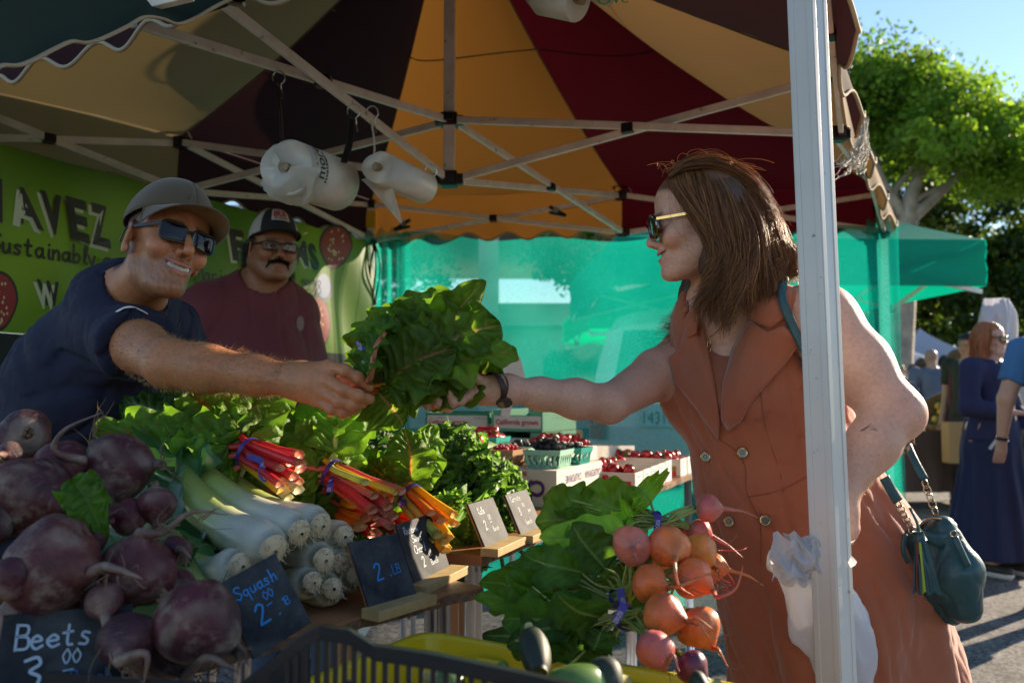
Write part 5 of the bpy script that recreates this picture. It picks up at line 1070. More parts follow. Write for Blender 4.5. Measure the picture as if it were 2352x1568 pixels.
# --- white trays, scale, boxes at the vendor side
tr = thing('white_tray', 'empty white cardboard tray behind the chard, in full sun', 'tray', D(790, 1040, 2.3))
def quadbox(p, q, w_, z0, h, th, m, nm, par):
    d = nrm((q - p)*V(1, 1, 0)); n_ = V(-d[1], d[0], 0); g = G(); L_ = np.linalg.norm((q-p)*V(1, 1, 0)); O = (p + q)/2*V(1, 1, 0)
    A_ = [d, n_, V(0, 0, 1)]; c = O + n_*w_/2
    g.box(c + V(0, 0, z0 + .003), (L_, w_, .006), A_)
    for a in (0, w_): g.box(O + n_*a + V(0, 0, z0 + h/2 + .006), (L_, th, h), A_)
    for a in (-L_/2, L_/2): g.box(O + d*a + n_*w_/2 + V(0, 0, z0 + h/2 + .0055), (th, w_ + .012, h*.99), A_)
    return mk(nm, g, m, par)
quadbox(D(690, 1030, 2.25), D(868, 1022, 2.35), .22, .95, .06, .004, M_card, 'tray_body', tr)
tr2 = thing('white_tray', 'second white cardboard tray farther back, with torn flaps', 'tray', D(790, 1000, 2.8))
quadbox(D(735, 1000, 2.75), D(885, 1003, 2.95), .25, .93, .09, .004, M_card, 'tray_body', tr2)
rt = thing('display_riser', 'dark wooden crate hidden under the leafy chard, carrying the white trays', 'crate', (-.35, 2.45, 0)); 
g = G(); g.box(V(-.33, 2.62, .90), (.52, .62, .05), [ee, en, V(0, 0, 1)]); mk('crate_body', g, M_ply, rt)
for q in ((-.12, 2.3), (-.45, 2.4), (-.2, 2.9), (-.55, 2.85)): mk('leg', G().box(V(q[0], q[1], .437), (.04, .04, .87)), M_ply, rt)
sc = thing('digital_scale', 'white digital scale with two display windows beside the vendor arm', 'scale', D(610, 955, 1.9))
p, q, r_ = D(548, 950, 1.86), D(672, 958, 1.90), D(562, 910, 1.93); X_ = nrm(q - p); Y_ = nrm((r_ - p) - X_*((r_ - p) @ X_)); Nn = np.cross(X_, Y_); w_ = np.linalg.norm(q - p); h_ = (r_ - p) @ Y_
g = G().box(p + X_*w_/2 + Y_*h_/2 - Nn*.02, (w_, h_, .04), [X_, Y_, Nn]); mk('housing', g, mat('white scale plastic', (.66, .66, .64), .35), sc, bevel=.006)
for a, b in ((.1, .42), (.48, .9)):
    d_ = mk('display_window', G().box(p + X_*w_*(a + b)/2 + Y_*h_*.52 + Nn*.001, (w_*(b - a), h_*.62, .003), [X_, Y_, Nn]), mat('scale bezel', (.06, .12, .2), .3), sc)
    mk('screen', G().box(p + X_*w_*(a + b)/2 + Y_*h_*.52 + Nn*.003, (w_*(b - a)*.72, h_*.40, .002), [X_, Y_, Nn]), mat('lcd grey', (.38, .42, .46), .25), d_)
mk('scale_foot', G().bar(p + X_*w_/2 + V(0, .04, 0), (p + X_*w_/2)*V(1, 1, 0) + V(0, .08, .86), .10, .08), mat('white scale plastic 2', (.6, .6, .6), .4), sc)
cl = thing('cooler_unit', 'white metal cooler cabinet with a dark louvred vent behind the vendors', 'cooler', V(-.72, 4.0, 0))
c = D(775, 1000, 4.0)*V(1, 1, 0); mk('cabinet', G().box(c + V(-.14, .1, .56), (.50, .5, 1.10)), mat('cooler enamel', (.58, .62, .68), .35), cl, bevel=.01)
g = G(); c2 = D(750, 958, 3.84); 
mk('vent_panel', G().box(c2, (.42, .012, .26)), mat('vent dark', (.03, .03, .035), .6), cl, bevel=.006)
for k in range(9): g.box(c2 + V(0, -.012, -.10 + .025*k), (.38, .012, .006), [V(1, 0, 0), nrm(V(0, 1, .6)), nrm(V(0, -.6, 1))])
mk('vent_louvres', g, mat('vent grey', (.12, .12, .13), .5), cl)
mk('round_knob', G().tube([D(821, 955, 3.84), D(821, 955, 3.82)], .022, 16), mat('grey knob', (.12, .12, .12), .5), cl)

# ---------------------------------------------------------------- beets
def beet_mesh(g, c, ax, r, L, seed, c0, c1, tail=None, tr=.0045, dk=1.0):
    "body of revolution along ax with a crown and a curved tail root"
    rr = np.random.default_rng(seed); ax = nrm(ax); n = 56; t = np.linspace(0, 1, n)
    rad = r*np.clip(np.sin(np.pi*np.clip(t, 0, 1)**.80)**.62*(1 - .28*sm(.55, 1, t)), .0, 2); rad[0] = r*.16; rad = rad*(1 + .0*t); rad = np.maximum(rad, tr*1.4)
    pts = c + np.outer((t - .45)*L, ax)
    tl = smooth_poly([pts[-1]] + [np.asarray(q) for q in (tail or [pts[-1] + ax*.03 + V(0, 0, -.005), pts[-1] + ax*.05 + V(.005, 0, -.015)])], 6)[1:]
    P = np.vstack([pts, tl]); R_ = np.concatenate([rad, np.linspace(tr*1.2, .0006, len(tl))])
    ph = rr.uniform(0, 6.28, 6)
    def sec(tt, a): k = min(1, (1 - tt)*2); return 1 + k*(.05*np.cos(2*a + ph[0]) + .035*np.cos(3*a + ph[1] + tt*4) + .02*np.cos(5*a + ph[2] + tt*9) + .012*np.cos(9*a + ph[3] + tt*21))
    m = len(P); g0 = G(); g0.tube(P, R_, 48, (1, 1, 1), sec=sec); v = g0.v[0]
    v = v + ((wob(v, 60, 5, seed % 6)*.040 + wob(v, 190, 4, 3)*.012) * r)[:, None] * nrm(V(1, 1, 1)) 
    k1 = sm(-.5, .9, wob(v, 22, 5, seed % 7)); ring = sm(.55, .9, np.sin((v - c) @ ax / r * 14 + wob(v, 30, 4, 2)*2)*.5 + .5)
    col = np.array(c0)*(1 - k1[:, None]) + np.array(c1)*k1[:, None]; along = ((v - c) @ ax)/L
    dirt = (sm(.0, .8, wob(v, 75, 6, seed % 5)) * .55 + .35*ring*sm(-.1, -.45, along) + sm(-.28, -.46, along)*.6 + sm(.42, .7, along)*.6).clip(0, .88)
    line = np.exp(-(np.sin(along*46 + 3*wob(v, 25, 4, 1))/.16)**2)*sm(.0, .6, wob(v, 40, 5, 3)); dirt = (dirt + .45*line).clip(0, .9)*dk
    col = col*(1 - dirt[:, None]) + V(.23, .165, .125)*dirt[:, None]; g.add(v, g0.f, col)
    return pts[-1], tl[-1]
M_beet = mat('beet skin', rough=.50, attr=True, var=.35, vscale=50, bump=.9, bscale=130, bdist=.0025, spec=.3, sss=.0, noise2=((.20, .15, .115), 24, .53, .16)); M_rootlet = mat('beet rootlet', (.16, .10, .06), .9)
def beet(name, lab, c, ax, r, seed, cols, tail=None, L=None, rootlets=5, group=None, cat='beet', tr=.0045):
    rr = np.random.default_rng(seed + 50); t_ = thing(name, lab, cat, c - V(0, 0, r), group); g = G(); L = L or r*2.15
    a, b = beet_mesh(g, c, ax, r, L, seed, *cols, tail=tail, tr=tr); mk('root_body', g, M_beet, t_, smooth=True)
    g = G()
    for k in range(rootlets):
        s_ = lerp(a, b, rr.uniform(.1, .9)); e = s_ + nrm(b - a)*rr.uniform(.01, .03) + rr.normal(size=3)*.014; g.tube(smooth_poly([s_, lerp(s_, e, .5) + rr.normal(size=3)*.004, e], 4), np.linspace(.0011, .0003, 9), 4)
    for k in range(6):
        q = c - nrm(ax)*L*.46; x = nrm(np.cross(ax, (0, 0, 1))); y = np.cross(x, nrm(ax)); s_ = q + (x*math.cos(k) + y*math.sin(k))*r*.10; g.tube([s_, s_ - nrm(ax)*rr.uniform(.004, .009) + rr.normal(size=3)*.002], [.0035, .0025], 6)
    mk('rootlets', g, M_rootlet, t_, smooth=True); return t_
PUR = ((.090, .019, .025), (.042, .018, .025)); PUR2 = ((.150, .036, .022), (.060, .019, .024))
S = 1.0 / K
def rad(px, Y): return px / K / F * Y
bl = [ # centre (disp), radius, Y, axis (picture direction dx,dy and depth), tail points, label
 ((54, 1003), 64, 1.34, (-.3, .1, .4), None, 'upper left purple beet of the pile, greyish crown'),
 ((20, 1048), 34, 1.26, (.2, -.2, -1), None, 'small purple beet cut by the left edge of the picture'),
 ((146, 1080), 72, 1.25, (.75, -.3, -.5), [(125, 1035, 1.2), (150, 985, 1.2), (238, 945, 1.2)], 'purple beet with a long thin tail curling up and away'),
 ((272, 1072), 84, 1.28, (1, -.1, -.15), [(375, 1068, 1.26)], 'round purple beet at the top right of the pile, pointed tip to the leeks'),
 ((70, 1140), 98, 1.17, (1, .15, -.3), None, 'long reddish beet on the left, lying behind the biggest one'),
 ((222, 1162), 40, 1.22, (.3, .5, -.8), None, 'small purple beet beside the green leaf'),
 ((294, 1186), 42, 1.19, (-.8, -.1, -.3), [(258, 1196, 1.15), (240, 1190, 1.14)], 'little bluish purple beet in the middle of the pile'),
 ((358, 1160), 45, 1.20, (.15, .9, -.2), [(372, 1215, 1.17), (345, 1250, 1.12)], 'purple beet whose forked root hangs down, next to the leeks'),
 ((124, 1300), 112, 1.05, (1, .0, -.5), [(250, 1300, .96), (300, 1318, .95), (328, 1330, .94)], 'biggest beet, reddish shoulder, root pointing to the squash sign'),
 ((315, 1308), 86, 1.09, (.2, -.9, -.4), [(375, 1220, 1.08), (440, 1175, 1.08), (525, 1180, 1.09)], 'round dusty purple beet below the small ones, its root stretching to the leeks'),
 ((455, 1428), 100, 1.03, (.8, .45, -.2), [(560, 1510, 1.0)], 'large smooth purple beet directly left of the squash sign'),
 ((292, 1470), 66, 1.00, (.2, .3, -.9), [(335, 1500, .93), (332, 1570, .94)], 'purple beet with a drooping root beside the beets sign'),
 ((418, 1345), 38, 1.12, (.3, .2, .9), None, 'small plain purple beet low between the large ones'),
 ((62, 1430), 72, 1.07, (-.3, .4, .7), None, 'purple beet mostly hidden behind the beets sign'),
 ((-30, 1200), 60, 1.12, (-1, .1, -.2), None, 'purple beet at the left edge under the long reddish one'),
 ((205, 1420), 60, 1.10, (.2, .2, .9), None, 'purple beet in the dark gap under the biggest one'),
 ((205, 1235), 42, 1.13, (.4, .3, -.8), None, 'small beet wedged above the biggest one'),
 ((405, 1262), 34, 1.15, (.5, -.2, -.8), None, 'little beet at the edge of the pile touching the leek shafts'),
 ((20, 1330), 50, 1.0, (-.6, .2, -.6), None, 'dusty beet at the left edge above the beets sign'),
 ((240, 1380), 44, 1.02, (.4, .5, -.7), None, 'small dusty beet below the biggest one, over the sign corner'),
 ((390, 1500), 58, 1.06, (.6, .6, -.3), [(470, 1510, .99), (520, 1525, .98), (552, 1545, .98)], 'purple beet at the bottom with a thick root creeping toward the crate')]
def pdir(dx, dy, dd): return nrm(V(dx, dd, -dy))
for k, (c, rp, Y_, a, tl, lb) in enumerate(bl):
    beet('purple_beet', lb, D(*c, Y_), pdir(*a), rad(rp, Y_)*.97, k, PUR2 if k in (4, 8) else PUR, tail=[D(*q) for q in tl] if tl else None, group='loose purple beets', rootlets=9, tr=.0055 if tl else .004)
g = G(); leaf(g, D(165, 1100, 1.10), D(245, 1222, 1.08), .055, (.4, -1, .3), bend=.1, cup=.3, ruf=.22, rfr=3, crk=.08, col=(.06, .15, .008), rib=(.12, .2, .02), seed=5)
mk('beet_leaf', g, M_leaf, smooth=True, label='single crumpled green leaf lying on the purple beets', cat='leaf')
# a low crate carrying the beet heap
cb = thing('wooden_crate', 'dark wooden crate under the purple beets', 'crate', V(-.62, 1.22, .85)); 
for z in (.86, .91): mk('slat', G().box(V(-.86, 1.22, z + .005), (.30, .24, .02), [ex1, ey1, V(0, 0, 1)]), M_ply, cb)
# golden beets in bunches
M_gb = mat('golden beet skin', rough=.40, attr=True, var=.22, vscale=40, bump=.5, bscale=120, bdist=.002, spec=.4, sss=.05, noise2=((.30, .10, .05), 60, .62, .06)); GO = ((.78, .24, .03), (.60, .10, .035)); PK = ((.66, .17, .10), (.52, .09, .09)); RD = ((.70, .16, .03), (.62, .06, .03))
def beet_bunch(lab, T, roots, lpts, seed, ldark, tail, nst=9, W=.085, Yb=0):
    rr = np.random.default_rng(seed); t_ = thing('beet_bunch', lab, 'beets', T, 'bunches of golden beets')
    rc = []
    for k, (c, rp, Y_, a, tl, cc) in enumerate(roots):
        r_ = rad(rp, Y_); C0 = D(*c, Y_); g = G(); e0, e1 = beet_mesh(g, C0, pdir(*a), r_, r_*2.0, seed*9 + k, *cc, tail=[D(*q) for q in tl] if tl else None, tr=.0028, dk=.5); 
        b_ = mk('root_body', g, M_gb, t_, smooth=True); rc.append((C0, pdir(*a), r_))
        g = G()
        for q in range(5):
            s_ = lerp(e0, e1, rr.uniform(.1, .9)); e = s_ + rr.normal(size=3)*.016; g.tube(smooth_poly([s_, lerp(s_, e, .5) + rr.normal(size=3)*.005, e], 4), np.linspace(.0008, .0002, 9), 4)
        mk('rootlets', g, M_rootlet, b_)
    for k, (tip, Y_, nh, W_, col) in enumerate(lpts):
        C0, a_, r_ = rc[k % len(rc)]; st = C0 - a_*r_*.95; tp = D(*tip, Y_); l = nrm(tp - T); lb0 = T + (tp - T)*.42 + rr.normal(size=3)*.01
        g = G(); stalk(g, [st, lerp(st, T, .6) + rr.normal(size=3)*.004, T + rr.normal(size=3)*.006, lerp(T, lb0, .6) + rr.normal(size=3)*.006, lb0], .0032, .002, (.32, .36, .08)); mk('stalk', g, M_stalk, t_, smooth=True)
        g = G(); leaf(g, lb0, tp, W_, nh, bend=rr.uniform(-.08, .16), cup=rr.uniform(-.3, .6), ruf=rr.uniform(.06, .16), rfr=2.2, crk=.03, col=np.array(col)*rr.uniform(.8, 1.25), rib=(.25, .34, .07), seed=seed*40 + k, tipdroop=rr.uniform(0, .3), twist=rr.uniform(-.6, .6)); mk('leaf', g, M_leaf, t_, smooth=True)
    for k in range(nst):
        C0, a_, r_ = rc[k % len(rc)]; st = C0 - a_*r_*.95; l = nrm(D(*lpts[k % len(lpts)][0], lpts[k % len(lpts)][1]) - T)
        g = G(); stalk(g, [st + rr.normal(size=3)*.004, T + rr.normal(size=3)*.007, T + l*.07 + rr.normal(size=3)*.01, T + l*.12 + rr.normal(size=3)*.02], .003, .002, (.34, .38, .09)); mk('stalk', g, M_stalk, t_, smooth=True)
    l = nrm(D(*lpts[0][0], lpts[0][1]) - T); band(t_, T, nrm(rc[0][0] - T), .017, tail); return t_
def fan(pts, Y0, seed, col, W=.085):
    r = np.random.default_rng(seed); return [((u, v), Y0 + r.normal()*.05, V(r.normal()*1.1, -1, .5 + r.normal()*.9), W*r.uniform(.7, 1.2), np.array(col)*r.uniform(.6, 1.5)) for u, v in pts]
lit, shaded = (.20, .34, .02), (.05, .13, .014)  # beet leaf tones with sunlight and shade put into the colour
beet_bunch('upper golden beet bunch, leaves coloured as sunlit yellow green, its roots touching the brown dress', D(1512, 1195, 1.42),
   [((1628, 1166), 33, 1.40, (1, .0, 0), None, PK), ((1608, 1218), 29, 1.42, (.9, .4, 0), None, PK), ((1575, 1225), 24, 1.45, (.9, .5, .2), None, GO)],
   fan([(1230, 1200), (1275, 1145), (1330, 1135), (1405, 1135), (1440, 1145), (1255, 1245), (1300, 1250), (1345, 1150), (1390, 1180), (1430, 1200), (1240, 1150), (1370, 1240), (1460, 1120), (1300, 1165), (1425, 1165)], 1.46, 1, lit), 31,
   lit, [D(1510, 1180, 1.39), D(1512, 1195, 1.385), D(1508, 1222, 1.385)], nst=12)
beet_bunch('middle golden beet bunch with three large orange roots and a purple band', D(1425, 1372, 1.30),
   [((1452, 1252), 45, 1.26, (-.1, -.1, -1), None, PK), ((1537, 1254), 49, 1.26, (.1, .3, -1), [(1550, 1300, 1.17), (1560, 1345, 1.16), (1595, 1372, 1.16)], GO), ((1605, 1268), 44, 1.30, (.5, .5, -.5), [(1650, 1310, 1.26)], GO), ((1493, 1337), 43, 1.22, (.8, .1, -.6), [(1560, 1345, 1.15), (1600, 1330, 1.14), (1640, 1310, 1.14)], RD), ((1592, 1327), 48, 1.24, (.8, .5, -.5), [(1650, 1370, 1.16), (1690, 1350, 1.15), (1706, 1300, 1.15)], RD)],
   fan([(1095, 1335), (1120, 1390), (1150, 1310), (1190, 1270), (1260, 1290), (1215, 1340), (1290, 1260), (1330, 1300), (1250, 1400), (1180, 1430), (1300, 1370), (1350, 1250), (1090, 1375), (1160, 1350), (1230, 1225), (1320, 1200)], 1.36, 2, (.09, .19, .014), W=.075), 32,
   shaded, [D(1425, 1350, 1.24), D(1428, 1375, 1.235), D(1436, 1398, 1.235)], nst=12)
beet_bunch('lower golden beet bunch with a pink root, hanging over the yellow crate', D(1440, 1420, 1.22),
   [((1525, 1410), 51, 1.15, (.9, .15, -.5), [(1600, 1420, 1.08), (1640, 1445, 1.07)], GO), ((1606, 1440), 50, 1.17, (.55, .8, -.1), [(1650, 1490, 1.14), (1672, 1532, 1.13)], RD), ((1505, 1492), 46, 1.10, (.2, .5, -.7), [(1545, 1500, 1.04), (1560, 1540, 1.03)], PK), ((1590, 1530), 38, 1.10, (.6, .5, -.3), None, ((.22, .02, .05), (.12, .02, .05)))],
   fan([(1100, 1455), (1160, 1480), (1200, 1420), (1250, 1500), (1320, 1500), (1280, 1440), (1360, 1490), (1220, 1470), (1150, 1420), (1410, 1480), (1330, 1420), (1180, 1510), (1290, 1385)], 1.24, 3, shaded, W=.075), 33,
   shaded, [D(1435, 1385, 1.16), D(1425, 1405, 1.155), D(1412, 1428, 1.155)], nst=10)
beet_bunch('hidden golden beet bunch at the back, red stems showing beside the dress', D(1560, 1330, 1.42),
   [((1640, 1300), 34, 1.40, (1, .2, 0), None, GO), ((1560, 1290), 40, 1.38, (.4, .1, -.6), None, RD), ((1500, 1290), 38, 1.36, (-.2, .2, -.8), None, RD)], fan([(1400, 1290), (1380, 1330), (1430, 1280), (1450, 1420)], 1.46, 4, shaded), 34, shaded, None, nst=6)
# thin pink roots of radish at the dress
g = G(); r = np.random.default_rng(5)
for k in range(11):
    s_ = D(1645 + r.uniform(-10, 18), 1275 + r.uniform(-25, 30), 1.46); e = s_ + r.normal(size=3)*.018 + V(.008, 0, -.012); g.tube(smooth_poly([s_, lerp(s_, e, .5) + r.normal(size=3)*.012, e], 4), .0011, 4)
mk('radish_roots', g, mat('radish root', (.65, .12, .14), .5, trans=.3), smooth=True, label='tangle of thin pink radish roots between the golden beets and the dress', cat='roots')

# ---------------------------------------------------------------- plastic crates in front
M_yel = mat('yellow plastic', (.62, .47, .008), .35, var=.06, vscale=8, spec=.5, noise2=((.3, .22, .02), 30, .66, .05))
yc = thing('yellow_crate', 'yellow plastic crate holding squash under the golden beets', 'crate', V(.25, 1.0, .62))
ZR = .82
p1, p2, p3 = DZ(980, 1447, ZR), DZ(1720, 1575, ZR), DZ(905, 1500, ZR - .0); 
fx = nrm((p2 - p1)*V(1, 1, 0)); fy = V(fx[1], -fx[0], 0)   # toward the camera
O = p1*V(1, 1, 0); Lx, Ly, H = .52, .33, .19
def YC(a, b, z): return O + fx*a + fy*b + V(0, 0, z)
g = G(); ns = 60; per = []
for i in range(ns):
    t = i/ns*2*math.pi; c, s_ = math.cos(t), math.sin(t); e = .16; per.append((Lx/2 + Lx/2*math.copysign(abs(c)**e, c), Ly/2 + Ly/2*math.copysign(abs(s_)**e, s_)))
rows = []
for (k, z) in ((0, .63), (.90, .63), (.93, .65), (.985, ZR - .035), (1.0, ZR - .03), (1.035, ZR - .028), (1.04, ZR - .002), (1.03, ZR), (.985, ZR), (.975, ZR - .006), (.915, .66), (.88, .645), (0, .645)):
    rows.append([YC(Lx/2 + (a - Lx/2)*k, Ly/2 + (b - Ly/2)*k, z) for a, b in per])
g.grid(np.array(rows), closed_v=True); mk('crate_body', g, M_yel, yc, smooth=True)
for a, b, w_ in ((.05, .0, .05), (.27, .0, .07)): mk('moulded_tab', G().box(YC(a + .08, .017, ZR - .028), (w_, .012, .02), [fx, fy, V(0, 0, 1)]), M_yel, yc, bevel=.004)
for a in (.06, .20, .33, .45): mk('drain_hole', G().tube([YC(a, .0145, ZR - .075), YC(a, .016, ZR - .075)], .006, 12), M_black, yc)
M_zuc = mat('dark squash', (.016, .026, .010), .58, noise2=((.10, .11, .07), 26, .60, .03), var=.3, vscale=40, spec=.6); M_zuc2 = mat('green squash', (.09, .17, .025), .3, var=.35, vscale=28, spec=.6)
for c, tp, r_, m, lb in (((1240, 1545, .99), (1218, 1452, 1.05), .020, M_zuc, 'dark green squash standing upright under the beet leaves in the yellow crate'), ((1350, 1556, .93), (1420, 1560, .94), .026, M_zuc, 'dark scratched squash lying in the yellow crate'),
    ((1260, 1575, .90), (1385, 1568, .93), .024, M_zuc2, 'light green squash in front of the scratched one'), ((1130, 1560, 1.0), (1170, 1562, 1.0), .024, M_zuc2, 'green squash seen through the slots of the black crate'), ((1060, 1580, .97), (1000, 1560, .98), .024, M_zuc2, 'green squash at the left end of the yellow crate'), ((1590, 1590, 1.0), (1630, 1575, 1.0), .024, M_zuc, 'round dark squash at the right end of the yellow crate')):
    a, b = D(*c), D(*tp); t_ = thing('squash', lb, 'squash', a, 'squash in the yellow crate'); n = 18; ts = np.linspace(0, 1, n); g = G(); g.tube([lerp(a, b, t) for t in ts], r_*np.clip(np.sin(np.pi*(ts*.93 + .04))**.32, .1, 1)*(.82 + .2*ts), 20, sec=lambda t, q: 1 + .03*np.cos(q*5)); mk('flesh', g, m, t_, smooth=True)
    g = G(); g.tube([b, b + nrm(b - a)*.014], [.007, .005], 8); mk('stem', g, M_kraft, t_, smooth=True)
# black slotted crate
M_bc = mat('black crate plastic', (.010, .010, .012), .33, spec=.5, bump=.15, bscale=90)
bc = thing('black_crate', 'black slotted plastic crate at the bottom of the picture, its rim scuffed', 'crate', V(-.2, .7, .5))
rim = [D(555, 1568, .90), D(620, 1520, .90), D(690, 1460, .89), D(735, 1436, .885), D(800, 1446, .86), D(860, 1482, .84), D(1000, 1503, .81), D(1200, 1545, .77), D(1330, 1575, .745)]
g = G(); rp = np.vstack([smooth_poly([lerp(rim[max(i-1, 0)], rim[i], .75), rim[i], lerp(rim[i], rim[min(i+1, len(rim)-1)], .25)], 3)[(0 if i == 0 else 1):] for i in range(len(rim))]); dn = V(0, 0, -.022); nn = V(.10, -.99, 0)*.012
def ribbon(g, P, h, th, dz=0.): 
    P = np.asarray(P) + V(0, 0, dz); Q = np.array([[p, p + nn/.012*-th, p + nn/.012*-th - V(0, 0, h), p - V(0, 0, h)] for p in P]); g.grid(Q, closed_v=True); g.add(Q[0], np.arange(4)[None]); g.add(Q[-1], np.arange(4)[None, ::-1])
ribbon(g, rp, .014, .012); mk('rim', g, M_bc, bc, bevel=.002)
seg = rp[12:]; g = G()
ln = np.concatenate([[0], np.cumsum(np.linalg.norm(np.diff(rp, axis=0), axis=1))]); tot = ln[-1]
def at(s_): return np.array([np.interp(s_, ln, rp[:, k]) for k in range(3)])
ws = at(tot*.30); k0 = tot*.0
for s_ in np.arange(tot*.16, tot, .0135):
    p = at(s_); g.box(p + V(0, .002, -.014 - .045), (.0052, .006, .09))
    
mk('upright_slats', g, M_bc, bc)
g = G(); ribbon(g, [at(s_) for s_ in np.linspace(tot*.36, tot, 20)], .008, .006, -.048); ribbon(g, [at(s_) for s_ in np.linspace(0, tot, 30)], .02, .006, -.10); mk('cross_rail', g, M_bc, bc)
g = G(); Q = np.array([[at(s_) + V(0, .001, -.012), at(s_) + V(0, .001, -.16)] for s_ in np.linspace(0, tot*.24, 12)]); g.grid(Q); mk('solid_corner', g, M_bc, bc)
g = G(); e = rp[0]; far = e + V(-.28, .10, -.02); Q = np.array([[lerp(e, far, t), lerp(e, far, t) - V(0, 0, .25)] for t in np.linspace(0, 1, 6)]); g.grid(Q); f2 = rp[-1]; 
for a_, b_ in ((rp[0] + V(-.02, -.30, -.02), rp[-1] + V(-.02, -.30, -.02)),): g.bar(a_, b_, .01, .02)
g.bar(rp[-1] - V(0, 0, .01), rp[-1] + V(-.02, -.30, -.02), .01, .02); g.bar(rp[0] - V(0, 0, .01), rp[0] + V(-.02, -.30, -.02), .01, .02); mk('far_sides', g, M_bc, bc)
st = thing('low_stand', 'low black stand under the plastic crates, below the picture', 'stand', V(-.1, .75, 0)); mk('stand_top', G().box(V(-.12, .70, .53), (.62, .40, .03)), M_bc, st)
for q in ((-.35, .55), (.12, .55), (-.35, .85), (.12, .85)): mk('leg', G().box(V(q[0], q[1], .257), (.03, .03, .51)), M_bc, st)
# ---------------------------------------------------------------- implicit surfaces for people
f32 = np.float32
def smin(a, b, k): h = np.maximum(k - np.abs(a - b), 0) / k; return np.minimum(a, b) - h*h*k*.25
def smax(a, b, k): return -smin(-a, -b, k)
def ELL(P, c, r, M=None):
    q = P - np.asarray(c, f32)
    if M is not None: q = q @ np.asarray(M, f32)
    r = np.asarray(r, f32); k0 = np.sqrt(((q/r)**2).sum(1)) + 1e-9; k1 = np.sqrt(((q/(r*r))**2).sum(1)) + 1e-9; return k0*(k0 - 1)/k1
def CAP(P, a, b, ra, rb):
    a = np.asarray(a, f32); b = np.asarray(b, f32); ba = b - a; pa = P - a; h = np.clip(pa @ ba / max(float(ba @ ba), 1e-9), 0, 1).astype(f32)
    return np.sqrt(((pa - h[:, None]*ba)**2).sum(1)) - (ra + (rb - ra)*h)
def CHAIN(P, pts, rr, k=.01):
    d = None
    for i in range(len(pts) - 1):
        e = CAP(P, pts[i], pts[i+1], rr[i], rr[i+1]); d = e if d is None else smin(d, e, k)
    return d
def surf(f, lo, hi, h, keep=None):
    "surface nets over blocks near the surface"
    lo = np.asarray(lo, float); n = np.maximum(np.ceil((np.asarray(hi) - lo)/h).astype(int), 8); B = 8; n = ((n + B - 1)//B)*B
    nb = n//B; ax = [lo[i] + (np.arange(nb[i])*B + B/2 - .5)*h for i in range(3)]
    C = np.stack(np.meshgrid(*ax, indexing='ij'), -1).reshape(-1, 3).astype(f32); dc = f(C); act = np.abs(dc) < h*B*.95 + .004
    F_ = np.repeat(np.repeat(np.repeat(dc.reshape(nb), B, 0), B, 1), B, 2).astype(f32)
    off = np.stack(np.meshgrid(*[np.arange(B)]*3, indexing='ij'), -1).reshape(-1, 3); bi = np.argwhere(act.reshape(nb))
    for s_ in range(0, len(bi), 600):
        idx = (bi[s_:s_+600, None, :]*B + off[None]).reshape(-1, 3); P = (lo + idx*h).astype(f32); F_[idx[:, 0], idx[:, 1], idx[:, 2]] = f(P)
    S_ = F_ < 0; c = [S_[a:n[0]-1+a, b:n[1]-1+b, d:n[2]-1+d] for a in (0, 1) for b in (0, 1) for d in (0, 1)]
    cnt = sum(x.astype(np.int8) for x in c); cell = (cnt > 0) & (cnt < 8); ci = np.argwhere(cell)
    if len(ci) == 0: return np.zeros((0, 3)), np.zeros((0, 4), int)
    acc = np.zeros((len(ci), 3)); w_ = np.zeros(len(ci)); co = [(a, b, d) for a in (0, 1) for b in (0, 1) for d in (0, 1)]
    val = {q: F_[ci[:, 0]+q[0], ci[:, 1]+q[1], ci[:, 2]+q[2]] for q in co}
    for i, p in enumerate(co):
        for q in co[i+1:]:
            if sum(abs(np.subtract(p, q))) != 1: continue
            a, b = val[p], val[q]; m = (a < 0) != (b < 0); t = np.where(m, a/(a - b + 1e-12), 0)
            acc += np.where(m[:, None], np.array(p) + t[:, None]*(np.array(q) - np.array(p)), 0); w_ += m
    v = lo + (ci + acc/w_[:, None])*h; idm = -np.ones(cell.shape, int); idm[tuple(ci.T)] = np.arange(len(ci)); fs = []
    for a in range(3):
        s0 = [slice(1, n[k]-1) for k in range(3)]; s0[a] = slice(0, n[a]-1); s1 = list(s0); s1[a] = slice(1, n[a])
        A, Bv = S_[tuple(s0)], S_[tuple(s1)]; e = np.argwhere(A != Bv); inside = A[tuple(e.T)]; o = np.array([1, 1, 1]); o[a] = 0; e = e + o
        u, w2 = (a+1) % 3, (a+2) % 3; du = np.zeros(3, int); du[u] = 1; dw = np.zeros(3, int); dw[w2] = 1
        q = np.stack([idm[tuple((e - du - dw).T)], idm[tuple((e - dw).T)], idm[tuple(e.T)], idm[tuple((e - du).T)]], 1)
        q[~inside] = q[~inside][:, ::-1]; fs.append(q)
    fq = np.vstack(fs); fq = fq[(fq >= 0).all(1)]
    if keep is not None: fq = fq[keep(v[fq].mean(1))]
    return v, fq
def add_surf(g, f, lo, hi, h, colf=None, keep=None):
    v, q = surf(f, lo, hi, h, keep)
    us = np.unique(q); mp = -np.ones(len(v), int); mp[us] = np.arange(len(us)); v = v[us]; q = mp[q]
    g.add(v, q, colf(v) if colf is not None else None); return g
def march(f, u, v, off=.0, Y0=.9):
    "first point on the surface f = off along the sight line of (u, v)"
    o = V(0, 0, CAMZ); d = nrm(D(u, v, 1.) - o); t = Y0
    for _ in range(90):
        p = o + d*t; s_ = float(f(p[None].astype(f32))[0]) - off
        if s_ < .0004: return p
        t += max(s_*.75, .0004)
        if t > 6: break
    return None

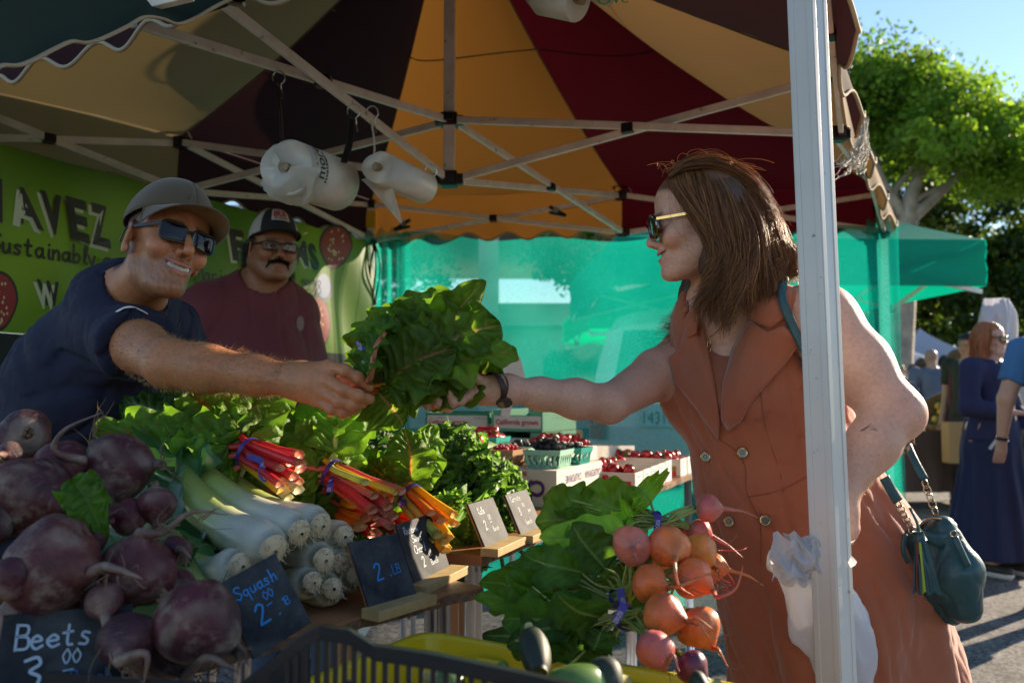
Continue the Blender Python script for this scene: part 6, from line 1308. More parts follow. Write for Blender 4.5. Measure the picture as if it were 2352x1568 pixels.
# ---------------------------------------------------------------- head in its own frame: x to the person's right, y out of the face, z up
def head_sdf(Q, p):
    jw, fat, nose, smile = p.get('jaw', 1), p.get('fat', 0), p.get('nose', 1), p.get('smile', .5)
    X = np.abs(Q[:, 0]); q = np.column_stack([X, Q[:, 1], Q[:, 2]]).astype(f32)   # mirrored
    d = ELL(Q, (0, -.018, .036), (.074, .093, .083)); d = smin(d, ELL(Q, (0, .030, .040), (.062, .052, .055)), .03)
    d = smin(d, ELL(Q, (0, .028, -.035), (.057 + fat, .050, .070)), .03)
    d = smin(d, CAP(q, (.050*jw + fat, -.008, -.050), (.020*jw, .064, -.096), .017 + fat*.6, .015 + fat*.3), .028)
    d = smin(d, ELL(Q, (0, .080, -.098), (.021*jw, .016, .015)), .018)
    d = smin(d, ELL(Q, (0, .035, -.086), (.032 + fat, .040, .018 + fat)), .03)
    d = smin(d, ELL(q, (.043, .058, -.022), (.021, .020, .017)), .025)                       # cheek bone
    d = smin(d, ELL(q, (.034 + .006*smile, .070, -.036 + .006*smile), (.016, .014, .015)), .018) # cheek
    d = smin(d, CAP(q, (.040, .070, .021), (.012, .084, .018), .009, .009), .014)             # brow
    d = smax(d, -ELL(q, (.031, .100, .002), (.019, .022, .013)), .014)                        # orbit
    d = smin(d, ELL(q, (.031, .0735, .001), (.0145, .0125, .0125)), .004)                      # lids
    d = smin(d, CAP(Q, (0, .084, .012), (0, .1065*nose + .002, -.026), .0065, .0088), .012)
    d = smin(d, ELL(Q, (0, .1075*nose + .002, -.030), (.0095, .0095, .0085)), .008)
    d = smin(d, ELL(q, (.0125, .0965, -.034), (.0068, .010, .0072)), .006)
    d = smax(d, -ELL(q, (.0062, .104, -.0415), (.0035, .006, .004)), .003)
    d = smin(d, ELL(Q, (0, .072, -.060), (.031, .022, .026)), .018)                           # muzzle
    d = smax(d, -CAP(q, (.021, .094, -.034), (.036 + .004*smile, .076, -.060), .0024, .0012), .006*p.get('fold', 1))   # smile line
    cw = .021 + .0095*smile; cz = -.060 + .008*smile; cyy = .085 - .016*smile
    up = lambda rr: [(0, .0935, -.0545), (.5*cw, .0905, -.0545 + .001*smile), (cw, cyy, cz + .001)]
    lo_ = [(0, .0915, -.0690), (.5*cw, .0885, -.0675), (cw, cyy, cz)]
    d = smin(d, CHAIN(q, up(0), [.0048, .0042, .0020], .004), .004); d = smin(d, CHAIN(q, lo_, [.0058, .0050, .0020], .004), .004)
    op = p.get('open', 0)
    if op: d = smax(d, -CHAIN(q, [(0, .0918, -.0615), (.6*cw, .0868, -.0605 + .002*smile), (cw*.93, cyy - .001, cz)], [.0056*op, .0050*op, .0010], .003), .002)
    else: d = smax(d, -CHAIN(q, [(0, .1015, -.0615), (.6*cw, .096, -.0610), (cw, cyy + .003, cz)], [.0012, .0012, .0008], .002), .003)
    # ears
    Me = np.array(Matrix.Rotation(R(-14), 3, 'X') @ Matrix.Rotation(R(-24), 3, 'Z'))
    e = ELL(q, (.0775, -.012, -.006), (.0075, .0200, .0330), Me); e = smax(e, -ELL(q, (.0860, -.010, -.004), (.0070, .0115, .0220), Me), .004); e = smin(e, ELL(q, (.0765, -.002, -.010), (.005, .005, .008)), .005)
    e = smin(e, ELL(q, (.0770, -.006, -.032), (.0055, .0085, .0085)), .006)
    d = smin(d, e, .006); return d
def frame(f, u):
    f = nrm(f); u = nrm(np.asarray(u, float) - f*(np.asarray(u, float) @ f)); r = np.cross(f, u); return np.column_stack([r, f, u])   # columns: right, forward, up
def skin_cols(Q, base, p):
    "colour of the skin from the position on the head (lips, cheeks, brows, stubble are real colour)"
    X = np.abs(Q[:, 0]); b = np.tile(np.array(base, float), (len(Q), 1))
    def g3(c, r): return np.exp(-(((np.column_stack([X, Q[:, 1], Q[:, 2]]) - c)/r)**2).sum(1))
    red = (g3((.04, .075, -.03), (.025, .03, .02)) + g3((0, .112, -.03), (.014, .02, .014)) + .6*g3((.08, -.01, -.01), (.012, .03, .035))).clip(0, 1)*.35
    b = b*(1 + red[:, None]*V(.25, -.15, -.2)); smile = p.get('smile', .5); cw = .021 + .0095*smile
    lz = -.0545 + (-.0055 + .0085*smile)*(X/cw)**2; lz2 = -.0685 + (.0085 + .0085*smile)*(X/cw)**2; inx = sm(cw + .003, cw - .003, X) * (Q[:, 1] > .068)
    lips = inx*np.maximum(np.exp(-((Q[:, 2] - lz)/.0038)**4), np.exp(-((Q[:, 2] - lz2)/.0048)**4)); b = lerp(b, np.array(p.get('lip', (.40, .12, .10))), lips[:, None]*.8)
    if p.get('open', 0):
        mid = (lz + lz2)/2; ins = inx*np.exp(-((Q[:, 2] - mid)/.0035)**4)*(Q[:, 1] < .0925); b = lerp(b, V(.09, .02, .02), ins[:, None]*.9)
    st = p.get('stubble', 0)
    if st:
        m = (sm(-.030, -.055, Q[:, 2])*sm(-.03, .0, Q[:, 1])*sm(-.145, -.115, Q[:, 2]) + g3((0, .095, -.046), (.022, .02, .006))*.8 + sm(.02, -.03, Q[:, 2])*np.exp(-((Q[:, 1] - .012)/.012)**2)*(X > .06)).clip(0, 1)*(1 - lips)
        b = lerp(b, np.array(p.get('beard', (.10, .055, .035))), (m*st*(.75 + .25*wob(Q, 500, 4)).clip(0, 1))[:, None])
    bz = .0235 - .10*(X - .027).clip(0, 1)**1.0*.5; br = np.exp(-((Q[:, 2] - bz)/.0042)**4)*sm(.010, .016, X)*sm(.052, .044, X)*(Q[:, 1] > .06); b = lerp(b, np.array(p.get('brow', (.05, .03, .02))), (br*.75)[:, None])
    sc_ = p.get('scalp', None)
    if sc_ is not None:
        m = sm(.045, .062, Q[:, 2] - .45*(Q[:, 1] - .03).clip(0, 1)) + (Q[:, 1] < -.028 + .02*0)*sm(-.060, -.040, Q[:, 2]) + ((X > .055) & (Q[:, 1] < .028) & (Q[:, 1] > -.04))*sm(.012, .022, Q[:, 2]); b = lerp(b, np.array(sc_), (m.clip(0, 1)*.92)[:, None])
    b *= (1 + .06*wob(Q, 160, 5) + .04*wob(Q, 500, 4, 2))[:, None]; return b
M_skin = mat('skin', rough=.46, attr=True, sss=.16, spec=.42, var=.09, vscale=140, bump=.5, bscale=300, bdist=.0008)
M_teeth = mat('teeth', (.50, .45, .36), .25, spec=.6); M_lensd = mat('dark lens', (.006, .005, .008), .06, spec=.35); M_gframe = mat('glasses frame', (.012, .012, .013), .3, spec=.5); M_gold = mat('gold metal', (.75, .5, .2), .25, metal=1)
def loc(g, F_, c): return G().merge(g, F_, c)      # a buffer in the head frame moved to the world
def pmk(name, g, m, par, F_, c, **k): return mk(name, G().merge(g, F_, c), m, par, **k)
def glasses(par, F_, c, lens_m, frame_m, w_=.027, h_=.021, y=.097, z=.001, temple=None, rt=.0018, round_=3.2, wrap=.22, nm='sunglasses', x0=.0335):
    g = G(); gl = []
    for sx in (-1, 1):
        a = np.linspace(0, 2*math.pi, 30, endpoint=False); cx = sx*x0
        rx = w_*np.sign(np.cos(a))*np.abs(np.cos(a))**(2/round_); rz = h_*np.sign(np.sin(a))*np.abs(np.sin(a))**(2/round_)
        rz = rz*(1 - .14*(np.cos(a)*sx < 0)*(rz < 0)); P = np.column_stack([cx + rx, y - wrap*np.abs(cx + rx)**1.6*3.2, z + rz]); Pc = np.vstack([P, P[:1], P[1:2]])
        g.tube(Pc, rt, 6, caps=False)
        n = 7; g2 = G(); cen = P.mean(0); g2.grid(np.array([[lerp(cen, p, t) + V(0, .0015*(1 - t*t), 0) for p in P] for t in np.linspace(0, 1, n)]), closed_v=True); gl.append(g2)
        o = P[0] if sx > 0 else P[15]; o = V(sx*(x0 + w_), y - wrap*(x0 + w_)**1.6*3.2, z + h_*.55)
        tm = temple or frame_m
        if tm is frame_m: g.bar(o, V(sx*.0785, -.008, z + .010), .0025, .006); g.tube([V(sx*.0785, -.008, z + .010), V(sx*.080, -.020, z + .002), V(sx*.079, -.030, z - .018)], .002, 6)
    g.tube([V(-x0 + w_*.95, y - .001, z + .006), V(0, y + .003, z + .009), V(x0 - w_*.95, y - .001, z + .006)], rt*1.1, 6)
    o_ = pmk(nm, g, frame_m, par, F_, c, smooth=False)
    for g2 in gl: pmk('lens', g2, lens_m, o_, F_, c, smooth=True)
    if temple and temple is not frame_m:
        for sx in (-1, 1):
            g3 = G(); o = V(sx*(x0 + w_), y - wrap*(x0 + w_)**1.6*3.2, z + h_*.55); g3.bar(o, V(sx*.082, .012, z + .010), .003, .0055); pmk('temple', g3, temple, o_, F_, c)
            g3 = G(); g3.bar(V(sx*.082, .012, z + .010), V(sx*.084, -.018, z + .002), .003, .0045); pmk('temple_tip', g3, frame_m, o_, F_, c)
    return o_
def cap_hat(par, F_, c, m_front, m_back, m_under, zc=.030, k=1.0, tilt=0., brim_l=.078, brim_drop=.020, split=False, flat=False, nm='cap'):
    Mt = np.array(Matrix.Rotation(R(tilt), 3, 'X')); cen = V(0, -.012, zc)
    def dome(u, v):  # u 0 top .. 1 rim, v angle from the front
        a = u*math.pi/2; x, y, z = math.sin(a)*math.sin(v), math.sin(a)*math.cos(v), math.cos(a)
        r_ = V(.081*k, .103*k, .098*k); q = V(x, y, z)*r_; q[2] = q[2]*(1 + (.06*max(0, y) if not flat else .13*max(0, y))) - .004; q += nrm(V(x, y, .1))*.001*math.cos(v*6)*u; return cen + Mt @ q
    def sect(v0, v1, n): return np.array([[dome(u, v) for v in np.linspace(v0, v1, n)] for u in np.linspace(.02, 1.02, 16)])
    if split:
        h_ = pmk(nm, G().grid(sect(-.85, .85, 26)), m_front, par, F_, c, smooth=True); h_.modifiers.new('t', 'SOLIDIFY').thickness = .002
        b_ = pmk('mesh_back', G().grid(sect(.85, 2*math.pi - .85, 38)), m_back, h_, F_, c, smooth=True); b_.modifiers.new('t', 'SOLIDIFY').thickness = .002
    else: h_ = pmk(nm, G().grid(sect(0, 2*math.pi, 56)), m_front, par, F_, c, smooth=True); h_.modifiers.new('t', 'SOLIDIFY').thickness = .002
    P = []; 
    for t in np.linspace(0, 1, 12):
        row = []
        for v in np.linspace(-1.12, 1.12, 25):
            o = dome(1.0, v); L_ = brim_l*(1 - abs(v/1.12)**3.2)*t; arch = (.022 if not flat else .008)*(abs(v)/1.12)**2; dirv = nrm(V(math.sin(v)*.25, 1, -.10)); row.append(o + Mt @ (dirv*L_) - V(0, 0, arch*t + brim_drop*t*t))
        P.append(row)
    P = np.array(P); b_ = pmk('brim', G().grid(P), m_front, h_, F_, c, smooth=True)
    pmk('brim_underside', G().grid(P - V(0, 0, .0028)), m_under, b_, F_, c, smooth=True); pmk('brim_edge', G().tube(np.vstack([P[1:, 0], P[-1], P[::-1, -1][:-1]]) - V(0, 0, .0014), .0018, 5), m_front, b_, F_, c)
    pmk('cap_button', G().tube([dome(.0, 0) + V(0, 0, -.001), dome(.0, 0) + V(0, 0, .003)], [.007, .004], 12), m_front, h_, F_, c); return h_, dome
def cloth_noise(P, a, f=38, s=0, dirv=None):
    Q = P.astype(float)
    if dirv is not None: Q = Q - np.outer(Q @ dirv, dirv)*.72
    w_ = wob(Q, f, 4, s); w2 = wob(Q, f*1.9, 3, s + 2); return (a*(.9*w_ + 1.1*np.exp(-(w2/.22)**2) - .4)).astype(f32)
def hand(P, W_, palm, fingers, rk, wr=.027, rf=(.0100, .0094, .0086, .0078), k=.010):
    "palm bones from the wrist W_ to each knuckle, then each finger chain"
    d = None
    for (kn, r_) in palm:
        e = CHAIN(P, [W_, lerp(W_, kn, .45), kn], [wr*.80, (wr*.8 + r_)/2 + .001, r_], .01); d = e if d is None else smin(d, e, .018)
    for pts, sc_ in fingers:
        rr = [rf[0]*sc_*1.06] + [rf[min(i, 3)]*sc_ for i in range(1, len(pts))]; e = CHAIN(P, pts, rr, .004)
        for q in pts[1:-1]: e = smin(e, ELL(P, q, (rf[1]*sc_*1.07,)*3), .004)
        d = smin(d, e, .0045)
    return d
def arm_hair(par, pts, rr, n, m, L_=.010, side=None, seed=0, th=.00028):
    r = np.random.default_rng(seed); pts = smooth_poly(pts, 6); rr = np.interp(np.linspace(0, 1, len(pts)), np.linspace(0, 1, len(rr)), rr); t = np.gradient(pts, axis=0); g = G()
    for _ in range(n):
        i = r.integers(0, len(pts)); d = nrm(t[i]); a = nrm(r.normal(size=3)); a = nrm(a - d*(a @ d))
        if side is not None and a @ side < r.uniform(-.2, .6): continue
        s_ = pts[i] + t[i]*r.uniform(-.5, .5) + a*rr[i]*.985; e = s_ + (a*.55 + d*.8 + r.normal(size=3)*.4)*L_*r.uniform(.5, 1.2); mdl = (s_ + e)/2 + a*L_*.18
        g.tube([s_, mdl, e], [th, th*.8, th*.3], 3, caps=False)
    return mk('arm_hair', g, m, par)
M_armhair = mat('arm hair', (.50, .34, .17), .4, trans=.4)

# ================================================================ vendor in the navy shirt
m1 = thing('person', 'smiling man in a tan cap, sunglasses and navy shirt reaching over the beets', 'person', V(-1.22, 2.05, 0))
c1 = D(382, 562, 1.72); yw = R(47); F1 = frame(V(math.sin(yw), -math.cos(yw), .04), V(math.sin(R(20)), 0, math.cos(R(20))))
p1_ = dict(jaw=.80, fat=-.006, nose=1.04, smile=1.0, open=1.0, stubble=.62, fold=1.4, scalp=(.055, .035, .022), lip=(.42, .15, .11), brow=(.09, .05, .03))
HS1 = np.array([1.06, 1.0, .95], f32)
S1, E1, W1 = D(268, 765, 1.80), D(388, 834, 1.55), D(690, 874, 1.50); PV, CH, NK = D(0, 1260, 2.03), D(205, 885, 1.93), D(292, 692, 1.84)
Sf = CH + V(.10, .17, .12)
fing1 = [([D(757, 842, 1.475), D(793, 850, 1.455), D(822, 866, 1.46), D(848, 888, 1.475)], 1.12), ([D(750, 872, 1.465), D(788, 894, 1.447), D(822, 908, 1.452), D(850, 916, 1.468)], 1.15),
         ([D(742, 898, 1.468), D(780, 920, 1.452), D(808, 928, 1.456), D(832, 927, 1.470)], 1.10), ([D(730, 918, 1.475), D(762, 938, 1.465), D(788, 945, 1.468), D(818, 940, 1.478)], .98),
         ([D(712, 864, 1.52), D(752, 866, 1.548), D(795, 878, 1.55), D(830, 890, 1.54)], 1.2)]
palm1 = [(D(755, 842, 1.478), .0140), (D(750, 872, 1.468), .0145), (D(742, 898, 1.472), .0140), (D(730, 918, 1.480), .0130), (D(722, 868, 1.515), .015)]
def body1(P):
    Q = ((P - c1.astype(f32)) @ F1.astype(f32)).astype(f32)*HS1; far = (np.abs(Q).max(1) > .22); d = np.full(len(P), 9., f32)
    if (~far).any(): d[~far] = head_sdf(Q[~far], p1_)
    d[far] = np.sqrt((Q[far]**2).sum(1)) - .12
    d = smin(d, CAP(P, c1 + F1 @ V(0, -.034, -.055), NK, .054, .060), .03)
    d = smin(d, CAP(P, c1 + F1 @ V(.030, -.012, -.075), NK + V(.04, -.055, .01), .014, .016), .03)   # neck tendon
    t = CAP(P, NK + V(-.04, .02, -.02), CH, .09, .135); t = smin(t, CAP(P, CH, PV, .135, .135), .08); t = smin(t, CAP(P, NK, S1 + V(-.01, .03, .0), .065, .066), .06); t = smin(t, CAP(P, NK, Sf, .065, .07), .06); d = smin(d, t, .03)
    d = smin(d, CHAIN(P, [S1, lerp(S1, E1, .5), E1, lerp(E1, W1, .28), lerp(E1, W1, .66), W1], [.060, .050, .043, .0425, .0335, .0275], .02), .03)
    d = smin(d, hand(P, W1, palm1, fing1, 1, wr=.031), .018); EF = Sf + V(.12, -.02, -.27)
    d = smin(d, CHAIN(P, [Sf, EF, EF + V(.10, -.10, -.16)], [.06, .046, .034], .02), .03)
    for sx in (-1, 1): d = smin(d, CHAIN(P, [PV + V(.0, .1*sx, -.03), V(-1.22, 2.05 + .11*sx, .48), V(-1.25, 2.05 + .11*sx, .08), V(-1.13, 2.05 + .11*sx, .04)], [.105, .062, .042, .036], .03), .05)
    return d
def col1(v):
    Q = (v - c1) @ F1*HS1; c = skin_cols(Q, (.46, .19, .085), p1_); far = np.linalg.norm(Q, axis=1) > .145; c2 = np.tile(V(.46, .185, .082), (len(v), 1))*(1 + .07*wob(v, 60, 5))[:, None]
    kn = np.zeros(len(v)); 
    for pts, _ in fing1:
        for q in pts[:3]: kn += np.exp(-((v - q)**2).sum(1)/.009**2)
    c2 = c2*(1 + kn.clip(0, 1)[:, None]*V(.12, -.12, -.12)); c[far] = c2[far]; return c
g = G(); hl, hh = c1 - .17, c1 + .16
add_surf(g, body1, hl, hh, .0022, col1)
inh = lambda c: ~((c > hl + .0011).all(1) & (c < hh - .006).all(1))
hx = W1[0] - .02
add_surf(g, body1, (hx, 1.38, 1.08), (hx + .25, 1.62, 1.33), .0018, col1, keep=lambda c: c[:, 0] > hx + .002)
add_surf(g, body1, (-1.05, 1.36, 1.02), (hx + .004, 1.99, 1.48), .0045, col1, keep=inh)
add_surf(g, body1, (-1.75, 1.5, .0), (-.5, 2.5, 1.6), .013, col1, keep=lambda c: inh(c) & ~((c > (-1.05, 1.36, 1.02)).all(1) & (c < (hx, 1.99, 1.48)).all(1)))
mk('body', g, M_skin, m1, smooth=True)
M_navy = mat('navy jersey', (.007, .010, .032), .85, bump=.3, bscale=700, bdist=.0006, sheen=0, var=.08, vscale=5)
hemn = nrm(lerp(S1, E1, .60) - S1)
def shirt1(P):
    t = CAP(P, NK + V(-.045, .02, -.04), CH, .098, .150); t = smin(t, CAP(P, CH, PV + V(0, 0, -.02), .150, .158), .09); t = smin(t, CAP(P, NK + V(-.01, 0, -.01), S1 + V(-.01, .03, .0), .078, .082), .06); t = smin(t, CAP(P, NK, Sf, .075, .085), .06)
    s_ = CHAIN(P, [S1, lerp(S1, E1, .95)], [.076, .073], .02); s_ = smax(s_, ((P - (S1 + hemn*.150).astype(f32)) @ hemn.astype(f32)), .006); t = smin(t, s_, .05)
    s2 = CAP(P, Sf, Sf + V(.12, -.02, -.27), .08, .07); s2 = smax(s2, -(P[:, 2] - (Sf[2] - .19)), .006); t = smin(t, s2, .05)
    t = t + cloth_noise(P, .0075, 24, 1, nrm(V(.5, -.4, -.6))) + cloth_noise(P, .0025, 75, 3, nrm(V(.7, -.4, .2)))
    nb = CAP(P, c1 + F1 @ V(0, -.032, -.055), NK + V(.008, -.008, -.004), .068, .071); t = smax(t, -(nb + .006), .006)
    return smax(t, -body1(P) - .002, .003) if False else t
g = G(); add_surf(g, shirt1, (-1.75, 1.4, .62), (-.5, 2.5, 1.62), .0065, lambda v: V(1, 1, 1))
v = g.v[0]; sh_ = mk('shirt', g, M_navy, m1, smooth=True)
# white swoosh stroke on the sleeve, collar ribbing
def patch(f, outline, off, rings=4, Y0=.9):
    c = np.mean(outline, 0); P = []
    for t in np.linspace(0, 1, rings + 1):
        row = []
        for q in outline:
            uu = lerp(c, np.array(q), t); h_ = march(f, uu[0], uu[1], off, Y0); row.append(h_ if h_ is not None else (row[-1] if row else D(*c, 1.7)))
        P.append(row)
    return G().grid(np.array(P), closed_v=True)
def line_on(f, pts, off, r_, Y0=.9, n=6): return np.array([march(f, q[0], q[1], off, Y0) for q in smooth_poly(np.array(pts, float), 5)])
q = line_on(shirt1, [(266, 716), (285, 706), (305, 704), (325, 712), (339, 720)], .002, 0); g = G(); g.tube(q, np.concatenate([[.001], np.full(len(q) - 2, .0048), [.004]]), 6, flat=.3); mk('sleeve_stripe', g, mat('reflective white', (.7, .68, .66), .5), sh_, smooth=True)
# teeth, cap, glasses
g = G(); n = 15
for row, z0, z1 in ((0, -.0570, -.0640),):
    P = np.array([[V(x, .0893 - 9.0*x*x, lerp(z0 + 3.2*x*x, z1 - .0035 + 6.5*x*x, t)) + V(0, .0009*abs(math.sin(x*math.pi/.0078))**.5 - .0007, 0) for t in np.linspace(0, 1, 4)] for x in np.linspace(-.0235, .0235, 60)]); g.grid(P)
pmk('teeth', g, M_teeth, m1, F1, c1, smooth=True)
M_olive = mat('tan cap cloth', (.090, .062, .030), .85, bump=.5, bscale=500, bdist=.0008, sheen=.3); M_capu = mat('cap underside', (.20, .13, .06), .85, bump=.3, bscale=500)
h_, dome1 = cap_hat(m1, F1, c1, M_olive, None, M_capu, zc=.047, k=1.0, tilt=7, brim_l=.080, brim_drop=.010)
def cap_text(s_, v0, v1, u0, u1, par, m, Ff, cc, dm, off=.0018):
    vv, ff = font_poly(s_, bold=.04); q = (vv - vv.min(0))/(vv.max(0) - vv.min(0) + 1e-9); P = []
    for x in q: a = lerp(v0, v1, x[0]); u = lerp(u0, u1, x[1]); p = dm(u, a); P.append(p + nrm(p - V(0, -.012, .03))*off)
    by = {}
    for p in ff: by.setdefault(len(p), []).append(p)
    pmk('cap_lettering', G().add(np.array(P), [np.array(x) for x in by.values()]), m, par, Ff, cc)
M_ink2 = mat('dark embroidery', (.010, .018, .016), .8)
cap_text('BARRELHOUSE', .80, -.80, .70, .47, h_, M_ink2, F1, c1, dome1); cap_text('BREWING', .42, -.42, .87, .74, h_, M_ink2, F1, c1, dome1)
glasses(m1, F1, c1, M_lensd, M_gframe, w_=.0245, h_=.0190, y=.099, z=.000, rt=.0026, round_=4.2, x0=.0315)
arm_hair(m1, [lerp(S1, E1, .4), E1, lerp(E1, W1, .5), W1], [.055, .047, .042, .029], 4200, M_armhair, .0075, seed=1)
M_pants = mat('dark trousers', (.02, .022, .03), .85)
def legs1(P):
    d = CAP(P, PV + V(0, .0, .06), PV + V(0, 0, -.1), .168, .175)
    for sx in (-1, 1): d = smin(d, CHAIN(P, [PV + V(.0, .1*sx, -.05), V(-1.22, 2.05 + .11*sx, .48), V(-1.25, 2.05 + .11*sx, .10)], [.12, .08, .065], .03), .05)
    return smax(d, P[:, 2] - .84, .004)
mk('trousers', add_surf(G(), legs1, (-1.8, 1.65, .0), (-.75, 2.5, .92), .014), M_pants, m1, smooth=True)

# ================================================================ second vendor in the maroon shirt
m2 = thing('person', 'man with glasses, black moustache and trucker cap in a maroon shirt standing behind', 'person', V(-.80, 3.15, 0))
c2 = D(628, 572, 3.05); yw = R(30); F2 = frame(V(math.sin(yw), -math.cos(yw), -.04), V(.05, 0, 1))
p2_ = dict(jaw=1.12, nose=1.0, smile=.55, open=0, stubble=.25, beard=(.04, .02, .015), fat=.009, fold=.8, scalp=(.012, .008, .007), lip=(.28, .10, .08), brow=(.012, .008, .006))
NK2 = D(600, 655, 3.12); CH2, BY2, PV2 = D(572, 770, 3.15), D(590, 880, 3.12), D(590, 1010, 3.16)
Sr, Sl = D(480, 712, 3.02), D(668, 720, 3.22); El, Wl = D(712, 880, 3.20), D(742, 985, 3.02); Er = D(440, 880, 3.0)
fing2 = [([Wl + V(.02, -.03, -.03), Wl + V(.03 + .012*k, -.05, -.055), Wl + V(.035 + .012*k, -.06, -.08)], .95) for k in range(-2, 2)] + [([Wl + V(-.02, -.02, -.02), Wl + V(-.035, -.045, -.04), Wl + V(-.03, -.06, -.055)], 1.)]
def body2(P):
    Q = ((P - c2.astype(f32)) @ F2.astype(f32)).astype(f32); far = (np.abs(Q).max(1) > .22); d = np.full(len(P), 9., f32)
    if (~far).any(): d[~far] = head_sdf(Q[~far], p2_)
    d[far] = np.sqrt((Q[far]**2).sum(1)) - .12
    d = smin(d, CAP(P, c2 + F2 @ V(0, -.03, -.06), NK2, .066, .074), .04)
    t = CAP(P, NK2 + V(0, .02, -.05), CH2, .10, .152); t = smin(t, CAP(P, CH2, BY2, .152, .185), .08); t = smin(t, CAP(P, BY2, PV2, .185, .17), .08); t = smin(t, CAP(P, NK2 - V(0, 0, .01), Sr, .07, .078), .06); t = smin(t, CAP(P, NK2, Sl, .07, .078), .06); d = smin(d, t, .03)
    d = smin(d, CHAIN(P, [Sl, El, Wl], [.068, .050, .030], .02), .03); d = smin(d, CHAIN(P, [Sr, Er, Er + V(.1, -.2, -.12)], [.068, .050, .034], .02), .03)
    d = smin(d, hand(P, Wl, [(q[0][0], .014) for q in fing2], fing2, 1, wr=.030), .015)
    for sx in (-1, 1): d = smin(d, CHAIN(P, [PV2 + V(.1*sx, 0, -.04), V(-.78 + .12*sx, 3.16, .48), V(-.78 + .12*sx, 3.18, .07), V(-.78 + .12*sx, 3.05, .04)], [.12, .07, .045, .036], .03), .05)
    return d
def col2(v):
    Q = (v - c2) @ F2; c = skin_cols(Q, (.31, .135, .065), p2_); far = np.linalg.norm(Q, axis=1) > .15; c[far] = np.tile(V(.31, .125, .06), (far.sum(), 1)); return c
g = G(); hl2, hh2 = c2 - .17, c2 + .16; add_surf(g, body2, hl2, hh2, .003, col2); inh2 = lambda c: ~((c > hl2 + .0015).all(1) & (c < hh2 - .008).all(1))
add_surf(g, body2, (-1.4, 2.6, 0.), (-.3, 3.6, 1.65), .011, col2, keep=inh2); mk('body', g, M_skin, m2, smooth=True)
M_maroon = mat('maroon jersey', (.13, .022, .028), .8, bump=.3, bscale=500, bdist=.0008, sheen=.1, var=.06, vscale=5)
def shirt2(P):
    t = CAP(P, NK2 + V(0, .02, -.06), CH2, .112, .168); t = smin(t, CAP(P, CH2, BY2, .168, .205), .09); t = smin(t, CAP(P, BY2, PV2, .205, .205), .08); t = smin(t, CAP(P, NK2 - V(0, 0, .02), Sr, .08, .094), .06); t = smin(t, CAP(P, NK2 - V(0, 0, .01), Sl, .08, .094), .06)
    for S_, E_ in ((Sl, El), (Sr, Er)):
        n_ = nrm(E_ - S_); s_ = CAP(P, S_, E_, .095, .082); s_ = smax(s_, (P - (S_ + n_*.20).astype(f32)) @ n_.astype(f32), .006); t = smin(t, s_, .04)
    t = t + cloth_noise(P, .0045, 16, 2, nrm(V(.3, -.2, -.9))) + cloth_noise(P, .0014, 50, 4, nrm(V(.6, 0, .5))); t = smax(t, -CAP(P, c2 + F2 @ V(0, -.03, -.06), NK2 + V(.01, -.03, .0), .078, .088), .006)
    return smax(t, -(P[:, 2] - .80), .01)
sh2 = mk('shirt', add_surf(G(), shirt2, (-1.45, 2.55, .75), (-.25, 3.6, 1.6), .0075), M_maroon, m2, smooth=True)
# printed crest
g = patch(shirt2, [(690 + 9*math.cos(a), 742 + 17*math.sin(a)) for a in np.linspace(0, 6.28, 18, endpoint=False)], .002, 2, 2.2); mk('shirt_crest', g, mat('faded print', (.22, .16, .14), .8), sh2, smooth=True)
mk('trousers', add_surf(G(), lambda P: smax(smin(CAP(P, PV2 + V(0, 0, .1), PV2 - V(0, 0, .1), .20, .19), smin(CHAIN(P, [PV2 + V(.1, 0, -.04), V(-.66, 3.16, .48), V(-.66, 3.18, .10)], [.14, .09, .07], .03), CHAIN(P, [PV2 + V(-.1, 0, -.04), V(-.90, 3.16, .48), V(-.90, 3.18, .10)], [.14, .09, .07], .03), .04), .05), P[:, 2] - .86, .004), (-1.3, 2.8, .05), (-.3, 3.5, .95), .016), mat('blue jeans', (.05, .08, .14), .85), m2, smooth=True)
M_blkcap = mat('black cap cloth', (.012, .013, .014), .8); M_whcap = mat('white mesh', (.45, .43, .40), .8, bump=.8, bscale=300)
h_, dome2 = cap_hat(m2, F2, c2, M_blkcap, M_whcap, M_blkcap, zc=.046, k=1.03, tilt=8, brim_l=.070, brim_drop=.004, split=True, flat=True)
P = np.array([[dome2(u, a) + nrm(dome2(u, a) - V(0, -.012, .03))*.0022 for a in np.linspace(.42, -.42, 14)] for u in np.linspace(.40, .78, 8)]); pa = pmk('cap_patch', G().grid(P), mat('white patch', (.55, .50, .46), .7), h_, F2, c2, smooth=True)
cap_text('BUI', .34, -.26, .70, .50, pa, mat('red print', (.45, .03, .03), .7), F2, c2, dome2, off=.004)
cap_text('OF ORCUTT', .32, -.32, .76, .715, pa, M_ink2, F2, c2, dome2, off=.004)
M_clear = mat('clear lens', (.05, .06, .06), .05, spec=1.0, alpha=.35); glasses(m2, F2, c2, M_clear, M_gframe, w_=.0255, h_=.0155, y=.0985, z=.0, rt=.0022, round_=5, nm='eyeglasses')
for sx in (-1, 1):
    an = np.linspace(0, math.pi, 12); g = G().tube([V(sx*.031, .0785 + .0105*math.cos(a), .000) for a in an], [1e-5 + .0105*math.sin(a) for a in an], 14); e_ = pmk('eye', g, mat('eye white', (.55, .50, .45), .2), m2, F2, c2, smooth=True)
    pmk('iris', G().tube([V(sx*.031 , .0885, .0), V(sx*.031, .0897, .0)], [.0055, .003], 12), mat('dark iris', (.02, .01, .006), .1), e_, F2, c2)
M_hairb = mat('black hair', (.012, .009, .008), .45, spec=.6)
